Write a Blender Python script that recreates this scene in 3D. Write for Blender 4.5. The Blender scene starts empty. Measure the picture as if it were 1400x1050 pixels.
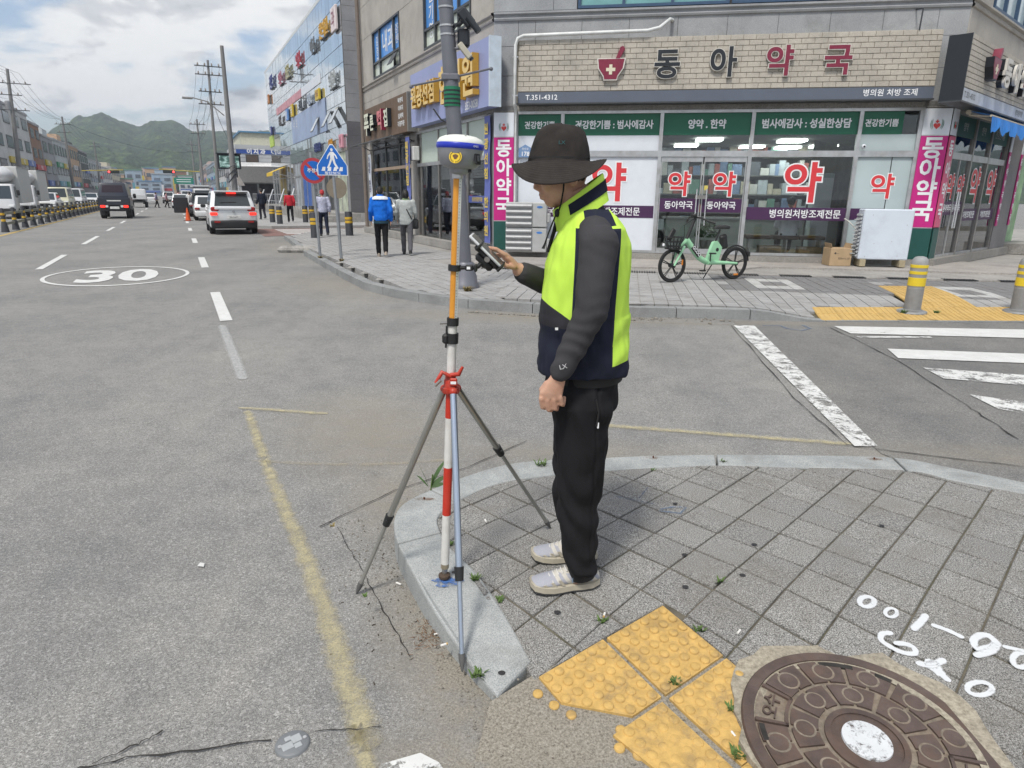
import bpy, bmesh, math, random
from mathutils import Vector, Matrix, noise
R = math.radians
PI = math.pi
random.seed(7)
SC = bpy.context.scene
COL = SC.collection

# ------------------------------------------------------------------ camera
CAM_H, PITCH, ROLL, FPX = 1.6, R(15.85), R(0.6), 905.0      # metres, focal length in pixels of a 1400 px wide frame
_fw = Vector((0, math.cos(PITCH), -math.sin(PITCH)))
_up = Vector((0, math.sin(PITCH), math.cos(PITCH)))
_rt = Vector((1, 0, 0))
_R = _rt * math.cos(ROLL) + _up * math.sin(ROLL)
_U = -_rt * math.sin(ROLL) + _up * math.cos(ROLL)
cd = bpy.data.cameras.new('camera')
cd.sensor_width = 36.0
cd.lens = FPX / 1400 * 36.0
cd.clip_start = 0.05
cd.clip_end = 9000
cam = bpy.data.objects.new('camera', cd)
COL.objects.link(cam)
cam.matrix_world = Matrix(((_R.x, _U.x, -_fw.x, 0), (_R.y, _U.y, -_fw.y, 0), (_R.z, _U.z, -_fw.z, CAM_H), (0, 0, 0, 1)))
SC.camera = cam

# ------------------------------------------------------------------ sky, sun, exposure
SUN_EL, SUN_AZ = R(58), R(205)          # azimuth clockwise from +Y: the sun stands behind the camera, a little to the left
EXPOSURE = 1.22
w = bpy.data.worlds.new('World')
SC.world = w
w.use_nodes = True
nt = w.node_tree
for n in list(nt.nodes): nt.nodes.remove(n)
def wn(t, **k):
    n = nt.nodes.new(t)
    for a, b in k.items(): setattr(n, a, b)
    return n
def wl(a, b): nt.links.new(a, b)
def wmath(op, a, b=None, c=None, clamp=False):
    n = wn('ShaderNodeMath', operation=op, use_clamp=clamp)
    for i, v in enumerate((a, b, c)):
        if v is None: continue
        if isinstance(v, (int, float)): n.inputs[i].default_value = v
        else: wl(v, n.inputs[i])
    return n.outputs[0]
sky = wn('ShaderNodeTexSky', sky_type='NISHITA')
sky.sun_disc = False
sky.sun_elevation = SUN_EL
sky.sun_rotation = SUN_AZ
sky.air_density = 1.0
sky.dust_density = 2.0
tc = wn('ShaderNodeTexCoord')
sep = wn('ShaderNodeSeparateXYZ'); wl(tc.outputs['Generated'], sep.inputs[0])
zz = wmath('MAXIMUM', sep.outputs[2], 0.0)
den = wmath('ADD', zz, 0.28)                       # cloud layer over a curved earth: no infinite stretch at the horizon
comb = wn('ShaderNodeCombineXYZ')
wl(wmath('DIVIDE', sep.outputs[0], den), comb.inputs[0]); wl(wmath('DIVIDE', sep.outputs[1], den), comb.inputs[1])
def cloud_noise(scale, detail, rough, off, dist=0.0):
    mp = wn('ShaderNodeMapping'); wl(comb.outputs[0], mp.inputs[0]); mp.inputs['Location'].default_value = off
    n = wn('ShaderNodeTexNoise'); wl(mp.outputs[0], n.inputs['Vector'])
    n.inputs['Scale'].default_value = scale; n.inputs['Detail'].default_value = detail
    n.inputs['Roughness'].default_value = rough; n.inputs['Distortion'].default_value = dist
    return n.outputs[0]
def ramp(v, stops, interp='EASE'):
    r = wn('ShaderNodeValToRGB'); wl(v, r.inputs[0]); r.color_ramp.interpolation = interp
    e = r.color_ramp.elements
    while len(e) < len(stops): e.new(0.5)
    for i, (p, c) in enumerate(stops): e[i].position = p; e[i].color = c if len(c) == 4 else (*c, 1)
    return r.outputs[0]
cover = ramp(cloud_noise(1.9, 10, 0.6, (5.6, 2.2, 0), 0.15), [(0.40, (0, 0, 0)), (0.52, (1, 1, 1))])
shade = ramp(cloud_noise(3.1, 10, 0.58, (7.3, 4.4, 2), 0.15), [(0.36, (2.2, 2.35, 2.6)), (0.44, (4.3, 4.4, 4.55)), (0.52, (6.1, 6.1, 6.05))])
mix = wn('ShaderNodeMix', data_type='RGBA')
wl(cover, mix.inputs[0]); wl(sky.outputs[0], mix.inputs[6]); wl(shade, mix.inputs[7])
bg = wn('ShaderNodeBackground'); wl(mix.outputs[2], bg.inputs[0]); bg.inputs[1].default_value = 0.075
wo = wn('ShaderNodeOutputWorld'); wl(bg.outputs[0], wo.inputs[0])

sd = bpy.data.lights.new('sun', 'SUN')
sd.energy = 1.5; sd.angle = R(10); sd.color = (1.0, 0.95, 0.87)
sun = bpy.data.objects.new('sun', sd); COL.objects.link(sun)
_sdir = Vector((math.sin(SUN_AZ) * math.cos(SUN_EL), math.cos(SUN_AZ) * math.cos(SUN_EL), math.sin(SUN_EL)))
sun.rotation_euler = _sdir.to_track_quat('Z', 'Y').to_euler()
SC.view_settings.view_transform = 'Standard'
SC.view_settings.look = 'None'
SC.view_settings.gamma = 1.0
SC.view_settings.use_curve_mapping = False
SC.view_settings.exposure = EXPOSURE
SC.render.film_transparent = False
SC.cycles.max_bounces = 5
SC.cycles.diffuse_bounces = 3
SC.cycles.glossy_bounces = 3
SC.cycles.volume_bounces = 0
SC.cycles.transparent_max_bounces = 12
SC.cycles.caustics_reflective = False
SC.cycles.caustics_refractive = False

# ------------------------------------------------------------------ materials
MATS = {}
def sock(nt, v, s):
    if isinstance(v, bpy.types.NodeSocket): nt.links.new(v, s)
    else: s.default_value = v
class NT:
    """thin wrapper for building node materials"""
    def __init__(s, name):
        s.m = bpy.data.materials.new(name); s.m.use_nodes = True
        s.t = s.m.node_tree
        s.b = s.t.nodes['Principled BSDF']; s.out = s.t.nodes['Material Output']
        s.tc = s.t.nodes.new('ShaderNodeTexCoord')
    def n(s, t, **k):
        n = s.t.nodes.new(t)
        for a, b in k.items(): setattr(n, a, b)
        return n
    def l(s, a, b): s.t.links.new(a, b)
    def math(s, op, a, b=None, c=None, clamp=False):
        n = s.n('ShaderNodeMath', operation=op, use_clamp=clamp)
        for i, v in enumerate((a, b, c)):
            if v is not None: sock(s.t, v, n.inputs[i])
        return n.outputs[0]
    def vec(s, coords='Object', scale=(1, 1, 1), loc=(0, 0, 0), rot=(0, 0, 0)):
        mp = s.n('ShaderNodeMapping'); s.l(s.tc.outputs[coords], mp.inputs[0])
        mp.inputs['Scale'].default_value = scale; mp.inputs['Location'].default_value = loc; mp.inputs['Rotation'].default_value = rot
        return mp.outputs[0]
    def pos(s):
        return s.n('ShaderNodeNewGeometry').outputs['Position']
    def noise(s, vec, scale=5, detail=4, rough=0.55, dist=0):
        n = s.n('ShaderNodeTexNoise'); s.l(vec, n.inputs['Vector'])
        n.inputs['Scale'].default_value = scale; n.inputs['Detail'].default_value = detail
        n.inputs['Roughness'].default_value = rough; n.inputs['Distortion'].default_value = dist
        return n.outputs[0]
    def voro(s, vec, scale=5, feature='F1', out='Distance'):
        n = s.n('ShaderNodeTexVoronoi', feature=feature); s.l(vec, n.inputs['Vector']); n.inputs['Scale'].default_value = scale
        return n.outputs[out]
    def ramp(s, v, stops, interp='LINEAR'):
        r = s.n('ShaderNodeValToRGB'); s.l(v, r.inputs[0]); r.color_ramp.interpolation = interp
        e = r.color_ramp.elements
        while len(e) < len(stops): e.new(0.5)
        for i, (p, c) in enumerate(stops):
            e[i].position = p
            c = (c, c, c) if isinstance(c, (int, float)) else c
            e[i].color = (*c[:3], 1)
        return r.outputs[0]
    def mix(s, f, a, b, blend='MIX'):
        n = s.n('ShaderNodeMix', data_type='RGBA', blend_type=blend)
        sock(s.t, f, n.inputs[0])
        for i, v in ((6, a), (7, b)):
            if isinstance(v, bpy.types.NodeSocket): s.l(v, n.inputs[i])
            else: n.inputs[i].default_value = (*v[:3], 1) if not isinstance(v, (int, float)) else (v, v, v, 1)
        return n.outputs[2]
    def set(s, col=None, rough=None, metal=None, spec=None, alpha=None, bump=None, bstr=0.3, bdist=0.01):
        if col is not None:
            if isinstance(col, bpy.types.NodeSocket): s.l(col, s.b.inputs['Base Color'])
            else: s.b.inputs['Base Color'].default_value = (*col[:3], 1)
        for k, v in (('Roughness', rough), ('Metallic', metal), ('Specular IOR Level', spec), ('Alpha', alpha)):
            if v is not None: sock(s.t, v, s.b.inputs[k])
        if bump is not None:
            bn = s.n('ShaderNodeBump'); s.l(bump, bn.inputs['Height'])
            bn.inputs['Strength'].default_value = bstr; bn.inputs['Distance'].default_value = bdist
            s.l(bn.outputs[0], s.b.inputs['Normal'])
        return s.m
def mat(name, col, rough=0.6, metal=0.0, var=0.12, vs=6.0, dirt=0.0, dirtcol=(0.16, 0.14, 0.12), ds=2.2, bump=0.0, bs=60, spec=0.4, emit=0.0):
    """principled colour with slow variation, optional blotchy grime and fine relief"""
    if name in MATS: return MATS[name]
    s = NT(name)
    c = col
    if var:
        f = s.noise(s.pos(), vs, 5, 0.6)
        c = s.mix(s.ramp(f, [(0.3, 0), (0.7, 1)]), tuple(v * (1 - var) for v in col), tuple(min(1, v * (1 + var)) for v in col))
    if dirt:
        g = s.ramp(s.noise(s.pos(), ds, 7, 0.68, 0.4), [(0.48, 0), (0.75, dirt)])
        c = s.mix(g, c, dirtcol)
    s.set(col=c, rough=rough, metal=metal, spec=spec)
    if bump: s.set(bump=s.noise(s.pos(), bs, 4, 0.6), bstr=bump, bdist=0.004)
    if emit:
        s.b.inputs['Emission Color'].default_value = (*col[:3], 1); s.b.inputs['Emission Strength'].default_value = emit
    MATS[name] = s.m
    return s.m

# ------------------------------------------------------------------ mesh helpers
class MB:
    """collects shapes into one mesh"""
    def __init__(s): s.v = []; s.f = []
    def add(s, vs, fs):
        o = len(s.v); s.v += [tuple(v) for v in vs]; s.f += [tuple(i + o for i in f) for f in fs]; return s
    def box(s, c, d, rz=0.0, m=None):
        x, y, z = d[0] / 2, d[1] / 2, d[2] / 2
        vs = [(-x, -y, -z), (x, -y, -z), (x, y, -z), (-x, y, -z), (-x, -y, z), (x, -y, z), (x, y, z), (-x, y, z)]
        if m is not None: vs = [m @ Vector(v) for v in vs]
        elif rz:
            cz, sz = math.cos(rz), math.sin(rz); vs = [(a * cz - b * sz, a * sz + b * cz, e) for a, b, e in vs]
        vs = [(v[0] + c[0], v[1] + c[1], v[2] + c[2]) for v in vs]
        return s.add(vs, [(0, 3, 2, 1), (4, 5, 6, 7), (0, 1, 5, 4), (1, 2, 6, 5), (2, 3, 7, 6), (3, 0, 4, 7)])
    def span(s, a, b):
        return s.box(((a[0] + b[0]) / 2, (a[1] + b[1]) / 2, (a[2] + b[2]) / 2), (abs(b[0] - a[0]), abs(b[1] - a[1]), abs(b[2] - a[2])))
    def bevbox(s, c, d, b=0.01, rz=0.0, m=None):
        """box with all twelve edges bevelled"""
        x, y, z = d[0] / 2, d[1] / 2, d[2] / 2
        b = min(b, x * .9, y * .9, z * .9)
        vs = []; idx = {}
        for sx in (-1, 1):
            for sy in (-1, 1):
                for sz in (-1, 1):
                    for ax in range(3):
                        p = [sx * (x - b), sy * (y - b), sz * (z - b)]
                        p[ax] = (sx * x, sy * y, sz * z)[ax]
                        idx[(sx, sy, sz, ax)] = len(vs); vs.append(p)
        fs = []
        for ax in range(3):
            o = [a for a in range(3) if a != ax]
            for sg in (-1, 1):
                q = []
                for a, e in ((-1, -1), (1, -1), (1, 1), (-1, 1)):
                    k = [0, 0, 0]; k[ax] = sg; k[o[0]] = a; k[o[1]] = e
                    q.append(idx[(*k, ax)])
                fs.append(tuple(q))
        for ax in range(3):
            o = [a for a in range(3) if a != ax]
            for a in (-1, 1):
                for e in (-1, 1):
                    k0 = [0, 0, 0]; k0[o[0]] = a; k0[o[1]] = e
                    kl = k0[:]; kl[ax] = -1; kh = k0[:]; kh[ax] = 1
                    fs.append((idx[(*kl, o[0])], idx[(*kh, o[0])], idx[(*kh, o[1])], idx[(*kl, o[1])]))
        for sx in (-1, 1):
            for sy in (-1, 1):
                for sz in (-1, 1): fs.append(tuple(idx[(sx, sy, sz, a)] for a in range(3)))
        if m is not None: vs = [m @ Vector(v) for v in vs]
        elif rz:
            cz, sz_ = math.cos(rz), math.sin(rz); vs = [(a * cz - e * sz_, a * sz_ + e * cz, g) for a, e, g in vs]
        return s.add([(v[0] + c[0], v[1] + c[1], v[2] + c[2]) for v in vs], fs)
    def prism(s, poly, z0, z1, flip=False):
        """polygon in xy between two heights (z may be a function of x, y)"""
        n = len(poly)
        f0 = z0 if callable(z0) else (lambda x, y: z0); f1 = z1 if callable(z1) else (lambda x, y: z1)
        vs = [(x, y, f0(x, y)) for x, y in poly] + [(x, y, f1(x, y)) for x, y in poly]
        fs = [tuple(range(n - 1, -1, -1)), tuple(range(n, 2 * n))] + [(i, (i + 1) % n, n + (i + 1) % n, n + i) for i in range(n)]
        return s.add(vs, fs)
    def plate(s, poly, y0, y1):
        """polygon in xz between two depths"""
        n = len(poly)
        vs = [(x, y0, z) for x, z in poly] + [(x, y1, z) for x, z in poly]
        fs = [tuple(range(n)), tuple(range(2 * n - 1, n - 1, -1))] + [((i + 1) % n, i, n + i, n + (i + 1) % n) for i in range(n)]
        return s.add(vs, fs)
    def tube(s, pts, r, seg=8, cap=True):
        """tube along points; r one radius or one per point"""
        pts = [Vector(p) for p in pts]; n = len(pts)
        rs = r if isinstance(r, (list, tuple)) else [r] * n
        vs = []; fs = []; prev = None
        for i, p in enumerate(pts):
            d = (pts[min(i + 1, n - 1)] - pts[max(i - 1, 0)])
            d = d.normalized() if d.length > 1e-9 else Vector((0, 0, 1))
            if prev is None:
                a = d.orthogonal().normalized()
            else:
                a = (prev - d * prev.dot(d)); a = a.normalized() if a.length > 1e-6 else d.orthogonal().normalized()
            prev = a; b = d.cross(a)
            for k in range(seg):
                t = 2 * PI * k / seg
                vs.append(p + (a * math.cos(t) + b * math.sin(t)) * rs[i])
        for i in range(n - 1):
            for k in range(seg):
                k2 = (k + 1) % seg
                fs.append((i * seg + k, i * seg + k2, (i + 1) * seg + k2, (i + 1) * seg + k))
        if cap: fs += [tuple(range(seg - 1, -1, -1)), tuple((n - 1) * seg + k for k in range(seg))]
        return s.add(vs, fs)
    def lathe(s, prof, seg=24, c=(0, 0, 0), m=None, cap=True):
        """profile of (radius, z), turned round z; closed with caps"""
        vs = []; fs = []; n = len(prof)
        for r, z in prof:
            for k in range(seg):
                t = 2 * PI * k / seg; vs.append((r * math.cos(t), r * math.sin(t), z))
        for i in range(n - 1):
            for k in range(seg):
                k2 = (k + 1) % seg
                fs.append((i * seg + k, i * seg + k2, (i + 1) * seg + k2, (i + 1) * seg + k))
        if cap: fs += [tuple(range(seg - 1, -1, -1)), tuple((n - 1) * seg + k for k in range(seg))]
        if m is not None: vs = [m @ Vector(v) for v in vs]
        return s.add([(v[0] + c[0], v[1] + c[1], v[2] + c[2]) for v in vs], fs)
    def loft(s, rings, seg=16, power=2.0):
        """rings of (centre, half-width x, half-depth y[, tilt about y[, tilt about x]]), superellipse sections, closed"""
        vs = []; fs = []; n = len(rings)
        for rg in rings:
            c, a, b = rg[0], rg[1], rg[2]
            ty = rg[3] if len(rg) > 3 else 0; tx = rg[4] if len(rg) > 4 else 0
            M = Matrix.Rotation(ty, 3, 'Y') @ Matrix.Rotation(tx, 3, 'X')
            for k in range(seg):
                t = 2 * PI * k / seg; ct, st = math.cos(t), math.sin(t)
                e = 2 / power
                p = M @ Vector((a * math.copysign(abs(ct) ** e, ct), b * math.copysign(abs(st) ** e, st), 0))
                vs.append((p.x + c[0], p.y + c[1], p.z + c[2]))
        for i in range(n - 1):
            for k in range(seg):
                k2 = (k + 1) % seg
                fs.append((i * seg + k, i * seg + k2, (i + 1) * seg + k2, (i + 1) * seg + k))
        fs += [tuple(range(seg - 1, -1, -1)), tuple((n - 1) * seg + k for k in range(seg))]
        return s.add(vs, fs)
    def ball(s, c, r, seg=12, rows=8, m=None):
        rr = r if isinstance(r, (list, tuple)) else (r, r, r)
        vs = [(0, 0, -1)]; fs = []
        for i in range(1, rows):
            a = -PI / 2 + PI * i / rows
            for k in range(seg):
                t = 2 * PI * k / seg; vs.append((math.cos(a) * math.cos(t), math.cos(a) * math.sin(t), math.sin(a)))
        vs.append((0, 0, 1)); L = len(vs) - 1
        for k in range(seg): fs.append((0, 1 + (k + 1) % seg, 1 + k)); fs.append((L, L - seg + k, L - seg + (k + 1) % seg))
        for i in range(rows - 2):
            for k in range(seg):
                k2 = (k + 1) % seg; o = 1 + i * seg
                fs.append((o + k, o + k2, o + seg + k2, o + seg + k))
        vs = [Vector((v[0] * rr[0], v[1] * rr[1], v[2] * rr[2])) for v in vs]
        if m is not None: vs = [m @ v for v in vs]
        return s.add([(v[0] + c[0], v[1] + c[1], v[2] + c[2]) for v in vs], fs)
    def quad(s, a, b, c, d): return s.add([a, b, c, d], [(0, 1, 2, 3)])
    def poly(s, pts): return s.add(pts, [tuple(range(len(pts)))])
    def xf(s, m): s.v = [tuple(m @ Vector(v)) for v in s.v]; return s
    def mesh(s, name, m=None, smooth=0):
        me = bpy.data.meshes.new(name); me.from_pydata(s.v, [], s.f)
        if m is not None: me.materials.append(m)
        if smooth:
            me.polygons.foreach_set('use_smooth', [True] * len(me.polygons))
            if smooth < 180: me.set_sharp_from_angle(angle=R(smooth))
        me.update(); return me
    def build(s, name, m, parent=None, smooth=0, loc=None, rot=None):
        return link(name, s.mesh(name, m, smooth), parent, loc, rot)
def link(name, me, parent=None, loc=None, rot=None):
    o = bpy.data.objects.new(name, me); COL.objects.link(o)
    if parent is not None: o.parent = parent
    if loc is not None: o.location = loc
    if rot is not None: o.rotation_euler = rot if isinstance(rot, (tuple, list)) else (0, 0, rot)
    return o
def tag(o, label=None, cat=None, group=None, kind=None):
    if label: o['label'] = label
    if cat: o['category'] = cat
    if group: o['group'] = group
    if kind: o['kind'] = kind
    return o
def thing(name, label, cat, loc=(0, 0, 0), rz=0.0, group=None):
    o = bpy.data.objects.new(name, None); COL.objects.link(o)
    o.empty_display_size = 0.2; o.location = loc; o.rotation_euler = (0, 0, rz)
    return tag(o, label, cat, group)
def struct(name, mb, m, parent=None, smooth=0):
    o = mb.build(name, m, parent, smooth)
    if parent is None: o['kind'] = 'structure'
    return o
def kids(o): return [c for c in KIDS.get(o.name, [])]
def copy_tree(o, parent=None):
    c = o.copy(); COL.objects.link(c); c.parent = parent
    for ch in list(o.children): copy_tree(ch, c)
    return c
TEXT = {}
_tc = bpy.data.curves.new('lettering_source', 'FONT'); _tc.size = 1.0
TEXT_SRC = (_tc, bpy.data.objects.new('lettering_source', _tc))
def text_mb(body, size=1.0, ext=0.0, bold=0.0, align='CENTER', sx=1.0, spacing=1.0, res=3):
    """text standing in the xz plane, read from -y, centred on its own box, as a mesh builder"""
    key = (body, ext > 0, bold, align, spacing, res)
    if key not in TEXT:
        c, o = TEXT_SRC
        c.body = body; c.extrude = 0.5 if ext > 0 else 0.0
        c.offset = bold; c.resolution_u = res; c.align_x = align; c.space_character = spacing
        me = bpy.data.meshes.new_from_object(o)
        TEXT[key] = ([tuple(v.co) for v in me.vertices], [tuple(p.vertices) for p in me.polygons])
        bpy.data.meshes.remove(me)
    vs, fs = TEXT[key]
    b = MB()
    if vs:
        zc = 0.35
        b.add([(x * size * sx, -z * ext, (y - zc) * size) for x, y, z in vs], fs)
    return b
def lettering(name, body, loc, size, m, parent, ext=0.0, bold=0.0, align='CENTER', sx=1.0, spacing=1.0, rz=0.0, res=2, xf=None):
    b = text_mb(body, size, ext, bold, align, sx, spacing, res)
    if xf is not None: b.xf(xf)
    if rz: b.xf(Matrix.Rotation(rz, 4, 'Z'))
    b.xf(Matrix.Translation(loc))
    return b.build(name, m, parent)
def remesh(mb, name, m, parent, voxel=0.01, smooth=4, disp=None, loc=None, keep=None):
    """overlapping closed shells grown into one continuous skin"""
    me = mb.mesh('tmp'); o = bpy.data.objects.new('tmp', me); COL.objects.link(o)
    md = o.modifiers.new('r', 'REMESH'); md.mode = 'VOXEL'; md.voxel_size = voxel; md.adaptivity = 0
    if smooth:
        sm = o.modifiers.new('s', 'SMOOTH'); sm.iterations = smooth; sm.factor = 0.5
    dg = bpy.context.evaluated_depsgraph_get()
    out = bpy.data.meshes.new_from_object(o.evaluated_get(dg)); out.name = name
    bpy.data.objects.remove(o); bpy.data.meshes.remove(me)
    if disp is not None:
        vn = [v.normal.copy() for v in out.vertices]
        for v, nn in zip(out.vertices, vn): v.co += nn * disp(v.co)
    if keep is not None:
        bm = bmesh.new(); bm.from_mesh(out)
        bmesh.ops.delete(bm, geom=[v for v in bm.verts if not keep(v.co)], context='VERTS'); bm.to_mesh(out); bm.free()
    out.materials.clear(); out.materials.append(m)
    out.polygons.foreach_set('use_smooth', [True] * len(out.polygons)); out.update()
    return link(name, out, parent, loc)
# ray through a pixel of the 1400 x 1050 photograph onto a level plane: used to place things on the ground they stand on
def gp(px, py, z=0.0):
    d = _fw + _R * ((px - 700) / FPX) - _U * ((py - 525) / FPX)
    t = (z - CAM_H) / d.z
    return Vector((d.x * t, d.y * t, z))
ROAD_A = R(26.2)
RD = Vector((-math.sin(ROAD_A), math.cos(ROAD_A), 0))     # along the main road, away from the camera
RN = Vector((math.cos(ROAD_A), math.sin(ROAD_A), 0))      # across it, to the right
def st(s, t, z=0.0):
    p = RD * s + RN * t; return Vector((p.x, p.y, z))
# ------------------------------------------------------------------ ground materials
def sstep(a, b, x):
    t = min(1.0, max(0.0, (x - a) / (b - a))); return t * t * (3 - 2 * t)
def hz(y): return 0.115 * sstep(1.45, 2.45, y)          # the near pavement runs down to the road at the dropped kerb
def gn(px, py):
    z = 0.1
    for _ in range(14): p = gp(px, py, z); z = hz(p.y)
    p.z = z; return p
def blob(s, P, c, rx, ry, rot=0.0):
    """soft oval patch round a point of the ground"""
    mp = s.n('ShaderNodeMapping', vector_type='TEXTURE'); s.l(P, mp.inputs[0])
    mp.inputs['Location'].default_value = (c[0], c[1], 0); mp.inputs['Rotation'].default_value = (0, 0, rot); mp.inputs['Scale'].default_value = (rx, ry, 1e6)
    ln = s.n('ShaderNodeVectorMath', operation='LENGTH'); s.l(mp.outputs[0], ln.inputs[0])
    return s.math('SUBTRACT', 1.0, ln.outputs['Value'], clamp=True)
def asphalt(name, tone, dust):
    s = NT(name); P = s.pos()
    flat = s.n('ShaderNodeMapping'); s.l(P, flat.inputs[0]); P2 = flat.outputs[0]
    v1 = s.voro(P2, 150, out='Color')
    sp = s.n('ShaderNodeSeparateColor'); s.l(v1, sp.inputs[0])
    chips = s.ramp(sp.outputs[0], [(0.0, tone * 0.42), (0.30, tone * 0.74), (0.62, tone * 1.0), (0.86, tone * 1.35), (0.97, tone * 1.75), (1.0, tone * 2.2)])
    fine = s.noise(P2, 240, 2, 0.7)
    c = s.mix(0.5, chips, s.ramp(fine, [(0.34, tone * 0.22), (0.52, tone), (0.68, tone * 2.0)]))
    big = s.noise(P2, 0.55, 6, 0.62)
    c = s.mix(1.0, c, s.ramp(big, [(0.3, (0.82, 0.83, 0.845)), (0.5, (1, 1, 1)), (0.7, (1.12, 1.11, 1.085))]), 'MULTIPLY')
    trk = s.n('ShaderNodeMapping'); s.l(P2, trk.inputs[0]); trk.inputs['Rotation'].default_value = (0, 0, -ROAD_A); trk.inputs['Scale'].default_value = (1.1, .05, 1)
    c = s.mix(1.0, c, s.ramp(s.noise(trk.outputs[0], 1.0, 4, .6), [(0.3, (0.88, 0.885, 0.895)), (0.7, (1.08, 1.07, 1.05))]), 'MULTIPLY')
    mid = s.noise(P2, 4.5, 6, 0.7)
    c = s.mix(1.0, c, s.ramp(mid, [(0.25, (0.82, 0.82, 0.815)), (0.5, (1.0, .995, .975)), (0.75, (1.12, 1.105, 1.07))]), 'MULTIPLY')
    if dust:
        tot = None
        for cc, rx, ry, rot, k in dust:
            b = s.math('MULTIPLY', s.math('POWER', blob(s, P2, cc, rx, ry, rot), 0.8), k)
            tot = b if tot is None else s.math('MAXIMUM', tot, b)
        nn = s.noise(P2, 7, 8, 0.75)
        f = s.math('MULTIPLY', tot, s.math('MULTIPLY_ADD', nn, 2.6, -0.5, clamp=True), clamp=True)
        grit = s.ramp(s.noise(P2, 130, 3, 0.8), [(0.3, (0.10, 0.09, 0.075)), (0.5, (0.235, 0.215, 0.18)), (0.72, (0.36, 0.335, 0.29))])
        c = s.mix(f, c, grit)
    return s.set(col=c, rough=0.86, spec=0.25, bump=s.math('MULTIPLY_ADD', fine, 0.6, sp.outputs[0]), bstr=0.30, bdist=0.004)
DUST = [((0.10, 1.45), 0.75, 0.50, 0.25, 1.6), ((-0.18, 2.05), 0.34, 0.85, 0.45, 1.3), ((-0.95, 4.35), 0.75, 1.3, 0.5, 0.95), ((0.3, 4.0), 1.3, 0.32, 0.0, 0.7),
        ((-0.62, 3.3), 0.35, 0.7, 0.3, 0.9), ((0.4, 9.0), 3.2, 0.6, -0.1, 0.85), ((-3.2, 12.2), 1.3, 2.8, 0.55, 0.7), ((2.7, 3.85), 0.9, 0.35, -0.4, 0.8), ((-7, 21), 1.2, 6, 0.42, 0.6)]
M_ROAD = asphalt('asphalt_worn', 0.228, DUST)
M_SIDE = asphalt('asphalt_dark', 0.18, [((3.6, 3.95), 1.6, 0.3, -0.15, 0.8), ((3.2, 8.75), 2.5, 0.3, 0, 0.8)])
def worn(name, col, keep=0.5, sc=14, soft=0.12, edge=60):
    """thin paint, chipped down to the asphalt"""
    s = NT(name); P = s.pos()
    a = s.noise(P, sc, 7, 0.75, 0.3); b = s.noise(P, edge, 3, 0.8)
    h = s.math('MULTIPLY_ADD', b, 0.4, a)
    th = 0.70 + (0.5 - keep) * 0.42
    f = s.ramp(h, [(max(0, th - soft / 2), 0), (min(1, th + soft / 2), 1)])
    c = s.mix(s.ramp(s.noise(P, 5, 6, 0.7), [(0.3, 0), (0.7, 1)]), tuple(v * 0.8 for v in col), col)
    return s.set(col=c, rough=0.75, spec=0.3, alpha=f)
M_WHITE = worn('road_paint_white', (0.62, 0.63, 0.62), 0.95, 9)
M_WHITE_OLD = worn('road_paint_chipped', (0.64, 0.65, 0.64), 0.60, 6)
M_WHITE_FAINT = worn('road_paint_faint', (0.55, 0.56, 0.56), 0.28, 30, 0.3)
M_YEL_OLD = worn('yellow_paint_faded', (0.58, 0.52, 0.33), 0.36, 8, 0.30)
M_YEL_DUST = worn('yellow_paint_ghost', (0.42, 0.36, 0.22), 0.22, 9, 0.35)
M_YEL_LINE = worn('yellow_line', (0.50, 0.36, 0.12), 0.9, 3)
def soft(name, col, fill=0.5, sc=30, gain=1.0, width=0.5):
    """paint that thins out towards the edge of its strip (uv: along, across) and is worn in grains"""
    s = NT(name); P = s.pos(); sp = s.n('ShaderNodeSeparateXYZ'); s.l(s.tc.outputs['UV'], sp.inputs[0])
    v = s.math('SUBTRACT', 1, s.math('ABSOLUTE', s.math('MULTIPLY_ADD', sp.outputs[1], 2, -1))); e = s.math('MULTIPLY', v, gain, clamp=True)
    h = s.math('MULTIPLY_ADD', s.noise(P, sc, 6, .75), .6, s.math('MULTIPLY', s.noise(P, sc * 7, 3, .8), .4))
    f = s.math('MULTIPLY_ADD', h, 1.5, s.math('MULTIPLY_ADD', e, .8, -1.55 + fill))
    return s.set(col=s.mix(s.noise(P, 6, 5, .7), tuple(q * .8 for q in col), col), rough=.8, spec=.2, alpha=s.math('DIVIDE', f, width, clamp=True))
M_BLUE_SPRAY = soft('blue_spray', (0.10, 0.19, 0.33), 0.32, 20, 1.2, .7)
M_SPRAY = soft('white_spray', (0.62, 0.64, 0.66), 0.60, 60, 2.0, .5)
M_YSOFT = soft('yellow_soft', (0.56, 0.50, 0.31), 0.31, 16, 1.15, .65)
M_YGHOST = soft('yellow_ghost_soft', (0.46, 0.39, 0.24), 0.12, 9, 1.2, .9)
M_WSOFT = soft('white_soft', (0.55, 0.56, 0.56), 0.42, 40, 1.6, .8)
M_CRACK = mat('crack', (0.03, 0.028, 0.026), 0.95, var=0.3, vs=30)
def stone(name, a, b, scale=170, big=2.0, bump=0.25, stain=0.0, rough=0.75):
    s = NT(name); P = s.pos()
    n = s.noise(P, scale, 3, 0.75)
    c = s.ramp(n, [(0.33, a), (0.48, tuple((x + y) / 2 for x, y in zip(a, b))), (0.66, b)])
    c = s.mix(1.0, c, s.ramp(s.noise(P, big, 6, 0.65), [(0.3, (0.80, 0.80, 0.80)), (0.7, (1.12, 1.11, 1.09))]), 'MULTIPLY')
    if stain: c = s.mix(s.ramp(s.noise(P, 1.3, 7, 0.7, 0.6), [(0.5, 0), (0.72, stain)]), c, (0.10, 0.095, 0.085))
    return s.set(col=c, rough=rough, spec=0.3, bump=n, bstr=bump, bdist=0.003)
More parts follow.
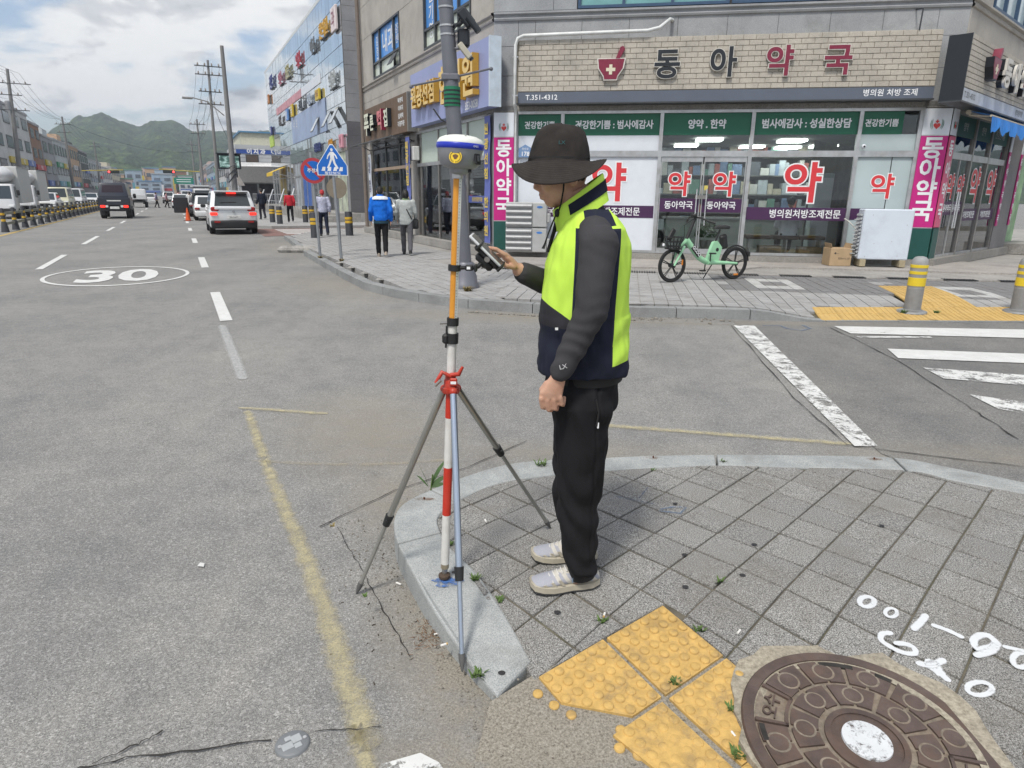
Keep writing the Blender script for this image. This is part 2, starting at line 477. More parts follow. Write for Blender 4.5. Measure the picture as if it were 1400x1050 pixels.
M_KERB = stone('kerb_granite', (0.19, 0.205, 0.21), (0.43, 0.45, 0.45), 230, 6, stain=0.5)
M_KERB_D = stone('kerb_granite_grey', (0.17, 0.18, 0.185), (0.33, 0.34, 0.345), 120, 2, stain=0.5)
def paver_mat(name, a, b):
    s = NT(name); P = s.pos()
    n = s.noise(P, 215, 2, 0.85)
    c = s.ramp(n, [(0.36, a), (0.50, tuple((x + y) / 2 for x, y in zip(a, b))), (0.60, b), (0.72, tuple(min(1, v * 1.35) for v in b))])
    oi = s.n('ShaderNodeObjectInfo')
    c = s.mix(1.0, c, s.ramp(oi.outputs['Random'], [(0, (0.92, 0.92, 0.92)), (1, (1.07, 1.07, 1.06))]), 'MULTIPLY')
    c = s.mix(s.ramp(s.noise(P, 3.2, 7, 0.7, 0.5), [(0.45, 0), (0.78, 0.55)]), c, (0.145, 0.132, 0.11))
    return s.set(col=c, rough=0.9, spec=0.2, bump=n, bstr=0.5, bdist=0.003)
M_PAVER = paver_mat('paver_grey', (0.055, 0.055, 0.053), (0.365, 0.36, 0.35))
M_PAVER_FAR = paver_mat('paver_far', (0.20, 0.20, 0.205), (0.42, 0.42, 0.42))
M_PAVER_DARK = paver_mat('paver_far_dark', (0.11, 0.11, 0.115), (0.27, 0.27, 0.275))
M_PAVER_LIGHT = paver_mat('paver_far_light', (0.30, 0.31, 0.31), (0.50, 0.50, 0.50))
M_BED = mat('joint_sand', (0.12, 0.108, 0.085), 0.95, var=0.4, vs=9, dirt=0.5, dirtcol=(0.06, 0.08, 0.025), ds=4)
M_TACT = mat('tactile_yellow', (0.50, 0.325, 0.105), 0.8, var=0.18, vs=30, dirt=0.85, dirtcol=(0.21, 0.155, 0.09), ds=16, bump=0.3, bs=160)
M_TACT_FAR = mat('tactile_far', (0.52, 0.35, 0.12), 0.85, var=0.15, vs=3, dirt=0.4, dirtcol=(0.25, 0.2, 0.13), ds=3)
M_MORTAR = stone('mortar', (0.20, 0.178, 0.14), (0.38, 0.345, 0.28), 60, 7, 0.4, stain=0.3, rough=0.95)
M_CONC = stone('concrete', (0.24, 0.235, 0.225), (0.37, 0.36, 0.345), 25, 1.2, 0.2, stain=0.4, rough=0.9)

# ------------------------------------------------------------------ road and its painted marks
road = struct('road', MB().quad((-1500, -1500, 0), (1500, -1500, 0), (1500, 1500, 0), (-1500, 1500, 0)), M_ROAD)
side = struct('side_road', MB().poly([(x, y, 0.004) for x, y in ((2.98, 8.86), (2.42, 4.05), (2.62, 3.6), (3.1, 3.3), (6, 1.2), (60, -12), (60, 9.6), (7.0, 8.98), (4.1, 8.86))]), M_SIDE)
class UVStrip(MB):
    def mesh(s, name, m=None, smooth=0):
        me = MB.mesh(s, name, m, smooth); uv = me.uv_layers.new(name='UVMap')
        for p in me.polygons:
            for li in p.loop_indices: uv.data[li].uv = s.uv[me.loops[li].vertex_index]
        return me
def strip(pts, wd, z):
    """flat ribbon along ground points, uv along and across; ends rounded by tapering"""
    b = UVStrip(); P = [Vector((p[0], p[1], 0)) for p in pts]; n = len(P); b.uv = []
    W = [(wd[i] if isinstance(wd, list) else wd) / 2 for i in range(n)]
    d0, d1 = (P[1] - P[0]).normalized(), (P[-1] - P[-2]).normalized()
    P = [P[0] - d0 * W[0] * .9, P[0] - d0 * W[0] * .5] + P + [P[-1] + d1 * W[-1] * .5, P[-1] + d1 * W[-1] * .9]; W = [W[0] * .35, W[0] * .85] + W + [W[-1] * .85, W[-1] * .35]; n += 4
    for i, p in enumerate(P):
        d = (P[min(i + 1, n - 1)] - P[max(i - 1, 0)]).normalized(); nn = Vector((-d.y, d.x, 0)) * W[i]
        for k, q in enumerate((p + nn, p, p - nn)): b.v.append((q.x, q.y, z(q.x, q.y) if callable(z) else z)); b.uv.append((i / (n - 1), k / 2))
    for i in range(n - 1):
        for k in (0, 1): b.f.append((3 * i + k, 3 * i + k + 1, 3 * i + k + 4, 3 * i + k + 3))
    return b
def smooth_pts(P_, m=4):
    out = []; n = len(P_)
    for i in range(n - 1):
        p0, p1, p2, p3 = P_[max(i - 1, 0)], P_[i], P_[i + 1], P_[min(i + 2, n - 1)]
        for k in range(m):
            t = k / m; out.append(0.5 * ((2 * p1) + (p2 - p0) * t + (2 * p0 - 5 * p1 + 4 * p2 - p3) * t * t + (3 * p1 - p0 - 3 * p2 + p3) * t ** 3))
    return out + [P_[-1]]
def faded(name, pix, wd, m, z=0.008): strip(smooth_pts([gp(*p) for p in pix]), wd, z).build(name, m, road)
def flat(name, pts, m, z=0.008, parent=None):
    return MB().poly([(p[0], p[1], z) for p in pts]).build(name, m, parent if parent is not None else road)
def dash(s0, s1, t, wd, m=M_WHITE, name='lane_dash'):
    a, b, c, d = st(s0, t - wd / 2), st(s0, t + wd / 2), st(s1, t + wd / 2), st(s1, t - wd / 2)
    return flat(name, (a, b, c, d), m)
for s0, s1 in ((9.25, 12.1), (16.3, 19.0), (24.6, 27.1), (32.7, 35.2), (41, 43.5), (49, 51.5), (57, 59.5), (65, 67.5), (74, 76.5), (83, 86), (93, 96)): dash(s0, s1, 0.41, 0.15)
for s0, s1 in ((17.1, 20.9), (25.0, 29.5), (33.5, 37), (41.5, 45), (49.5, 53), (57.5, 61), (66, 69), (75, 79)): dash(s0, s1, -2.78, 0.14)
dash(8, 110, -5.95, 0.16, M_YEL_LINE, 'median_line')
dash(50, 58, 2.0, 1.6, M_WHITE_FAINT, 'far_road_patch')
# speed limit oval with its 30
cc = st(15.35, -1.20); el = []
ring = MB(); N = 40
for k in range(N):
    t = 2 * PI * k / N
    for q in (1.0, 0.80):
        p = cc + RN * (math.cos(t) * 1.28 * (q if q == 1 else 0.945)) + RD * (math.sin(t) * 1.75 * (q if q == 1 else 0.93)); ring.v.append((p.x, p.y, 0.008))
for k in range(N): ring.f.append((2 * k, 2 * k + 1, (2 * k + 3) % (2 * N), (2 * k + 2) % (2 * N)))
ring.build('speed_limit_ring', M_WHITE, road)
b = text_mb('30', 1.0, 0, 0.03, 'CENTER', 1.0)
b.v = [tuple(cc + RN * (x * 1.42) + RD * (z * 2.9) + Vector((0, 0, 0.008))) for x, y, z in b.v]
b.build('speed_limit_number', M_WHITE, road)
# side road: stop line, crosswalk bars, faded yellow edge lines
flat('stop_line', [gp(*p) for p in ((1003, 446), (1031, 446), (1200, 612), (1168, 612))], M_WHITE_OLD, 0.012, side)
for q in ([(1140, 447), (1640, 456), (1660, 470), (1163, 457)], [(1213, 478), (1640, 494), (1660, 508), (1228, 491)],
          [(1262, 504), (1640, 532), (1660, 550), (1290, 519)], [(1325, 541), (1640, 585), (1660, 610), (1365, 561)]):
    flat('crosswalk_bar', [gp(*p) for p in q], M_WHITE if q[0][1] < 480 else M_WHITE_OLD, 0.012, side)
flat('worn_crosswalk_bar', [gp(*p) for p in ((1170, 461), (1270, 461), (1275, 463), (1176, 463))], M_WHITE_OLD, 0.012, side)
faded('yellow_edge_line', ((832, 583), (1000, 596), (1146, 607)), .20, M_YSOFT)
faded('yellow_edge_line', ((340, 566), (356, 612), (382, 680), (410, 745), (435, 810), (458, 880), (478, 940), (495, 992)), [.17 + .003 * k for k in range(29)], M_YSOFT)
faded('yellow_edge_line', ((490, 1018), (502, 1050), (512, 1085)), .17, M_YSOFT)
faded('yellow_edge_line', ((640, 429), (760, 437), (860, 441), (1000, 445)), .2, M_YGHOST)
faded('yellow_paint_ghost', ((338, 559), (380, 562), (436, 566)), .16, M_YSOFT); faded('worn_lane_dash', ((304, 447), (318, 482), (331, 517)), .17, M_WSOFT)
faded('yellow_paint_ghost', ((360, 632), (440, 636), (520, 636), (600, 631)), .16, M_YGHOST)
flat('white_edge_paint', [gp(*p) for p in ((520, 1048), (575, 1032), (600, 1045), (610, 1060), (515, 1062))], M_WHITE_OLD)
strip([gp(*p) for p in ((1046, 446), (1066, 446), (1076, 450), (1095, 453), (1108, 450), (1098, 446))], .10, .010).build('blue_spray_mark', M_BLUE_SPRAY, side)
def stroke(pts, wd, z, taper=True):
    return strip(pts, wd, z)
def stroke_hard(pts, wd, z, taper=True):
    """flat brush stroke with round ends through ground points"""
    mb = MB(); pts = [Vector((p[0], p[1], 0)) for p in pts]; L = []; Rr = []
    n = len(pts)
    for i, p in enumerate(pts):
        d = (pts[min(i + 1, n - 1)] - pts[max(i - 1, 0)]).normalized(); nn = Vector((-d.y, d.x, 0)) * (wd if not isinstance(wd, list) else wd[i]) / 2
        L.append(p + nn); Rr.append(p - nn)
    d0 = (pts[1] - pts[0]).normalized(); d1 = (pts[-1] - pts[-2]).normalized(); w0 = (wd if not isinstance(wd, list) else wd[0]) / 2
    w1 = (wd if not isinstance(wd, list) else wd[-1]) / 2
    A = [pts[0] + Matrix.Rotation(a, 3, 'Z') @ (-d0) * w0 for a in (-0.9, -0.3, 0.3, 0.9)]
    B = [pts[-1] + Matrix.Rotation(a, 3, 'Z') @ d1 * w1 for a in (-0.9, -0.3, 0.3, 0.9)]
    for i in range(n - 1): mb.poly([(q.x, q.y, z(q.x, q.y) if callable(z) else z) for q in (L[i], Rr[i], Rr[i + 1], L[i + 1])])
    mb.poly([(q.x, q.y, z(q.x, q.y) if callable(z) else z) for q in [L[0]] + A[::-1][::-1] + [Rr[0]]])
    mb.poly([(q.x, q.y, z(q.x, q.y) if callable(z) else z) for q in [Rr[-1]] + B + [L[-1]]])
    return mb
def jag(pts, n, amp, seed=1):
    rnd = random.Random(seed); out = []
    for i in range(len(pts) - 1):
        a, b_ = Vector(pts[i]), Vector(pts[i + 1])
        for k in range(n):
            p = a.lerp(b_, k / n); out.append((p.x + rnd.uniform(-amp, amp), p.y + rnd.uniform(-amp, amp)))
    out.append(tuple(pts[-1][:2])); return out
def crack(pix, wd, seed, parent=None, n=8, amp=0.006, z=0.009):
    pts = jag([gp(*p).to_2d().to_3d() for p in pix], n, amp, seed); rnd = random.Random(seed)
    stroke_hard(pts, [wd * rnd.uniform(0.4, 1.5) for _ in pts], z).build('crack', M_CRACK, parent if parent is not None else road)
crack([(75, 1062), (170, 1040), (370, 1015)], 0.006, 3); crack([(130, 1045), (185, 1022), (222, 1002)], 0.005, 4); crack([(430, 1004), (520, 996)], 0.003, 5)
crack([(437, 722), (540, 672), (640, 640), (720, 604)], 0.006, 6, amp=0.004); crack([(462, 722), (505, 800), (560, 900)], 0.004, 7, n=12)
crack([(1136, 449), (1230, 495), (1320, 555), (1392, 602)], 0.010, 8, side, amp=0.012, z=0.011); crack([(1000, 446), (1085, 545), (1160, 611), (1400, 640)], 0.008, 9, side, amp=0.01, z=0.011)
for i, q in enumerate([(275, 775), (1290, 650)]): flat('pale_stone_chip', [gp(q[0] + dx, q[1] + dy) for dx, dy in ((-5, 1), (-1, -4), (5, -3), (4, 2))], M_WHITE)

# ------------------------------------------------------------------ near pavement: kerb stones, square pavers, tactile tiles
KO = [(680, 953), (640, 905), (590, 830), (560, 775), (541, 735), (540, 706), (555, 687), (590, 670), (633, 653), (690, 636), (740, 630), (815, 627), (880, 624), (980, 622), (1100, 623), (1222, 626), (1300, 640), (1400, 660), (1480, 678), (1700, 730)]
KI = [(726, 905), (690, 840), (650, 782), (618, 752), (600, 722), (602, 703), (633, 682), (680, 662), (740, 652), (815, 645), (900, 640), (982, 637), (1100, 640), (1241, 644), (1300, 657), (1400, 676), (1480, 694), (1700, 750)]
def dense(poly, n=4):
    P = [gn(*p) for p in poly]; out = []
    for i in range(len(P) - 1):
        p0, p1, p2, p3 = P[max(i - 1, 0)], P[i], P[i + 1], P[min(i + 2, len(P) - 1)]
        for k in range(n):
            t = k / n
            q = 0.5 * ((2 * p1) + (p2 - p0) * t + (2 * p0 - 5 * p1 + 4 * p2 - p3) * t * t + (3 * p1 - p0 - 3 * p2 + p3) * t ** 3); out.append(q)
    out.append(P[-1]); return out
OUT, INN = dense(KO), dense(KI)
def near_i(P, px, py):
    g = gn(px, py); return min(range(len(P)), key=lambda i: (P[i] - g).length)
pave = link('near_pavement', bpy.data.meshes.new('near_pavement')); pave['kind'] = 'structure'
JO = [0, near_i(OUT, 545, 745), near_i(OUT, 590, 672), near_i(OUT, 980, 622), near_i(OUT, 1223, 626), len(OUT) - 1]
JI = [0, near_i(INN, 599, 733), near_i(INN, 625, 688), near_i(INN, 988, 637), near_i(INN, 1241, 644), len(INN) - 1]
for i in range(5):
    o = OUT[JO[i]:JO[i + 1] + 1]; n_ = INN[JI[i]:JI[i + 1] + 1]
    if i < 4: o = o[:-1] + [o[-1].lerp(o[-2], 0.12)]; n_ = n_[:-1] + [n_[-1].lerp(n_[-2], 0.12)]
    b = MB().prism([(p.x, p.y) for p in o] + [(p.x, p.y) for p in n_[::-1]], -0.06, lambda x, y: hz(y) + 0.005)
    me = b.mesh('kerb_stone', M_KERB); bm = bmesh.new(); bm.from_mesh(me)
    bmesh.ops.recalc_face_normals(bm, faces=bm.faces)
    top = max(bm.faces, key=lambda f: f.normal.z * f.calc_area())
    bmesh.ops.bevel(bm, geom=list(top.edges), offset=0.009, segments=2, profile=0.5, affect='EDGES')
    bm.to_mesh(me); bm.free(); link('kerb_stone', me, pave)
M_RUST = worn('rust_stain', (0.20, 0.085, 0.03), 0.26, 16, 0.4)
for q in ((580, 684), (1195, 629), (893, 627)):
    g = gn(*q); b = MB(); b.poly([(g.x + 0.05 * math.cos(a) * (1 + .2 * math.sin(3 * a)), g.y + 0.02 * math.sin(a), hz(g.y) + 0.0065) for a in [k * PI / 8 for k in range(16)]]); b.build('rust_stain', M_RUST, pave)
    MB().lathe([(0.004, 0), (0.005, 0.012), (0.0, 0.013)], 8, (g.x, g.y, hz(g.y) + 0.004)).build('rusty_pin', mat('rust', (0.09, 0.035, 0.015), 0.9), pave)
g = gn(612, 797); MB().poly([(g.x + 0.055 * math.cos(a) * (1 + .3 * math.sin(5 * a)), g.y + 0.035 * math.sin(a) * (1 + .2 * math.cos(3 * a)), hz(g.y) + 0.0065) for a in [k * PI / 12 for k in range(24)]]).build('blue_survey_mark', worn('blue_mark', (0.07, 0.17, 0.45), 0.55, 30, 0.3), pave)
def clip(poly, conv):
    """convex clip of a polygon (Sutherland-Hodgman), conv clockwise or not"""
    ar = sum(conv[i][0] * conv[(i + 1) % len(conv)][1] - conv[(i + 1) % len(conv)][0] * conv[i][1] for i in range(len(conv)))
    sg = 1 if ar > 0 else -1
    for i in range(len(conv)):
        a, b_ = conv[i], conv[(i + 1) % len(conv)]
        def side_(p): return sg * ((b_[0] - a[0]) * (p[1] - a[1]) - (b_[1] - a[1]) * (p[0] - a[0]))
        out = []
        for k in range(len(poly)):
            p, q = poly[k], poly[(k + 1) % len(poly)]; sp_, sq = side_(p), side_(q)
            if sp_ >= 0: out.append(p)
            if sp_ * sq < 0: t = sp_ / (sp_ - sq); out.append((p[0] + (q[0] - p[0]) * t, p[1] + (q[1] - p[1]) * t))
        poly = out
        if len(poly) < 3: return []
    return poly
def hull(pts):
    pts = sorted(set((round(p[0], 4), round(p[1], 4)) for p in pts))
    def half(ps):
        h = []
        for p in ps:
            while len(h) > 1 and (h[-1][0] - h[-2][0]) * (p[1] - h[-2][1]) - (h[-1][1] - h[-2][1]) * (p[0] - h[-2][0]) <= 0: h.pop()
            h.append(p)
        return h
    a, b_ = half(pts), half(pts[::-1]); return a[:-1] + b_[:-1]
def area(p): return abs(sum(p[i][0] * p[(i + 1) % len(p)][1] - p[(i + 1) % len(p)][0] * p[i][1] for i in range(len(p)))) / 2
REG = hull([(p.x, p.y) for p in INN] + [(5.5, 1.1), (0.45, 1.1)])
pb = MB()
for i in range(-6, 46):
    for j in range(8, 32):
        q = clip([(i * .12, j * .12), (i * .12 + .12, j * .12), (i * .12 + .12, j * .12 + .12), (i * .12, j * .12 + .12)], REG)
        if len(q) > 2: pb.poly([(x, y, hz(y) - 0.009) for x, y in q])
pave.data = pb.mesh('near_pavement', M_BED)
G0, GA, GB = Vector((0.521, 2.596)), Vector((0.1430, -0.1447)), Vector((0.1447, 0.1500))
MH = Vector((1.078, 1.625)); MH_R = 0.345
TA, TB = Vector((math.cos(R(34.8)), math.sin(R(34.8)))) * 0.292, Vector((math.cos(R(-55.4)), math.sin(R(-55.4)))) * 0.292
TO = Vector((0.346, 2.041))                                   # left corner of the upper tactile tile
def tile_poly(i, j, g=0.012): return [tuple(TO + TA * a + TB * c) for a, c in ((i + g, j + g), (i + 1 - g, j + g), (i + 1 - g, j + 1 - g), (i + g, j + 1 - g))]
def in_tact(p):
    q = Vector(p) - TO; a = q.dot(TA) / TA.length_squared; c = q.dot(TB) / TB.length_squared
    return -1.0 < a < 1.0 and 0 <= c and c < 5
rnd = random.Random(11)
npav = 0; bits = MB()
def pv_top(poly, z0, z1, tilt):
    """paver with a small chamfer"""
    n = len(poly); cx = sum(p[0] for p in poly) / n; cy = sum(p[1] for p in poly) / n
    ins = [(p[0] + (cx - p[0]) * 0.035, p[1] + (cy - p[1]) * 0.035) for p in poly]
    vs = [(x, y, z0(x, y)) for x, y in poly] + [(x, y, z1(x, y) - 0.004 + tilt[0] * (x - cx) + tilt[1] * (y - cy)) for x, y in poly] + [(x, y, z1(x, y) + tilt[0] * (x - cx) + tilt[1] * (y - cy)) for x, y in ins]
    fs = [tuple(range(2 * n, 3 * n))]
    for i in range(n):
        k = (i + 1) % n; fs += [(i, k, n + k, n + i), (n + i, n + k, 2 * n + k, 2 * n + i)]
    return MB().add(vs, fs)
for i in range(-12, 30):
    for j in range(-14, 26):
        g = 0.018
        h_ = g * 1.7
        sq = [tuple(G0 + GA * a + GB * c) for a, c in ((i + g, j + h_), (i + 1 - g, j + h_), (i + 1 - g, j + 1 - h_), (i + g, j + 1 - h_))]
        ctr = G0 + GA * (i + .5) + GB * (j + .5)
        if ctr.x > 5.2 or ctr.y < 1.2: continue
        if (ctr - MH).length < 0.30: continue
        if ctr.y < 1.75 and ctr.x < 1.3: continue
        pl = clip(sq, REG)
        if not pl or area(pl) < 0.0012: continue
        # cut away what the tactile tiles cover
        q = Vector(ctr) - TO; a_, c_ = q.dot(TA) / TA.length_squared, q.dot(TB) / TB.length_squared
        def cutpl(pl, keep):
            out = []
            for k in range(len(pl)):
                p, r_ = pl[k], pl[(k + 1) % len(pl)]; sp_, sq_ = keep(p), keep(r_)
                if sp_ >= 0: out.append(p)
                if sp_ * sq_ < 0: t = sp_ / (sp_ - sq_); out.append((p[0] + (r_[0] - p[0]) * t, p[1] + (r_[1] - p[1]) * t))
            return out
        if -1.7 < a_ < 1.7 and c_ > -0.7:
            q1 = cutpl(pl, lambda p: -((Vector(p) - TO).dot(TB) / TB.length_squared) - 0.012)
            q2 = cutpl(pl, lambda p: ((Vector(p) - TO).dot(TA) / TA.length_squared) - 1.012)
            pl = max((q1, q2), key=lambda q: area(q) if len(q) > 2 else 0)
        if len(pl) < 3 or area(pl) < 0.0012: continue
        dz = rnd.uniform(-0.0025, 0.0025); tl = (rnd.uniform(-.012, .012), rnd.uniform(-.012, .012))
        mb = pv_top(pl, lambda x, y: hz(y) - 0.05, lambda x, y, dz=dz: hz(y) + 0.001 + dz, tl)
        if npav < 300: mb.build('paver', M_PAVER, pave); npav += 1
        else: bits.add(mb.v, mb.f)
if bits.v: tag(bits.build('pavers', M_PAVER, pave), kind='stuff')
gut = MB(); gcv = [(0.10, 1.90), (0.17, 1.935), (0.34, 2.03), (0.83, 1.95), (0.83, 1.0), (-0.2, 1.0), (-0.06, 1.78)]
for i in range(-6, 22):
    for j in range(24, 52):
        q = clip([(i * .04, j * .04), (i * .04 + .04, j * .04), (i * .04 + .04, j * .04 + .04), (i * .04, j * .04 + .04)], gcv)
        if len(q) > 2: gut.poly([(x, y, hz(y) - 0.0045) for x, y in q])
gut.build('dusty_gutter', asphalt('gutter_dust', 0.22, [((0.25, 1.5), 1.6, 1.6, 0, 2.2)]), pave)
# tactile tiles with their domes
def on_slope(x, y): return hz(y)
bump_me = MB().lathe([(0.0175, 0), (0.0165, 0.005), (0.0135, 0.007), (0.0, 0.0076)], 14).mesh('dome', M_TACT, 60)
def tactile(poly, i, j, skip=()):
    t = MB().prism(poly, lambda x, y: hz(y) - 0.03, lambda x, y: hz(y) + 0.004).build('tactile_tile', M_TACT, pave)
    cv = poly
    for a in range(6):
        for c in range(6):
            p = TO + TA * (i + (a + .5) / 6) + TB * (j + (c + .5) / 6)
            if not clip([(p.x - .003, p.y - .003), (p.x + .003, p.y - .003), (p.x + .003, p.y + .003), (p.x - .003, p.y + .003)], cv): continue
            if (a, c) in skip: continue
            o = link('dome', bump_me, t, (p.x, p.y, hz(p.y) + 0.0038)); o.rotation_euler = (0.1, 0, 0)
tactile(tile_poly(0, 0), 0, 0)
TO0 = TO.copy(); TO = TO0 - TA * .035 - TB * .01
p = tile_poly(-1, 0); tactile([p[0], p[1], p[2], tuple(Vector(p[2]).lerp(Vector(p[3]), .45)), tuple(Vector(p[0]).lerp(Vector(p[3]), .42))], -1, 0)
TO = TO0 + TB * .03
p = tile_poly(0, 1); ce = Vector(p[2])
tactile(clip(p, [(0, 1), (0.80, 1.0), (0.835, 1.9), (0.78, 2.2), (0, 2.2)]), 0, 1)
TO = TO0 - TA * .075 + TB * .02
p = tile_poly(-1, 1); tactile([p[1], p[2], tuple(Vector(p[2]).lerp(Vector(p[3]), .62)), tuple(Vector(p[0]).lerp(Vector(p[1]), .25))], -1, 1)
tactile(clip(tile_poly(0, 2), [(0, 1), (0.74, 1.0), (0.76, 2.2), (0, 2.2)]), 0, 2)
tactile(clip(tile_poly(-1, 2), [(0.40, 1), (0.74, 1.0), (0.76, 2.2), (0.40, 2.2)]), -1, 2)
for a, c in ((-1.08, .14), (-1.02, .36), (-.94, .56), (-.62, 1.00), (-.68, 1.32), (-.78, 1.15), (-.72, 1.60)):     # loose domes on the crumbled edge
    p = TO + TA * a + TB * c; o = link('loose_dome', bump_me, pave, (p.x, p.y, hz(p.y) - 0.004)); o.rotation_euler = (0.1, 0, 0)
# spray-painted survey numbers beside the manhole cover
def zsp(x, y): return hz(y) + 0.0050
def spray(name, pix, wd, closed=False):
    P_ = [gn(*p) for p in pix]; n = len(P_); pts = smooth_pts(P_); m_ = len(pts)
    W_ = [(wd if not isinstance(wd, list) else wd[min(len(wd) - 1, int(i / m_ * len(wd)))]) * 1.12 * (1 + .05 * math.sin(i * 1.7)) for i in range(m_)]
    strip(pts, W_, zsp).build(name, M_SPRAY, pave)
def oval(cx, cy, rx, ry, n=14): return [(cx + rx * math.cos(2 * PI * k / n + .3), cy + ry * math.sin(2 * PI * k / n + .3)) for k in range(n + 1)]
spray('painted_zero', oval(1185, 824, 10, 7), 0.026); spray('painted_zero', oval(1218, 839, 8, 6), 0.018)
spray('painted_stroke', [(1265, 844), (1258, 852), (1250, 860)], 0.032); spray('painted_dash', [(1278, 857), (1295, 863), (1312, 871)], 0.026)
spray('painted_nine', [(1362, 880), (1352, 871), (1340, 870), (1331, 877), (1336, 888), (1352, 887), (1363, 881), (1354, 892), (1336, 897)], 0.032)
spray('painted_six', [(1375, 886), (1388, 889), (1400, 892), (1412, 900)], 0.022); spray('painted_six', oval(1396, 904, 12, 10), 0.024)
spray('painted_curl', [(1216, 867), (1206, 868), (1204, 876), (1214, 884), (1232, 893), (1250, 895), (1249, 887), (1238, 882), (1226, 881)], 0.026)
spray('painted_fork', [(1258, 909), (1272, 911), (1288, 905)], 0.03); spray('painted_fork', [(1276, 912), (1284, 921), (1293, 929)], [0.06, 0.045, 0.03])
spray('painted_loop', oval(1339, 943, 17, 9), 0.022)
stroke([gn(*p) for p in ((885, 668), (874, 682), (842, 680), (893, 690))], 0.014, zsp).build('blue_spray_line', M_BLUE_SPRAY, pave)
stroke([gn(*p) for p in ((905, 697), (920, 694), (938, 695), (930, 703), (905, 700))], 0.03, zsp).build('blue_spray_blot', M_BLUE_SPRAY, pave)
for q in ((937, 804), (1015, 788), (1031, 746), (923, 690), (762, 839), (686, 922), (936, 760), (1205, 720)):   # flattened gum
    g = gn(*q); MB().poly([(g.x + 0.013 * math.cos(a), g.y + 0.011 * math.sin(a), hz(g.y) + 0.007) for a in [k * PI / 6 for k in range(12)]]).build('gum_spot', mat('gum', (0.03, 0.03, 0.032), 0.8), pave)
# mortar collar and the cast-iron manhole cover
mz = 0.024; mt = Matrix.Translation((MH.x, MH.y, mz)) @ Matrix.Rotation(0.085, 4, 'X')
rr = random.Random(3)
col_pts = [(math.cos(a), math.sin(a)) for a in [2 * PI * k / 44 for k in range(44)]]
b = MB(); rad = [(0.392 if not 2.3 < 2 * PI * k / 44 < 4.6 else .372) + rr.uniform(-.012, .02) + (0.03 if 0.2 < (2 * PI * k / 44) < 1.2 else 0) + (0.03 if 1.7 < (2 * PI * k / 44) < 2.6 else 0) for k in range(44)]
b.v = [(c * r_, s_ * r_, 0.011) for (c, s_), r_ in zip(col_pts, rad)] + [(c * 0.3, s_ * 0.3, 0.011) for c, s_ in col_pts] + [(c * r_ * 1.01, s_ * r_ * 1.01, -0.06) for (c, s_), r_ in zip(col_pts, rad)]
for k in range(44): k2 = (k + 1) % 44; b.f += [(k, k2, 44 + k2, 44 + k), (k2, k, 88 + k, 88 + k2)]
b.xf(mt).build('mortar_collar', M_MORTAR, pave)
M_IRON = mat('cast_iron', (0.115, 0.085, 0.075), 0.62, 0.35, 0.25, 12, dirt=0.5, dirtcol=(0.17, 0.10, 0.06), ds=8, bump=0.3, bs=120, spec=0.4)
M_IRON_D = mat('grit_in_iron', (0.20, 0.17, 0.135), 0.95, var=0.35, vs=40, dirt=0.6, dirtcol=(0.13, 0.08, 0.05), ds=20)
mhc = thing('manhole_cover', 'round brown cast-iron manhole cover with a white painted centre', 'manhole cover', (MH.x, MH.y, mz + .004)); mhc.rotation_euler = (0.085, 0, R(10))
MB().lathe([(MH_R - 0.022, -0.03), (MH_R - 0.022, 0.012), (MH_R + 0.012, 0.012), (MH_R + 0.016, 0.006), (MH_R + 0.016, -0.03)], 64).build('rim', M_IRON, mhc, 40)
MB().lathe([(0.0, -0.02), (MH_R - 0.026, -0.02), (MH_R - 0.026, 0.0035), (0, 0.0035)], 64).build('plate', M_IRON_D, mhc, 40)
def arc_block(r0, r1, a0, a1, z=0.0105, n=5, hole=None):
    m = MB(); P = []
    for k in range(n + 1): a = a0 + (a1 - a0) * k / n; P.append((r0 * math.cos(a), r0 * math.sin(a)))
    for k in range(n, -1, -1): a = a0 + (a1 - a0) * k / n; P.append((r1 * math.cos(a), r1 * math.sin(a)))
    return m.prism(P, 0.0, z)
def ring_blocks(r0, r1, k, a_off, skip=()):
    for q in range(k):
        if q in skip: continue
        a0 = a_off + 2 * PI * q / k; a1 = a_off + 2 * PI * (q + 1) / k; am = (a0 + a1) / 2; gp_ = 0.006 / r0
        hw = (a1 - a0) * 0.20; rm = (r0 + r1) / 2
        sc = (rm * math.cos(am), rm * math.sin(am), 0); g2 = .005 / r0; h2 = (r1 - r0) * .5
        arc_block(r0, r1, a0 + gp_, am - g2).build('raised_block', M_IRON, mhc); arc_block(r0, r1, am + g2, a1 - gp_).build('raised_block', M_IRON, mhc)
        MB().lathe([(h2 * .82, .0), (h2 * .82, .0109), (h2 * .66, .0109)], 20, sc).build('stud_groove', M_IRON_D, mhc)
        MB().lathe([(h2 * .68, 0), (h2 * .66, .0122), (0, .0124)], 20, sc).build('raised_stud', M_IRON, mhc)
ring_blocks(0.135, 0.215, 8, 0.0); ring_blocks(0.228, 0.315, 12, R(8), skip=(4, 10))
for q in (4, 10):
    a0 = R(8) + 2 * PI * q / 12; a1 = a0 + 2 * PI / 12
    for r0, r1, b0, b1 in ((0.222, 0.232, a0, a1), (0.222, 0.32, a0, a0 + .04), (0.222, 0.32, a1 - .04, a1)): arc_block(r0, r1, b0, b1, 0.012).build('letter_frame', M_IRON, mhc)
    am = (a0 + a1) / 2
    tb = text_mb('오수', 0.055, 0.006, 0.015); tb.xf(Matrix.Rotation(-PI / 2, 4, 'X')).xf(Matrix.Translation((0.273 * math.cos(am), 0.273 * math.sin(am), 0.009)) @ Matrix.Rotation(am - PI / 2, 4, 'Z'))
    tb.build('cast_lettering', M_IRON, mhc)
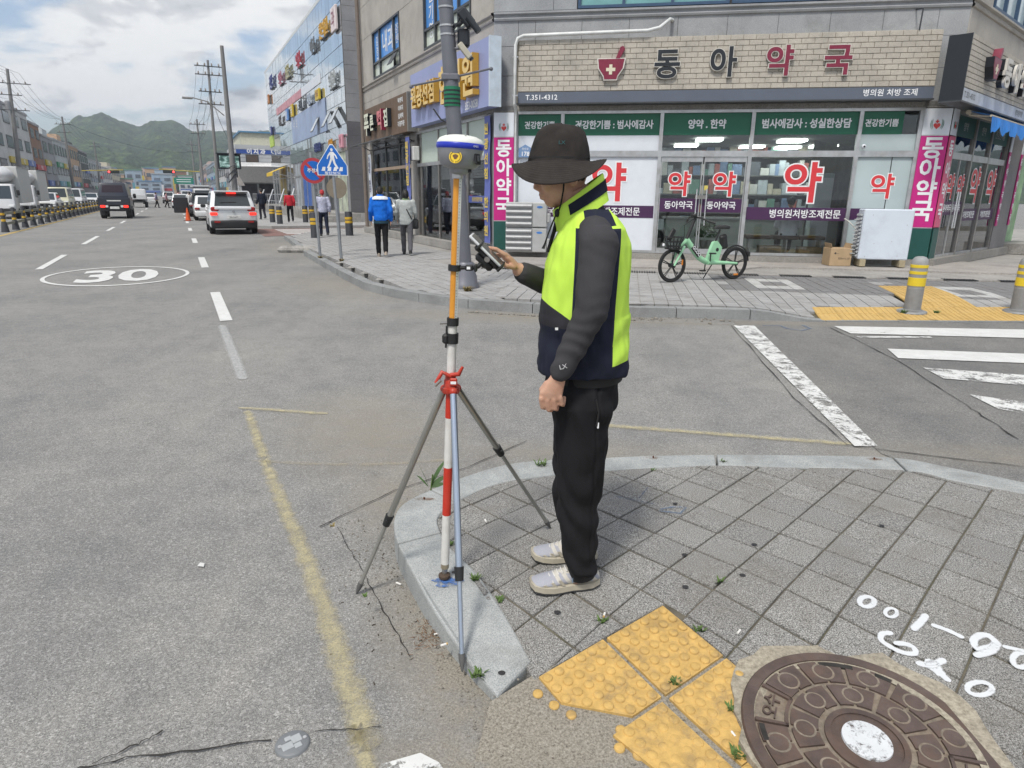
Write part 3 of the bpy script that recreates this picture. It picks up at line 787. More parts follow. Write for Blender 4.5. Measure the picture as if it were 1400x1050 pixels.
MB().lathe([(0.118, 0), (0.118, 0.011), (0.100, 0.011), (0.100, 0.006), (0, 0.006)], 40).build('hub_ring', M_IRON, mhc, 40)
MB().lathe([(0.072, 0.0), (0.070, 0.0125), (0.0, 0.0125)], 32).build('painted_hub', worn('hub_white', (0.62, 0.64, 0.66), 0.74, 26, 0.16), mhc, 40)
for a, rl in ((R(62), .09), (R(40), .04), (R(160), .05)): arc_block(0.296, 0.312, a, a + rl * 4, 0.0118).build('lifting_slot', M_CRACK, mhc)

# road stud by the lane edge
M_STUD = mat('stud_grey', (0.42, 0.44, 0.45), 0.45, 0.3, 0.1); g = gp(400, 1018)
stud = thing('road_stud', 'oval grey metal road stud beside the faded yellow line', 'road stud', (g.x, g.y, 0), 0.35)
MB().loft([((0, 0, 0), .052, .052), ((0, 0, .006), .050, .050), ((0, 0, .009), .046, .046)], 28).build('base', mat('stud_rim', (0.17, 0.18, 0.19), 0.5), stud, 40)
for dx, dy, sx, sy, a in ((-.014, -.012, .034, .026, .3), (.012, .012, .03, .03, .3), (-.012, .018, .02, .016, .3), (.016, -.016, .022, .018, .3)): MB().bevbox((dx, dy, .009), (sx, sy, .006), .002, a).build('facet', M_STUD, stud)
for dx in (-.036, .036): MB().lathe([(.006, .008), (.006, .0115), (.003, .0115), (0, .0115)], 10, (dx, dx * .2, 0)).build('bolt', mat('stud_bolt', (.6, .6, .6), .3, .8), stud)

# ------------------------------------------------------------------ far pavement in front of the corner building
FK = [(-8.35, 24.6), (-7.9, 23.6), (-5.65, 18.1), (-3.33, 13.05), (-2.58, 11.52), (-1.95, 10.7), (-1.38, 10.18), (-0.65, 9.66), (0.36, 9.28), (1.64, 9.10), (2.5, 9.05), (3.25, 9.0), (4.12, 8.86), (7.0, 8.97), (13, 9.3), (40, 10)]
def resample(P, step):
    P = [Vector((p[0], p[1], 0)) for p in P]; out = [P[0].copy()]; acc = 0
    for i in range(len(P) - 1):
        a, b_ = P[i], P[i + 1]; L = (b_ - a).length; pos = step - acc
        while pos <= L: out.append(a.lerp(b_, pos / L)); pos += step
        acc = L - (pos - step)
    out.append(P[-1]); return out
def kh(x, y):                                           # kerb height: drops to the crossing at the right
    return 0.13 - 0.115 * sstep(3.25, 4.2, x) if x > 3 else 0.13
FKI = []
_fk = [Vector((p[0], p[1], 0)) for p in FK]
for i, p in enumerate(_fk):
    d = (_fk[min(i + 1, len(_fk) - 1)] - _fk[max(i - 1, 0)]).normalized(); FKI.append(p + Vector((-d.y, d.x, 0)) * 0.18)
def fz(x, y):                                           # far pavement surface
    return 0.13 - 0.115 * sstep(3.3, 4.3, x) * (1 - sstep(8.9, 11.0, y))
def gf(px, py):
    z = 0.1
    for _ in range(30): p = gp(px, py, z); z = 0.5 * z + 0.5 * fz(p.x, p.y)
    return p
fbase = [(p.x, p.y) for p in FKI] + [(40, 40), (5, 40), tuple(st(31.5, 12).to_2d())]
farp = struct('far_pavement', MB().prism(fbase, -0.1, 0.005), M_BED)
def strip_prism(o, i_, zt):
    return MB().prism([(p.x, p.y) for p in o] + [(p.x, p.y) for p in i_[::-1]], -0.06, zt)
so, si = resample(FK, 0.25), None
for k in range(0, len(so) - 4, 4):
    o = so[k:k + 5]; n_ = []
    if o[0].x > 12: break
    for q, p in enumerate(o):
        i0 = k + q; d = (so[min(i0 + 1, len(so) - 1)] - so[max(i0 - 1, 0)]).normalized(); n_.append(p + Vector((-d.y, d.x, 0)) * 0.175)
    if 18.0 < o[2].y < 18.9 : continue                  # the kerb is broken away here
    o[-1] = o[-1].lerp(o[-2], .05); n_[-1] = n_[-1].lerp(n_[-2], .05)
    strip_prism(o, n_, lambda x, y: kh(x, y) + 0.004).build('kerb_stone', M_KERB_D, farp)
FU, FN = Vector((math.cos(R(-9.5)), math.sin(R(-9.5)), 0)), Vector((-math.sin(R(9.5)), -math.cos(R(9.5)), 0))
FP0 = Vector((3.357, 16.157, 0))
def fpt(u, v, z=0.0):
    """point of the ground u metres along the shop front, v metres out from it"""
    p = FP0 + FU * u + FN * v; return Vector((p.x, p.y, z))
CA = fpt(-3.91, 0); CB = fpt(6.06, 0)                   # corners of the building
def inside(poly, x, y):
    c = False; n = len(poly)
    for i in range(n):
        x1, y1 = poly[i]; x2, y2 = poly[(i + 1) % n]
        if (y1 > y) != (y2 > y) and x < (x2 - x1) * (y - y1) / (y2 - y1) + x1: c = not c
    return c
fpoly = [(p.x, p.y) for p in FKI] + [(40, 40), (5, 40), tuple(st(31.2, 6.2).to_2d())]
TC = [gf(*q) for q in ((1123, 438), (1420, 439), (1110, 420), (1248, 420), (1336, 420.5), (1200, 391), (1274, 392.5), (1420, 421))]
TACT_F = [(p.x, p.y) for p in (TC[0], TC[1], TC[7], TC[4], TC[6], TC[5], TC[3], TC[2])]
tiles = []
def light_ring(u, v):
    for cu, cv in ((2.0, 3.9), (5.0, 4.25), (-1.1, 3.9), (-4.1, 4.0)):
        du, dv = abs(u - cu), abs(v - cv)
        if du < 0.42 and dv < 0.62 and not (du < 0.2 and dv < 0.3): return True
    return False
for i in range(-26, 46):
    for j in range(13, 34):
        u, v = i * 0.2, j * 0.2
        pc = fpt(u + .1, v + .1)
        if (pc - st(0, 0)).dot(RN) < 5.0 and pc.x < -0.2: continue
        if not inside(fpoly, pc.x, pc.y) or inside(TACT_F, pc.x, pc.y) or pc.x > 11: continue
        sq = [tuple(fpt(u + a, v + c).to_2d()) for a, c in ((.006, .004), (.194, .004), (.194, .196), (.006, .196))]
        lt = light_ring(u + .1, v + .1); dk = v < 5.0 and u > 0.8 and not lt
        tiles.append((pc.length, sq, M_PAVER_LIGHT if lt else (M_PAVER_DARK if (dk and noise.noise((u * .9, v * .9, 3)) > -.35) else M_PAVER_FAR)))
for i in range(44, 156):
    for j in range(16, 36):
        s_, t_ = i * 0.2, j * 0.2
        pc = st(s_ + .1, t_ + .1)
        if t_ > 6.3 and s_ > 15: continue
        if t_ > 5.0 or not (pc.x < 2): 
            if (pc - FP0).dot(FU) > -3.9 and t_ >= 5.0: continue
            if t_ >= 5.0 and s_ < 15.2: continue
        if t_ < 5.0 and pc.x > -0.2: continue
        if not inside(fpoly, pc.x, pc.y): continue
        tiles.append((pc.length, [tuple(st(s_ + a, t_ + c).to_2d()) for a, c in ((.004, .006), (.004, .194), (.196, .194), (.196, .006))], M_PAVER_FAR))
tiles.sort(key=lambda q: q[0]); rest = {}
for k, (dd, sq, m_) in enumerate(tiles):
    dz = rnd.uniform(-.002, .002)
    b = MB().prism(sq, 0.0, lambda x, y, dz=dz: fz(x, y) + dz)
    b.f = b.f[1:]
    if k < 300: b.build('paver', m_, farp)
    else: rest.setdefault(m_.name, (m_, MB()))[1].add(b.v, b.f)
for m_, b in rest.values(): tag(b.build('pavers', m_, farp), kind='stuff')
# bed under the pavers, apron of the shop, rough concrete strip, drain gratings
bed = MB()
for i in range(-24, 60):
    for j in range(17, 75):
        x, y = i * .5, j * .5
        q = [(x, y), (x + .5, y), (x + .5, y + .5), (x, y + .5)]
        if all(inside(fpoly, *p) for p in q) and all(fz(*p) > .128 for p in q): bed.poly([(a, c, .118) for a, c in q])
bed.build('mortar_bed', M_CONC, farp)
MB().prism([tuple(fpt(u, v).to_2d()) for u, v in ((-4.3, 2.75), (8.5, 2.45), (10, 0.8), (7.6, -1.6), (6.0, .2), (-3.9, .2))], 0.0, 0.145).build('concrete_apron', M_CONC, farp)
MB().prism([tuple(fpt(u, v).to_2d()) for u, v in ((-4.0, 2.1), (1.6, 2.05), (2.3, 1.25), (7.9, 1.35), (9.3, .2), (7.4, -1.4), (6.0, .15), (-3.8, .15))], 0.0, 0.185).build('stone_apron', stone('apron_stone', (0.24, 0.225, 0.21), (0.42, 0.40, 0.38), 40, 1.5, stain=.2), farp)
for k in range(12):
    u = -3.6 + k * 1.0
    b = MB()
    for q in range(12): b.box((u + q * .05, 0, 0), (.028, .2, .02))
    b.v = [tuple(fpt(x, 2.62 - 0.022 * u + y) + Vector((0, 0, .143 + z))) for x, y, z in b.v]
    b.build('drain_grating', mat('grating', (0.05, 0.052, 0.055), 0.6, 0.4), farp)
def far_tactile(a, b_, c, nu, nv):
    """grid of ridged yellow tiles on three corners"""
    a, b_, c = (Vector((p[0], p[1], 0)) for p in (a, b_, c)); eu, ev = (b_ - a) / nu, (c - a) / nv
    for i in range(nu):
        for j in range(nv):
            q = [a + eu * (i + x) + ev * (j + y) for x, y in ((.01, .01), (.99, .01), (.99, .99), (.01, .99))]
            t = MB().prism([(p.x, p.y) for p in q], lambda x, y: fz(x, y) - .02, lambda x, y: fz(x, y) + .003)
            for r_ in range(4):
                y0 = (r_ + .25) / 4; y1 = (r_ + .7) / 4
                t.prism([((a + eu * (i + x) + ev * (j + y)).x, (a + eu * (i + x) + ev * (j + y)).y) for x, y in ((y0, .04), (y1, .04), (y1, .96), (y0, .96))], lambda x, y: fz(x, y), lambda x, y: fz(x, y) + .008)
            t.build('ridged_tile', M_TACT_FAR, farp)
far_tactile(TC[0], TC[1], TC[2], 10, 2)
far_tactile(TC[3], TC[4], TC[5], 3, 7)
# rubble where the kerb is broken, red crossing beyond, far block pavement
rk = thing('kerb_rubble', 'rough lump of broken concrete at the gap in the far kerb', 'rubble', gp(408, 345))
for k in range(3): MB().ball((k * .3 - .3, rnd.uniform(-.1, .1), .07), (.28, .2, .13), 9, 6).build('chunk', M_CONC, rk)
struct('alley_crossing', MB().poly([tuple(st(s_, t_, .012)) for s_, t_ in ((27.6, 2.9), (33.5, 3.0), (33.5, 14), (30.5, 14))]), mat('red_asphalt', (0.20, 0.115, 0.10), 0.9, var=.2, vs=4, dirt=.6, dirtcol=(.2, .19, .18), ds=1.5))
for k in range(5): flat('alley_crosswalk_bar', [st(28.9 + k * .85, 3.9 + .0), st(29.35 + k * .85, 3.9), st(29.35 + k * .85, 7.2), st(28.9 + k * .85, 7.2)], M_WHITE, 0.016)
fp2 = struct('far_block_pavement', MB().prism([tuple(st(s_, t_).to_2d()) for s_, t_ in ((33.6, 3.9), (34.5, 3.2), (240, 3.2), (240, 9.3), (33.6, 9.3))], -.1, .13), M_PAVER_FAR)
struct('opposite_pavement', MB().prism([tuple(st(s_, t_).to_2d()) for s_, t_ in ((20, -19.5), (300, -19.5), (300, -15.4), (20, -15.4))], -.1, .13), M_CONC)
MB().prism([tuple(st(s_, t_).to_2d()) for s_, t_ in ((34.4, 3.05), (240, 3.05), (240, 3.2), (34.4, 3.2))], -.1, .134).build('kerb_strip', M_KERB_D, fp2)
# ------------------------------------------------------------------ corner building with the pharmacy
M_GRAN = stone('granite_panel', (0.23, 0.245, 0.265), (0.38, 0.395, 0.415), 90, 0.9, 0.15, stain=0.35)
M_GRAN_W = stone('granite_panel_warm', (0.31, 0.295, 0.275), (0.47, 0.45, 0.42), 90, 0.7, 0.15, stain=0.25)
M_JOINT = mat('panel_joint', (0.10, 0.10, 0.10), 0.9, var=.3)
M_ALU = mat('aluminium', (0.50, 0.51, 0.52), 0.38, 0.75, 0.15, 5, dirt=0.35, dirtcol=(0.24, 0.19, 0.13), ds=3)
M_ALU_D = mat('steel_frame', (0.33, 0.32, 0.31), 0.35, 0.7, 0.2, 4, dirt=0.4, dirtcol=(0.2, 0.15, 0.1), ds=2)
M_BLUEFR = mat('blue_window_frame', (0.045, 0.085, 0.15), 0.45, 0.2, 0.1)
M_DARKFR = mat('dark_window_frame', (0.06, 0.065, 0.07), 0.45, 0.2, 0.1)
def glass(name, tint=(0.86, 0.89, 0.89), refl=0.075, rough=0.02):
    s = NT(name); t = s.t
    tr = s.n('ShaderNodeBsdfTransparent'); tr.inputs[0].default_value = (*tint, 1)
    gl = s.n('ShaderNodeBsdfGlossy'); gl.inputs[0].default_value = (0.95, 0.97, 1, 1); gl.inputs['Roughness'].default_value = rough
    fr = s.n('ShaderNodeFresnel'); fr.inputs[0].default_value = 1.5
    f = s.math('MULTIPLY_ADD', fr.outputs[0], 0.9, refl - 0.06, clamp=True)
    mx = s.n('ShaderNodeMixShader'); s.l(f, mx.inputs[0]); s.l(tr.outputs[0], mx.inputs[1]); s.l(gl.outputs[0], mx.inputs[2])
    s.l(mx.outputs[0], s.out.inputs[0]); t.nodes.remove(s.b); return s.m
M_GLASS = glass('window_glass')
M_GLASS_D = glass('window_glass_smoked', (0.55, 0.60, 0.60), 0.2)
M_TEAL = mat('teal_window', (0.16, 0.36, 0.36), 0.12, 0.0, 0.25, 1.2, spec=0.7)
M_FILM_W = mat('white_film', (0.66, 0.70, 0.76), 0.45, var=0.03)
M_FILM_FROST = mat('frosted_film', (0.42, 0.50, 0.52), 0.5, var=0.08, vs=1.0)
M_GREEN = mat('green_film', (0.018, 0.125, 0.075), 0.45, var=0.05)
M_PURPLE = mat('purple_film', (0.060, 0.022, 0.075), 0.45, var=0.06)
M_WTXT = mat('white_lettering', (0.78, 0.80, 0.82), 0.5, var=0.02)
M_RED = mat('red_lettering', (0.62, 0.045, 0.055), 0.45, var=0.03)
M_MAG = mat('magenta_film', (0.50, 0.018, 0.20), 0.45, var=0.05, vs=2)
M_PINK = mat('faded_pink_film', (0.58, 0.10, 0.20), 0.5, var=0.1, vs=3)
M_DGREEN = mat('dark_green_film', (0.012, 0.075, 0.065), 0.45, var=0.08)
FR_ = Matrix.Translation(FP0) @ Matrix.Rotation(R(-9.5), 4, 'Z')
FL_ = Matrix.Translation(CA) @ Matrix.Rotation(R(-64), 4, 'Z')
FRR = Matrix.Translation(CB) @ Matrix.Rotation(R(42.5), 4, 'Z')
bld = thing('corner_building', 'grey granite corner building with a pharmacy on the ground floor', 'building', FP0, R(-9.5))
REL = {'F': Matrix.Identity(4), 'L': FR_.inverted() @ FL_, 'R': FR_.inverted() @ FRR}
def fb(fr, mb, name, m, parent=None, smooth=0):
    if fr != 'F': mb.xf(REL[fr])
    return mb.build(name, m, parent if parent is not None else bld, smooth)
def box3(x0, x1, y0, y1, z0, z1): return MB().span((x0, y0, z0), (x1, y1, z1))
# core of the upper storeys and back walls
def loc2(fr, x, y): p = REL[fr] @ Vector((x, y, 0)); return (p.x, p.y)
core = [loc2('F', -3.85, .06), loc2('F', 6.0, .06), loc2('R', 9.0, .06), loc2('R', 9.0, 9), loc2('L', -12.4, 9), loc2('L', -12.4, .06)]
MB().prism(core, 3.62, 11.0).build('upper_wall', M_JOINT, bld)
MB().prism([(x * .99, y) for x, y in core], 11.0, 11.4).build('parapet', M_GRAN, bld)
# granite cladding, one panel at a time
def panels(fr, xs, zs, m, y=0.0, skip=lambda x0, x1, z0, z1: False, th=0.05):
    for i in range(len(xs) - 1):
        for k in range(len(zs) - 1):
            if skip(xs[i], xs[i + 1], zs[k], zs[k + 1]): continue
            g = 0.006
            b = MB().bevbox(((xs[i] + xs[i + 1]) / 2, y + th / 2, (zs[k] + zs[k + 1]) / 2), (xs[i + 1] - xs[i] - g, th, zs[k + 1] - zs[k] - g), 0.005)
            fb(fr, b, 'granite_panel', m)
panels('F', [-3.91, -3.34], [3.52, 4.28, 4.9, 5.43], M_GRAN); panels('F', [5.46, 6.05], [3.52, 4.28, 4.9, 5.43], M_GRAN)
panels('F', [-3.34, -2.95, -1.9, -.85, .2, 1.25, 2.3, 3.35, 4.4, 5.46], [4.9, 5.43], M_GRAN)
panels('F', [-3.34, -1.9, 0.2, 2.3, 4.4, 5.46], [3.52, 4.9], M_GRAN, .02)
panels('F', [-3.91, -2.55, -2.02], [5.62, 6.35, 7.3, 8.3, 9.3, 10.9], M_GRAN)
panels('F', [3.83, 4.6, 6.05], [5.62, 6.35, 7.3, 8.3, 9.3, 10.9], M_GRAN)
panels('F', [-2.02, -.9, .2, 1.3, 2.5, 3.83], [7.32, 8.3, 9.3, 10.9], M_GRAN)
def skipw(x0, x1, z0, z1): return z0 < 7.1 and z0 > 5.5 and ((x0 > -10.75 and x1 < -7.2) or (x0 > -4.95 and x1 < -1.3))
panels('L', [-12.45, -10.7, -9.6, -8.5, -7.3, -6.2, -4.9, -3.7, -2.6, -1.35, -.02], [5.62, 7.2, 8.3, 9.3, 10.9], M_GRAN_W, skip=skipw)
panels('L', [-12.45, -11.0, -9.6, -8.2, -6.8, -5.4, -4.0, -2.6, -1.2, -.02], [3.62, 5.0, 5.43], M_GRAN_W)
panels('R', [0.01, 1.5, 3.0, 4.5, 6, 7.5, 9], [3.62, 4.8, 5.43], M_GRAN_W)
panels('R', [0.01, 1.4], [5.62, 6.5, 7.4, 8.6, 10.9], M_GRAN_W); panels('R', [4.4, 6, 7.5, 9], [5.62, 6.5, 7.4, 8.6, 10.9], M_GRAN_W); panels('R', [1.4, 2.9, 4.4], [7.4, 8.6, 10.9], M_GRAN_W)
# string course round the three fronts
for fr, x0, x1 in (('F', -3.9, 6.04), ('L', -12.5, .0), ('R', .0, 9)):
    b = MB(); prof = [(.06, 5.40), (-.035, 5.43), (-.05, 5.47), (-.02, 5.50), (-.02, 5.53), (-.075, 5.56), (-.075, 5.60), (.06, 5.63)]
    n = len(prof); b.v = [(x0, y, z) for y, z in prof] + [(x1, y, z) for y, z in prof]; b.f = [(i, i + 1, n + i + 1, n + i) for i in range(n - 1)]
    fb(fr, b, 'string_course', M_GRAN if fr == 'F' else M_GRAN_W)
# upper windows
def window(fr, x0, x1, z0, z1, cols, split, frm, pane, low=None, film=None):
    f = MB(); t = .06
    f.span((x0, -.03, z0), (x0 + t, .12, z1)).span((x1 - t, -.03, z0), (x1, .12, z1)).span((x0 + t, -.028, z0), (x1 - t, .12, z0 + t)).span((x0 + t, -.028, z1 - t), (x1 - t, .12, z1))
    for c in cols: f.span((c - t / 2, -.026, z0 + t), (c + t / 2, .12, z1 - t))
    if split: f.span((x0 + t, -.024, split - t / 2), (x1 - t, .12, split + t / 2))
    w = fb(fr, f, 'window', frm)
    cs = [x0 + t] + list(cols) + [x1 - t]
    for i in range(len(cs) - 1):
        if split:
            fb(fr, box3(cs[i], cs[i + 1], .05, .055, z0 + t, split), 'pane', low or pane, w); fb(fr, box3(cs[i], cs[i + 1], .05, .055, split, z1 - t), 'pane', pane, w)
        else: fb(fr, box3(cs[i], cs[i + 1], .05, .055, z0 + t, z1 - t), 'pane', pane, w)
    return w
M_BLUEFILM = mat('blue_film', (0.075, 0.27, 0.66), 0.35, var=0.12, vs=1.5)
M_PALEPANE = mat('pale_green_pane', (0.60, 0.66, 0.58), 0.25, var=0.12, vs=2)
window('F', -2.0, 1.25, 5.63, 7.3, (-1.0, -.95 + 1.0), None, M_BLUEFR, M_TEAL); window('F', 1.3, 3.8, 5.63, 7.3, (2.4,), None, M_BLUEFR, M_TEAL)
wa = window('L', -10.65, -7.3, 5.64, 7.2, (-9.75, -8.0), 6.15, M_DARKFR, M_BLUEFILM, M_PALEPANE)
wb = window('L', -4.9, -1.35, 5.64, 7.2, (-3.95, -3.0, -2.2), 6.15, M_DARKFR, M_BLUEFILM, M_PALEPANE)
window('R', 1.45, 4.35, 5.64, 7.4, (2.4, 3.4), None, M_BLUEFR, mat('pale_window', (0.45, 0.55, 0.58), .12, spec=.7, vs=1))
def ftext(fr, body, x, y, z, size, m, parent, **k):
    b = text_mb(body, size, k.get('ext', 0), k.get('bold', 0.012), k.get('align', 'CENTER'), k.get('sx', 1), k.get('spacing', 1)); b.xf(Matrix.Translation((x, y, z))); return fb(fr, b, 'lettering', m, parent)
ftext('L', '내과', -8.85, .04, 6.65, .75, M_WTXT, wa); ftext('L', '김\n경\n영', -10.2, .04, 6.85, .33, M_WTXT, wa); ftext('L', '검진\n센터', -7.66, .04, 6.8, .3, M_WTXT, wa)
ftext('L', '김\n기\n영', -4.4, .04, 7.0, .45, M_WTXT, wb); ftext('L', '내과', -3.4, .04, 6.9, .45, M_WTXT, wb)
fb('L', MB().box((-7.7, -.16, 5.88), (.5, .02, .42), m=Matrix.Rotation(-.55, 3, 'X')), 'open_sash', M_DARKFR, wa)
# ---- ground floor, pharmacy front
Z0, ZT, ZTR0, ZTR1 = 0.32, 3.5, 2.51, 2.64
MUL = [-3.36, -2.27, 0.0, 2.0, 4.25, 5.46]
fb('F', box3(-3.9, 6.04, -.16, .25, 0.13, Z0 - .01), 'plinth', stone('plinth_stone', (0.20, 0.19, 0.18), (0.34, 0.33, 0.31), 50, 1.2, stain=.3))
fb('F', box3(-3.9, 6.04, .0, .22, ZT + .01, 3.64), 'lintel', stone('lintel_stucco', (0.20, 0.195, 0.185), (0.36, 0.35, 0.33), 30, 1.0, stain=.5))
for i, x in enumerate(MUL): fb('F', box3(x - .04, x + .04, .0, .09, Z0, ZT - .05), 'mullion', M_ALU if i != 5 else M_ALU)
fb('F', box3(-3.4, 5.5, -.01, .10, ZT - .05, ZT + .01), 'head_rail', M_ALU)
for i in range(5):
    x0, x1 = MUL[i] + .04, MUL[i + 1] - .04
    fb('F', box3(x0, x1, .005, .085, ZTR0, ZTR1), 'transom', M_ALU)
    fb('F', box3(x0, x1, .005, .085, Z0, Z0 + (.06 if i != 2 else .03)), 'bottom_rail', M_ALU)
    fb('F', box3(x0, x1, .055, .06, ZTR1, ZT - .05), 'fanlight', M_GLASS if i < 4 else M_GLASS)
    gx1 = x1 if i < 4 else x1 - .3
    fl = fb('F', box3(x0, gx1, .044, .049, 2.98, ZT - .052), 'green_fascia', M_GREEN)
    ftext('F', ('건강한기쁨', '건강한기쁨 : 범사에감사', '양약 . 한약', '범사에감사 : 성실한상담', '건강한기쁨')[i], (x0 + gx1) / 2 + (0, .05, 0, .0, -.02)[i], .040, 3.21, (.175, .20, .21, .21, .165)[i], M_WTXT, fl, bold=.03, sx=.9)
for x0, x1, z0, z1, m in ((-3.32, -2.31, ZTR1, 2.98, M_FILM_W), (-2.23, -.04, ZTR1, 2.98, M_FILM_W), (4.29, 5.42, ZTR1, 2.98, M_FILM_FROST), (-3.32, -2.31, Z0 + .06, ZTR0, M_FILM_W), (-2.23, -.04, Z0 + .06, ZTR0, M_FILM_W), (4.29, 5.0, Z0 + .06, ZTR0, M_FILM_FROST), (5.02, 5.42, Z0 + .06, ZTR0, M_FILM_FROST)):
    fb('F', box3(x0, x1, .05, .058, z0, z1), 'film_panel', m)
fb('F', box3(2.04, 4.21, .055, .061, Z0 + .06, ZTR0), 'shop_window', M_GLASS)
def yak(x, z, h, fr='F', par=None):
    """the red sign for medicine with its white outline"""
    s_ = h / 0.93
    a = text_mb('약', s_, 0, .055, res=6); a.xf(Matrix.Translation((x, .042, z))); o = fb(fr, a, 'lettering_outline', M_WTXT, par)
    b = text_mb('약', s_, 0, .022, res=6); b.xf(Matrix.Translation((x, .038, z))); fb(fr, b, 'lettering', M_RED, o)
yak(3.19, 1.94, .86); yak(4.88, 1.88, .52); yak(-1.15, 1.92, .86); yak(-2.75, 1.92, .5)
for x0, x1, z0, z1 in ((-3.32, -.06, 1.13, 1.41), (2.04, 4.21, 1.13, 1.41), (4.29, 5.0, 1.16, 1.41)): fb('F', box3(x0, x1, .043, .048, z0, z1), 'purple_band', M_PURPLE)
ftext('F', '병의원처방조제전문', 3.33, .038, 1.27, .205, M_WTXT, None, bold=.014, sx=.92); ftext('F', '병의원처방조제전문', -1.15, .038, 1.27, .205, M_WTXT, None, bold=.014, sx=.92); ftext('F', '동아약국', -2.75, .038, 1.27, .205, M_WTXT, None, bold=.014, sx=.92)
# double door
for k, (x0, x1) in enumerate(((.05, .985), (1.015, 1.95))):
    d = fb('F', MB().span((x0, .03, Z0 + .03), (x0 + .022, .07, 2.40)).span((x1 - .022, .03, Z0 + .03), (x1, .07, 2.40)).span((x0, .028, 2.40), (x1, .072, 2.50)).span((x0 + .022, .03, Z0 + .03), (x1 - .022, .07, Z0 + .12)), 'door', M_ALU)
    fb('F', box3(x0 + .022, x1 - .022, .048, .056, Z0 + .12, 2.40), 'pane', M_GLASS, d)
    fb('F', box3(x0 + .022, x1 - .022, .040, .045, 1.28, 1.585), 'purple_band', M_PURPLE, d)
    ftext('F', '동아약국', (x0 + x1) / 2 - .01, .036, 1.435, .19, M_WTXT, d, bold=.014, sx=.95)
    yak((.48, 1.49)[k], 1.9, .54, 'F', d)
    hx = (x1 - .09) if k == 0 else (x0 + .10)
    fb('F', MB().tube([(hx, -.05, .98), (hx, -.05, 1.80)], .017, 10).tube([(hx, -.05, 1.70), (hx, .04, 1.70)], .012, 8).tube([(hx, -.05, 1.08), (hx, .04, 1.08)], .012, 8), 'handle', mat('chrome', (.75, .76, .78), .2, .9, .03), d, 60)
fb('F', box3(.86, 1.14, -.055, -.03, 1.58, 1.66), 'door_lock', M_ALU_D)
fb('F', box3(1.06, 1.14, .036, .044, 1.78, 1.88), 'yellow_notice', mat('yellow_note', (.6, .5, .12), .6))
# interior of the pharmacy
M_INT = mat('interior_wall', (0.16, 0.165, 0.16), .8, var=.1, vs=1); M_FLOOR = mat('interior_floor', (0.16, 0.155, 0.14), .4, var=.1, vs=2)
b = MB(); b.quad((-3.3, .2, .3), (5.4, .2, .3), (5.4, 5, .3), (-1.0, 5, .3)); b.build('interior_floor', M_FLOOR, bld)
b = MB(); b.quad((-3.3, .12, 3.0), (5.4, .12, 3.0), (5.4, 5, 3.0), (-1.0, 5, 3.0)); b.build('interior_ceiling', M_INT, bld)
b = MB(); b.quad((-3.36, .15, .3), (-1.0, 5, .3), (-1.0, 5, 3.5), (-3.36, .15, 3.5)).quad((-1.0, 5, .3), (5.45, 5, .3), (5.45, 5, 3.5), (-1.0, 5, 3.5)).quad((5.45, 5, .3), (5.45, .12, .3), (5.45, .12, 3.5), (5.45, 5, 3.5)); b.build('interior_wall', M_INT, bld)
M_LAMP = mat('ceiling_lamp', (0.95, 1.0, 0.92), .5, var=0, emit=5.0)
for x, y in ((1.2, 1.2), (.8, 3.0), (3.2, 1.6), (4.4, 3.4), (2.6, 3.6), (-.6, 2.4), (3.6, 3.9)): fb('F', box3(x - .3, x + .3, y - .3, y + .3, 2.94, 2.98), 'ceiling_lamp', M_LAMP)
pal = [mat('pack_%d' % k, c, .5, var=.1) for k, c in enumerate(((.45, .50, .55), (.18, .26, .42), (.5, .46, .36), (.42, .14, .12), (.16, .32, .26), (.62, .62, .60), (.10, .11, .13)))]
shelf = thing('pharmacy_shelves', 'tall shelves of medicine packs behind the pharmacy window', 'shelves', tuple(FR_ @ Vector((0, 0, .3))), R(-9.5))
for k in range(5): box3(-.6, 5.3, 4.25, 4.9, .35 + k * .52, .38 + k * .52).build('shelf', M_INT, shelf)
rs = random.Random(5); packs = [MB() for _ in pal]
for k in range(5):
    x = -.55
    while x < 5.2:
        wd, ht = rs.uniform(.08, .3), rs.uniform(.15, .42); packs[rs.randrange(len(pal))].span((x, 4.22 + rs.uniform(0, .1), .381 + k * .52), (x + wd * .94, 4.7, .381 + k * .52 + ht)); x += wd
for p_, m_ in zip(packs, pal): tag(p_.build('medicine_packs', m_, shelf), kind='stuff')
box3(.4, 4.9, 2.9, 3.4, .0, .75).build('counter', mat('counter', (.36, .40, .38), .4, var=.05), shelf); box3(.3, 5.0, 2.85, 3.45, .75, .8).build('counter_top', M_ALU, shelf)
wl_ = thing('white_locker', 'pale upright cabinet inside the pharmacy beside its big window', 'cabinet', tuple(FR_ @ Vector((4.0, 1.5, .3))), R(-9.5))
MB().bevbox((0, 0, .95), (.42, .42, 1.9), .01).build('body', M_FILM_FROST, wl_); box3(-.2, .2, -.225, -.214, .1, 1.8).build('door', M_FILM_W, wl_)
bn = thing('waiting_bench', 'low brown bench seen through the pharmacy window', 'bench', tuple(FR_ @ Vector((3.0, .55, .3))), R(-9.5))
for x in (-.55, .05, .65): MB().bevbox((x, 0, .42), (.58, .42, .09), .02).build('seat', mat('brown_leather', (.10, .055, .04), .45), bn)
for x in (-.75, .1, .85): box3(x - .02, x + .02, -.15, .15, 0, .38).build('leg', M_ALU_D, bn)
M_CARD = mat('cardboard', (.40, .29, .175), .85, var=.08, vs=7); M_CTXT = mat('box_print', (.06, .05, .045), .8)
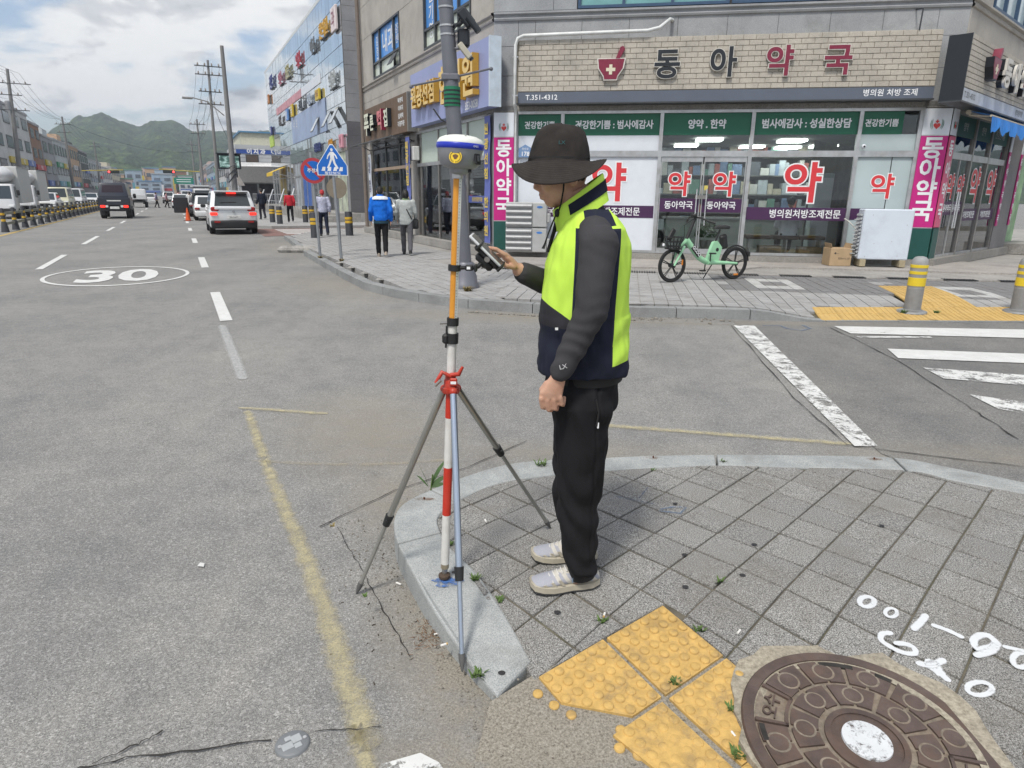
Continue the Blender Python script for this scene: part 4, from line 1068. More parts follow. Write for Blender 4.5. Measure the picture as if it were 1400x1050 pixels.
def carton(x, y, z, sx, sy, sz, label, rz=0.0, txt=('',), open_=False):
    c = thing('cardboard_box', label, 'box', tuple(FR_ @ Vector((x, y, z))), R(-9.5) + rz)
    MB().bevbox((0, 0, sz / 2), (sx, sy, sz), .006).build('carton', M_CARD, c)
    for i, t_ in enumerate(txt): lettering('print', t_, (-sx * .22 + (i % 2) * sx * .36, -sy / 2 - .003, sz * (.72 - .36 * i * .8)), .055, M_CTXT, c)
    if open_:
        for sg in (-1, 1): MB().box((sg * sx * .47, 0, sz + .05), (.006, sy * .9, .11), m=Matrix.Rotation(sg * .3, 3, 'Y')).build('flap', M_CARD, c)
    else: box3(-sx / 2 + .002, sx / 2 - .002, -.03, .03, sz - .001, sz + .003).build('tape', mat('tape', (.5, .4, .26), .3), c)
carton(2.72, .45, .32, .5, .34, .2, 'left of the two flat printed boxes under the bench in the pharmacy', txt=('생수', '20개입'))
carton(3.62, .45, .32, .5, .34, .19, 'right of the two flat printed boxes under the bench in the pharmacy', txt=('음료', 'BTON'))
carton(3.99, -.52, .19, .46, .42, .38, 'open cardboard box on the step beside the white outdoor unit', .12, ('●—', '350ml x 20'), True)
pp = thing('potted_plant', 'green potted plant standing behind the pharmacy door glass', 'plant', tuple(FR_ @ Vector((1.3, .75, .3))), R(-9.5))
MB().lathe([(.12, 0), (.17, .28), (.18, .3), (.15, .3), (0, .27)], 16).build('pot', mat('pot', (.25, .26, .22), .6), pp, 40)
lf = MB(); rl = random.Random(9)
for k in range(120):
    a, e_, q = rl.uniform(0, 6.28), rl.uniform(.1, 1.3), rl.uniform(.15, .32); c = Vector((q * math.cos(a) * math.cos(e_), q * math.sin(a) * math.cos(e_), .35 + q * math.sin(e_) * 1.3)); t_ = Vector((rl.uniform(-1, 1), rl.uniform(-1, 1), rl.uniform(-.3, 1))).normalized() * .09; u_ = t_.orthogonal().normalized() * .03
    lf.poly([c - t_, c + u_, c + t_, c - u_])
lf.build('foliage', mat('leaf_indoor', (.05, .11, .04), .5, var=.3, vs=20), pp)
# ---- left front: clinic and rice-cake shop
fb('L', box3(-12.4, -.02, -.22, .2, .13, .34), 'plinth', M_CONC)
fb('L', box3(-12.4, -.02, .0, .2, 3.5, 3.66), 'lintel', MATS.get('lintel_stucco') or bpy.data.materials['lintel_stucco'])
fb('L', box3(-12.4, -11.7, .01, .3, .34, 3.5), 'pier', M_GRAN_W); fb('L', box3(-.44, -.02, .03, .3, .34, 3.5), 'pier', M_GRAN); fb('L', box3(-6.55, -5.95, .01, .3, .34, 3.5), 'pier', M_GRAN_W)
M_MINT = mat('mint_film', (.50, .58, .52), .4, var=.05, vs=1)
for x in (-5.92, -5.6, -3.99, -2.35, -1.75, -.46): fb('L', box3(x - .035, x + .035, .02, .1, .34, 3.45), 'mullion', M_ALU_D)
fb('L', box3(-5.95, -.44, .01, .11, 3.43, 3.5), 'head_rail', M_ALU); fb('L', box3(-5.95, -.44, .015, .105, 2.46, 2.56), 'transom', M_ALU)
for x0, x1 in ((-5.57, -4.02), (-3.96, -2.38), (-1.72, -.5)): fb('L', box3(x0, x1, .06, .065, 2.56, 3.43), 'film_panel', M_MINT); fb('L', box3(x0, x1, .05, .056, .34, 2.46), 'shop_window', M_GLASS)
fb('L', box3(-2.32, -1.78, .06, .065, 2.56, 3.43), 'film_panel', M_MINT)
bl = MB()
for k in range(17): bl.box((-3.97, .2, 2.42 - k * .068), (3.1, .012, .052), m=None)
fb('L', bl, 'blind_slats', mat('blind', (.62, .66, .63), .7, var=.05))
bl2 = MB()
for k in range(9): bl2.box((-1.1, .2, 2.42 - k * .068), (1.15, .012, .052))
fb('L', bl2, 'blind_slats', MATS['blind'])
fb('L', box3(-2.30, -1.80, .045, .055, .36, 2.44), 'door_glass', M_GLASS); fb('L', MB().tube([(-1.86, -.02, .95), (-1.86, -.02, 1.95)], .02, 8), 'door_handle', MATS['chrome'])
for x0, x1 in ((-2.3, -1.8), (-1.7, -.5)): bs_ = fb('L', box3(x0, x1, .036, .041, 1.42, 1.60), 'blue_band', mat('band_blue', (.06, .09, .30), .4)); ftext('L', '원광선침한의원', (x0 + x1) / 2, .03, 1.51, .12, mat('yellow_lettering', (.70, .52, .08), .5), bs_, sx=.55 if x1 - x0 < .6 else .9)
b = MB(); b.quad((-5.95, 1.6, .34), (-.9, 1.0, .34), (-.9, 1.0, 3.4), (-5.95, 1.6, 3.4)).quad((-5.95, .1, .345), (-.45, .1, .345), (-.9, 1.0, .345), (-5.95, 1.6, .345)); fb('L', b, 'clinic_interior', mat('clinic_interior', (.16, .15, .13), .7, var=.5, vs=2.2))
for x in (-11.5, -9.61, -7.87, -6.6): fb('L', box3(x - .045, x + .045, .02, .1, .34, 3.42), 'mullion', M_DARKFR if x > -11 else M_ALU_D)
fb('L', box3(-11.6, -6.55, .015, .105, 2.46, 2.56), 'transom', mat('wood_rail', (.36, .27, .2), .6)); fb('L', box3(-11.6, -6.55, .01, .11, 3.42, 3.5), 'head_rail', M_DARKFR)
for x0, x1 in ((-11.45, -9.66), (-9.56, -7.92), (-7.82, -6.65)): fb('L', box3(x0, x1, .05, .056, .34, 2.46), 'shop_window', M_GLASS); fb('L', box3(x0, x1, .05, .056, 2.56, 3.42), 'fanlight', M_GLASS)
b = MB(); b.quad((-11.6, 2.2, .34), (-6.0, 2.2, .34), (-6.0, 2.2, 3.4), (-11.6, 2.2, 3.4)).quad((-11.6, .1, .345), (-6.0, .1, .345), (-6.0, 2.2, .345), (-11.6, 2.2, .345)).quad((-11.62, .1, .34), (-11.62, 2.2, .34), (-11.62, 2.2, 3.4), (-11.62, .1, 3.4)).quad((-6.0, .1, .34), (-6.0, 2.2, .34), (-6.0, 2.2, 3.4), (-6.0, .1, 3.4)); fb('L', b, 'shop_interior', mat('shop_interior', (.30, .28, .24), .7, var=.4, vs=1.6))
rs = random.Random(8); gd = [MB() for _ in pal]
for k in range(4):
    x = -11.4
    while x < -6.4: wd = rs.uniform(.12, .4); gd[rs.randrange(len(pal))].span((x, 1.5 + rs.uniform(-.4, .3), .5 + k * .5), (x + wd * .9, 2.1, .5 + k * .5 + rs.uniform(.15, .45))); x += wd
for g_, m_ in zip(gd, pal): tag(fb('L', g_, 'shop_goods', m_), kind='stuff')
aw = MB()
for x in (-11.7, -10.2, -8.6, -7.1, -6.2): aw.tube([(x, -.02, 3.25), (x, -.35, 3.42), (x, -.75, 3.36)], .02, 6)
aw.tube([(-11.75, -.75, 3.36), (-6.1, -.75, 3.36)], .022, 6).tube([(-11.75, -.02, 3.25), (-6.1, -.02, 3.25)], .022, 6)
fb('L', aw, 'canopy_frame', M_DARKFR); fb('L', MB().quad((-11.7, -.02, 3.36), (-6.15, -.02, 3.36), (-6.15, -.72, 3.40), (-11.7, -.72, 3.40)), 'canopy_sheet', glass('canopy_sheet', (.8, .82, .82), .1, .2))
fb('L', MB().tube([(-12.25, -.12, 11), (-12.25, -.12, .2)], .075, 8), 'drainpipe', mat('pipe_brown', (.17, .14, .12), .6, dirt=.3))
fb('L', MB().bevbox((-5.75, -.12, 2.85), (.4, .2, .42), .02), 'meter_box', mat('meter', (.55, .56, .55), .6))
# ---- right front
fb('R', box3(.0, 9, -.14, .2, .13, .33), 'plinth', MATS.get('x') or bpy.data.materials['plinth_stone'])
fb('R', box3(.0, 9, .0, .2, 3.5, 3.64), 'lintel', bpy.data.materials['lintel_stucco'])
for x in (.45, 2.0, 3.4, 5.0): fb('R', box3(x - .05, x + .05, .0, .1, .33, 3.45), 'mullion', M_ALU_D)
fb('R', box3(.4, 5.05, .005, .11, 2.5, 2.64), 'transom', M_ALU); fb('R', box3(.4, 5.05, .005, .11, 3.42, 3.5), 'head_rail', M_ALU_D); fb('R', box3(.4, 5.05, .005, .11, .33, .38), 'bottom_rail', M_ALU)
for k, (x0, x1) in enumerate(((.5, 1.95), (2.05, 3.35), (3.45, 4.95))):
    fb('R', box3(x0, x1, .05, .056, .38, 2.5), 'shop_window', M_GLASS_D); fb('R', box3(x0, x1, .05, .056, 2.64, 3.42), 'fanlight', M_GLASS_D)
    gfx = fb('R', box3(x0, x1, .042, .047, 2.98, 3.42), 'green_fascia', M_DGREEN); ftext('R', ('양약', '한약', '건강한기쁨')[k], (x0 + x1) / 2, .036, 3.2, .2, mat('grey_lettering', (.4, .42, .42), .5), gfx)
    fb('R', box3(x0, x1, .042, .047, 1.13, 1.41) if k else box3(x0, x1, .042, .047, 1.28, 1.58), 'purple_band', M_PURPLE)
    ftext('R', '처방조제전문' if k else '동아약국 동아약국', (x0 + x1) / 2, .036, 1.27 if k else 1.43, .18, M_WTXT, None, bold=.03, sx=.95)
for x, z, h in ((.85, 1.9, .54), (1.6, 1.9, .54), (2.75, 1.95, .82), (4.2, 1.95, .82)): yak(x, z, h, 'R')
fb('R', MB().tube([(1.15, -.06, .98), (1.15, -.06, 1.8)], .02, 8).tube([(1.32, -.06, .98), (1.32, -.06, 1.8)], .02, 8), 'door_handle', MATS['chrome'])
fb('R', MB().span((1.21, .03, .38), (1.26, .07, 2.5)), 'door_stile', M_ALU)
fb('R', box3(5.05, 6.6, -.02, .3, .33, 3.5), 'pier', stone('pier_granite', (.16, .155, .165), (.27, .265, .27), 90, 1, stain=.2)); fb('R', box3(6.6, 9, .3, .4, .33, 3.5), 'rear_shop_wall', mat('green_shop', (.22, .36, .2), .5, var=.5, vs=2))
b = MB(); b.quad((.2, 3.0, .33), (5.0, 3.0, .33), (5.0, 3.0, 3.4), (.2, 3.0, 3.4)).quad((.2, .1, .335), (5.0, .1, .335), (5.0, 3, .335), (.2, 3, .335)).quad((5.0, .1, .33), (5.0, 3, .33), (5.0, 3, 3.4), (5.0, .1, 3.4)); fb('R', b, 'side_interior', mat('side_interior', (.14, .15, .14), .6, var=.5, vs=1.8))
fb('R', box3(6.7, 8.8, -.9, .2, .13, .42), 'side_step', M_CONC)
# ------------------------------------------------------------------ signs fixed to the building (each a thing)
def sign_root(name, label, fr, x, y, z, cat='sign'):
    M = {'F': FR_, 'L': FL_, 'R': FRR}[fr]; return thing(name, label, cat, tuple(M @ Vector((x, y, z))), {'F': R(-9.5), 'L': R(-64), 'R': R(42.5)}[fr])
M_BRICK = stone('sign_brick', (.36, .335, .295), (.51, .48, .43), 60, 2.2, .3, stain=.18, rough=.85); M_BJOINT = mat('brick_joint', (.32, .28, .22), .9, var=.2)
M_SLATE = mat('slate_band', (.105, .125, .165), .5, var=.08, vs=1.5)
M_BLK = mat('black_letter', (.018, .022, .028), .4, var=.05); M_MAROON = mat('maroon_letter', (.20, .022, .050), .4, var=.12, vs=9); M_EDGE = mat('letter_edge', (.60, .58, .54), .5, var=.1)
def bowl(par, x, z, s, y0, y1, side):
    """mortar with pestle and a cross"""
    P = [(-.5, .33), (.52, .33), (.46, .0), (.26, -.28), (.24, -.40), (-.24, -.40), (-.26, -.28), (-.46, 0)]
    out = [(x + a * s * 1.1, z + c * s * 1.1) for a, c in P]
    o = MB().plate(out, y0, y1).build('bowl_emblem', side, par)
    MB().plate([(x + a * s, z + c * s) for a, c in P], y0 - .006, y0).build('bowl_face', M_MAROON, o)
    MB().plate([(x + (.18 + a) * s, z + (.35 + c) * s) for a, c in ((0, 0), (.16, 0), (.34, .34), (.26, .44), (.16, .40))], y0 - .004, y1).build('pestle', M_MAROON, o)
    for w_, h_ in ((.36, .12), (.12, .36)): MB().span((x - w_ / 2 * s, y0 - (.012 if w_ > .2 else .0125), z - h_ / 2 * s - .05 * s), (x + w_ / 2 * s, y0 - .006, z + h_ / 2 * s - .05 * s)).build('cross_bar', mat('cream', (.66, .62, .48), .5), o)
def brick_sign(name, label, fr, W, x0, z0, zb, z1, dep, indiv, lets, small):
    r = sign_root(name, label, fr, x0, -dep, z0)
    box3(0, W, .012, dep, 0, z1 - z0).build('backing', M_BJOINT, r); box3(0, W, -.004, .012, 0, zb - z0 - .01).build('text_band', M_SLATE if indiv else mat('pale_band', (.42, .45, .50), .5), r)
    box3(-.03, 0, -.008, dep, 0, z1 - z0).build('side_cap', M_BLK if not indiv else M_BJOINT, r); box3(-.03, W + .03, -.006, dep, -.03, -.0).build('bottom_cap', M_DARKFR, r)
    nr = 10; rh = (z1 - zb) / nr; bw = .262; cnt = 0; rest_ = MB(); rr_ = random.Random(4)
    base = {}
    for k in range(nr):
        off = -(bw / 2) * (k % 2); x = off
        while x < W:
            a, c = max(0, x), min(W, x + bw)
            if c - a > .02:
                w_ = round(c - a, 3); z = zb - z0 + k * rh
                if indiv and cnt < 300:
                    if w_ not in base: base[w_] = MB().bevbox((0, 0, 0), (w_ - .008, .026, rh - .009), .005).mesh('brick', M_BRICK)
                    link('brick', base[w_], r, ((a + c) / 2, .004 + rr_.uniform(-.004, .003), z + rh / 2)); cnt += 1
                else: rest_.bevbox(((a + c) / 2, .004, z + rh / 2), (w_ - .008, .026, rh - .009), .005)
            x += bw
    if rest_.v: tag(rest_.build('bricks', M_BRICK, r), kind='stuff')
    for ch, x, z, h, m_ in lets:
        s_ = h / .93
        b = text_mb(ch, s_, .05, .046, res=6); b.xf(Matrix.Translation((x, -.05 if indiv else -.14, z))); 
        o = b.build('letter_edge', M_EDGE, r)
        if not indiv: b2 = text_mb(ch, s_, .16, .028); b2.xf(Matrix.Translation((x, -.06, z))); b2.build('letter_return', M_BLK, o)
        b = text_mb(ch, s_, 0, .026, res=6); b.xf(Matrix.Translation((x, -.08 if indiv else -.17, z))); b.build('letter', m_, o)
    for t_, x, al, m_ in small: lettering('lettering', t_, (x, -.006, (zb - z0) / 2), .15, m_, r, align=al, bold=.012, spacing=1.05)
    return r
DEP = .35
r = brick_sign('pharmacy_signboard', 'long pale brick pharmacy signboard above the front windows', 'F', 8.75, -3.28, 3.65, 3.885, 4.95, DEP, True,
    [('동', 3.29, .74, .58, M_BLK), ('아', 4.46, .75, .58, M_BLK), ('약', 5.61, .75, .58, M_MAROON), ('국', 6.78, .75, .58, M_MAROON)], [('T.351-4312', .18, 'LEFT', M_WTXT), ('병의원 처방 조제', 8.45, 'RIGHT', M_WTXT)])
bowl(r, 2.08, .68, .56, -.09, -.01, M_EDGE)
r = brick_sign('pharmacy_signboard', 'shorter stained brick pharmacy sign round the right corner', 'R', 5.6, -1.05, 3.52, 3.76, 4.72, .4, False,
    [('동', 2.3, .72, .56, M_EDGE), ('아', 3.1, .72, .56, M_EDGE), ('약', 3.9, .72, .56, M_MAROON), ('국', 4.7, .72, .56, M_MAROON)], [('T.351-4312', .1, 'LEFT', M_BLK), ('병의원처방', 4.2, 'LEFT', M_BLK)])
bowl(r, 1.35, .72, .52, -.16, -.01, M_BLK)
M_PERI = mat('periwinkle_face', (.27, .31, .53), .4, var=.06, vs=.8); M_GOLD = mat('gold_face', (.72, .52, .20), .45, var=.05); M_GOLD_S = mat('gold_side', (.48, .27, .04), .4, var=.08)
r = sign_root('clinic_signboard', 'periwinkle blue clinic signboard with raised gold letters', 'L', -5.4, -.3, 3.58)
box3(0, 5.8, 0, .28, 0, 1.45).build('panel', M_PERI, r); box3(5.8, 5.86, -.01, .28, -.01, 1.46).build('side_cap', mat('pale_cap', (.50, .58, .66), .4), r)
for body, x, z, s_ in (('원광선침', 1.55, .72, .62), ('한의원', 4.12, .72, .95)):
    b = text_mb(body, s_, .16, .03, sx=.92); b.xf(Matrix.Translation((x, -.09, z))); o = b.build('letters', M_GOLD_S, r)
    b = text_mb(body, s_, 0, .026, sx=.92); b.xf(Matrix.Translation((x, -.175, z))); b.build('letter_faces', M_GOLD, o)
lettering('phone_number', '353-0058', (4.75, -.005, .14), .25, M_WTXT, r, bold=.02, sx=.85)
r = sign_root('rice_cake_shop_sign', 'brown wood rice-cake shop sign with white and red letters', 'L', -11.2, -.3, 3.5)
M_WOOD = mat('brown_cladding', (.13, .085, .055), .6, var=.12, vs=5)
for k in range(18): MB().bevbox((.3 * k + .15, .02, .57), (.292, .04, 1.14), .006).build('plank', M_WOOD, r)
box3(0, 5.4, .042, .28, 0, 1.14).build('case', M_WOOD, r); box3(5.4, 5.46, -.01, .28, 0, 1.14).build('side_cap', mat('bronze_cap', (.25, .25, .24), .4, .4), r)
for ch, x, h, m_ in (('푸', .85, .72, mat('cream_letter', (.66, .68, .55), .5)), ('른', 1.6, .5, MATS['cream_letter']), ('떡', 2.65, .62, mat('rose_letter', (.62, .20, .22), .5)), ('집', 3.45, .52, MATS['cream_letter'])):
    b = text_mb(ch, h / .93 * 1.05, .14, .03); b.xf(Matrix.Translation((x, -.075, .55))); o = b.build('letter_return', M_BLK if m_ is not MATS['rose_letter'] else M_MAROON, r)
    b = text_mb(ch, h / .93 * 1.05, 0, .03); b.xf(Matrix.Translation((x, -.15, .55))); b.build('letter', m_, o)
for k, t_ in enumerate(('떡케익', '이바지', '답례떡', '각종주문')): lettering('small_lettering', t_, (4.72, -.006, .97 - k * .23), .17, M_WTXT, r, bold=.02, sx=1.2)
# column wraps
M_LOGO_G = mat('logo_green', (.02, .16, .10), .5); M_LOGO_R = mat('logo_red', (.60, .06, .06), .5)
def heart(par, x, z, s, y):
    P = []
    for k in range(24):
        t = 2 * PI * k / 24; P.append((x + s * 16 * math.sin(t) ** 3 / 32, z + s * (13 * math.cos(t) - 5 * math.cos(2 * t) - 2 * math.cos(3 * t) - math.cos(4 * t)) / 32))
    MB().plate(P, y, y + .002).build('heart', M_LOGO_R, par)
    for w_, h_, d in ((.5, .17, 0), (.17, .5, .0007)): box3(x - w_ * s / 2, x + w_ * s / 2, y - d, y + .0025, z + s * .62 - h_ * s / 2, z + s * .62 + h_ * s / 2).build('cross_bar', M_LOGO_R, par)
    for sg in (-1, 1):
        for q in (0, 1):
            pts = [Vector((x + sg * s * (.45 + q * .18 + .28 * math.sin(t * 2.4 + .2)), y, z + s * (-.42 + t * 1.4 - q * .08))) for t in [k / 8 for k in range(9)]]
            MB().tube(pts, [s * .012 + s * .03 * math.sin(PI * k / 8) for k in range(9)], 5).build('leaf_stroke', M_LOGO_G, par)
def column_sign(label, fr, x0, x1, faces):
    r = sign_root('column_sign', label, fr, x0, -.02, .32); W = x1 - x0
    box3(0, W, 0, .02, 0, .68).build('base_panel', M_DGREEN, r); box3(0, W, -.001, .02, .70, 2.62).build('magenta_panel', M_MAG, r); box3(0, W, -.001, .02, 2.64, 3.17).build('top_panel', M_FILM_W, r)
    box3(0, W, -.002, .018, .68, .70).build('rail', M_ALU, r); box3(0, W, -.002, .018, 2.62, 2.64).build('rail', M_ALU, r)
    for k, ch in enumerate('동아약국'): lettering('letter', ch, (W / 2, -.006, 2.37 - k * .44), W * .88, M_WTXT, r, bold=.028)
    heart(r, W / 2, 2.82, W * .26, -.008); return r
column_sign('magenta pharmacy column sign at the left end of the shop front', 'F', -3.9, -3.42, 0)
column_sign('magenta pharmacy column sign on the right corner beside the white outdoor unit', 'F', 5.5, 6.04, 0)
r = sign_root('column_sign', 'faded pink side face of the pharmacy column sign round the right corner', 'R', .02, -.02, .32)
box3(0, .36, 0, .02, 0, .68).build('base_panel', M_DGREEN, r); box3(0, .36, -.001, .02, .70, 2.62).build('pink_panel', M_PINK, r); box3(0, .36, -.001, .02, 2.64, 3.17).build('top_panel', M_FILM_W, r)
for k, ch in enumerate('동아약국'): lettering('letter', ch, (.18, -.006, 2.37 - k * .44), .36, M_WTXT, r, bold=.03, sx=.85)
heart(r, .18, 2.82, .11, -.008)
for x, lb in ((5.05, 'left of the two narrow magenta strips on the side pier'), (6.4, 'right of the two narrow magenta strips on the side pier')):
    r = sign_root('pier_strip_sign', lb, 'R', x, -.05, .95); box3(0, .2, 0, .02, 0, 1.9).build('strip', M_MAG, r); box3(0, .2, 0, .02, 1.902, 2.35).build('strip_top', M_FILM_W, r)
    for k, ch in enumerate('동아약국약국'): lettering('letter', ch, (.1, -.006, 1.7 - k * .3), .2, M_WTXT, r, bold=.03)
# vertical banners
M_BANB = mat('banner_blue', (.12, .15, .42), .6, var=.1, vs=2); M_YTXT = MATS['yellow_lettering']
def banner(label, fr, x, y, z0, h, w_, body, m_, tm, n):
    r = sign_root('vertical_banner', label, fr, x, y, z0, 'banner')
    b = MB(); N_ = 12
    for k in range(N_ + 1): b.v += [(-w_ / 2, .012 * math.sin(k * 1.3), h * k / N_), (w_ / 2, .012 * math.sin(k * 1.3 + .5), h * k / N_)]
    for k in range(N_): b.f.append((2 * k, 2 * k + 1, 2 * k + 3, 2 * k + 2))
    b.build('cloth', m_, r)
    for k, ch in enumerate(body):
        if ch != ' ': lettering('letter', ch, (0, -.03, h - (k + .9) * h / (n + .8)), min(w_ * .8, h / n * 1.0), tm, r, bold=.03)
    for z in (0, h): MB().tube([(-w_ / 2 - .02, 0, z), (w_ / 2 + .02, 0, z)], .012, 6).build('rod', M_ALU_D, r)
    return r
banner('blue vertical banner with yellow letters beside the magenta column', 'L', -.25, -.06, .45, 3.0, .34, '원광선침 한의원', M_BANB, M_YTXT, 8)
banner('blue vertical banner between the clinic and the rice-cake shop', 'L', -5.9, -.3, .40, 2.95, .42, '원광선침 한의원', M_BANB, M_YTXT, 8)
banner('white vertical banner with dark letters at the far end of the rice-cake shop', 'L', -11.4, -.12, .5, 2.6, .42, '수제떡 주문 및 배달', M_FILM_W, mat('navy_lettering', (.03, .04, .12), .5), 11)
r = sign_root('address_plate', 'small blue house number plate reading 178', 'F', -3.14, -.01, 2.62); MB().plate([(-.16, -.13), (.16, -.13), (.16, .07), (.0, .16), (-.16, .07)], -.012, 0).build('plate', mat('plate_blue', (.16, .26, .45), .4), r)
lettering('lettering', '178', (0, -.016, -.05), .14, M_WTXT, r, bold=.02); lettering('lettering', '중앙로', (0, -.016, .06), .06, M_WTXT, r)
# blue folded awning on the right front
r = sign_root('folded_awning', 'bright blue fabric awning folded under the right-hand sign', 'R', .1, -.25, 3.3, 'awning')
MB().tube([(0, 0, .1), (7, 0, .1)], .05, 8).build('roller', mat('beige_rail', (.42, .38, .3), .5), r); MB().tube([(0, -.42, .0), (7, -.42, .0)], .025, 6).build('front_bar', MATS['beige_rail'], r)
M_AWN = mat('awning_blue', (.02, .20, .62), .6, var=.15, vs=4); b = MB(); b.quad((0, 0, .13), (7, 0, .13), (7, -.42, .03), (0, -.42, .03)); b.build('fabric', M_AWN, r)
b = MB(); n = 60
for k in range(n + 1): x = 7 * k / n; b.v += [(x, -.44, .0), (x, -.46 + .02 * math.sin(k), -.26 - .06 * math.sin(k * .9) - .03 * math.sin(k * 2.3))]
for k in range(n): b.f.append((2 * k, 2 * k + 1, 2 * k + 3, 2 * k + 2))
b.build('valance', M_AWN, r)
for x in (.1, 3.4, 6.8): MB().tube([(x, 0, .05), (x, -.42, .0)], .02, 6).build('arm', MATS['beige_rail'], r)
# conduit round the signboard
cp = sign_root('white_conduit', 'white conduit pipe running round the edge of the brick signboard', 'F', 0, 0, .4, 'pipe')
MB().tube([(-3.37, -.05, 0), (-3.37, -.05, 3.15), (-3.35, -.42, 3.22), (-3.33, -.42, 4.45), (-3.28, -.42, 4.58), (-3.15, -.42, 4.63), (-.45, -.42, 4.66), (-.2, -.38, 4.72), (.02, -.2, 4.92), (.08, .0, 4.94)], .038, 8).build('pipe', mat('conduit_white', (.62, .64, .64), .5, dirt=.3), cp, 60)
for z in (3.4, 4.2): MB().box((-3.33, -.42, z), (.12, .06, .03)).build('bracket', M_ALU, cp)
MB().tube([(5.0, -.36, 4.94 - .4), (5.03, -.30, 4.95), (5.0, -.02, 5.0)], .015, 6).build('cable', M_BLK, cp)
# air-conditioning units
M_ACG = mat('ac_grey', (.40, .41, .41), .5, .1, .08, 4, dirt=.25); M_ACF = mat('ac_fin', (.36, .37, .38), .5, .3, .08)
def ac_stack(z, label):
    u = thing('ac_outdoor_unit', label, 'air conditioner', tuple(FR_ @ Vector((-3.03, -.42, z))), R(-9.5), 'stacked outdoor units')
    MB().bevbox((0, .1, .29), (.98, .30, .575), .015).build('case', M_ACG, u); 
    for k in range(4): MB().loft([((-.18, -.065, .085 + k * .135), .28, .0), ((-.18, -.065, .0851 + k * .135), .29, .03)], 4).v
    for k in range(4):
        b = MB(); zc = .08 + k * .137; b.v = []
        pr = [(-.05, -.055), (-.105, -.03), (-.12, .0), (-.105, .03), (-.05, .055)]
        for x in (-.475, .14): b.v += [(x, y, zc + dz) for y, dz in pr]
        b.f = [(i, i + 1, 6 + i, 5 + i) for i in range(4)] + [(4, 3, 2, 1, 0), (5, 6, 7, 8, 9)]
        b.build('slat', M_ACF, u, 60)
    MB().bevbox((.33, -.06, .29), (.33, .05, .55), .01).build('service_panel', M_ACG, u)
    MB().loft([((.33, -.088, .47), .07, .002), ((.33, -.088, .471), .07, .002)], 12); MB().plate([(.33 + .07 * math.cos(a), .47 + .026 * math.sin(a)) for a in [k * PI / 8 for k in range(16)]], -.09, -.08).build('badge', mat('badge_blue', (.05, .18, .5), .4), u)
    MB().bevbox((.53, .05, .22), (.08, .2, .22), .02).build('valve_cover', M_ACG, u); return u
ac_stack(.30, 'lower of the two grey slatted outdoor units by the magenta column'); ac_stack(.885, 'upper of the two grey slatted outdoor units by the magenta column')
u = thing('ac_outdoor_unit', 'big white outdoor unit seen from behind on wooden feet', 'air conditioner', tuple(FR_ @ Vector((4.82, -.62, .19))), R(-9.5))
M_ACW = mat('ac_white', (.58, .64, .72), .4, var=.04, vs=3, dirt=.3, dirtcol=(.25, .26, .28), ds=2)
MB().bevbox((.02, 0, .69), (1.0, .38, 1.06), .02).build('case', M_ACW, u)
for k in range(12): MB().box((-.50, .02, .24 + k * .078), (.03, .3, .05), m=Matrix.Rotation(.4, 3, 'Y')).build('louvre', mat('louvre', (.38, .40, .42), .5), u)
for k in range(10): MB().box((-.58, -.1 + (k % 2) * .02, .28 + k * .08), (.10, .02, .02)).build('coil_guard_bar', M_ACG, u)
for x in (-.38, .42): MB().bevbox((x, 0, .085), (.12, .46, .15), .01).build('wooden_foot', mat('foot_wood', (.35, .30, .2), .8), u)
for x, z in ((-.2, .5), (.15, .55), (.4, .9), (-.3, 1.1), (.3, .25), (-.35, .22)): MB().lathe([(.008, 0), (.008, .004), (0, .005)], 8, m=Matrix.Rotation(PI / 2, 4, 'X'), c=(x, -.19, z)).build('screw', M_ALU_D, u)
MB().tube([(-.55, .0, .8), (-.7, .05, .95), (-.72, .3, 1.0)], .015, 6).build('cable', mat('cable_white', (.5, .5, .48), .6), u)
dm = thing('door_camera', 'small round white camera on the pharmacy window rail', 'camera', tuple(FR_ @ Vector((4.36, -.02, 2.72))), R(-9.5)); MB().ball((0, -.03, 0), .05, 12, 8).build('dome', M_FILM_W, dm, 180); MB().ball((0, -.075, 0), .022, 8, 6).build('lens', M_BLK, dm, 180)
# ------------------------------------------------------------------ glass-fronted commercial building along the road
GA_ = R(-63.8)
def gl_frame(s_, t_): return Matrix.Translation(st(s_, t_)) @ Matrix.Rotation(GA_, 4, 'Z')
M_STONE_L = stone('cladding_grey', (.20, .205, .22), (.30, .305, .32), 40, .5, .1, stain=.2); M_STONE_D = stone('cladding_dark', (.085, .085, .095), (.15, .15, .165), 40, .5, .1, stain=.2)
def mirror(name, c, rough=.03, metal=.85):
    s = NT(name); oi = s.n('ShaderNodeObjectInfo')
    col = s.mix(oi.outputs['Random'], tuple(v * .86 for v in c), c)
    return s.set(col=col, rough=rough, metal=metal)
M_MIRROR = mirror('mirror_glass', (.70, .76, .80)); M_MIRROR_D = mirror('mirror_glass_dark', (.40, .44, .46), .04, .7)
gb = thing('glass_commercial_building', 'mirror glass commercial block with many small shop signs', 'building', st(39.7, 9.04), GA_)
GH = 13.0
box3(-34, .0, .10, 14, 0, GH - .2).build('core_wall', M_STONE_L, gb)
box3(-34.05, .05, .02, 14.05, GH - .2, GH).build('parapet', mat('parapet_white', (.6, .62, .63), .5), gb)
lv = [4.75, 5.45, 6.6, 7.4, 8.6, 9.5, 10.4, 11.6, 12.8]; pm = {}
rg = random.Random(21)
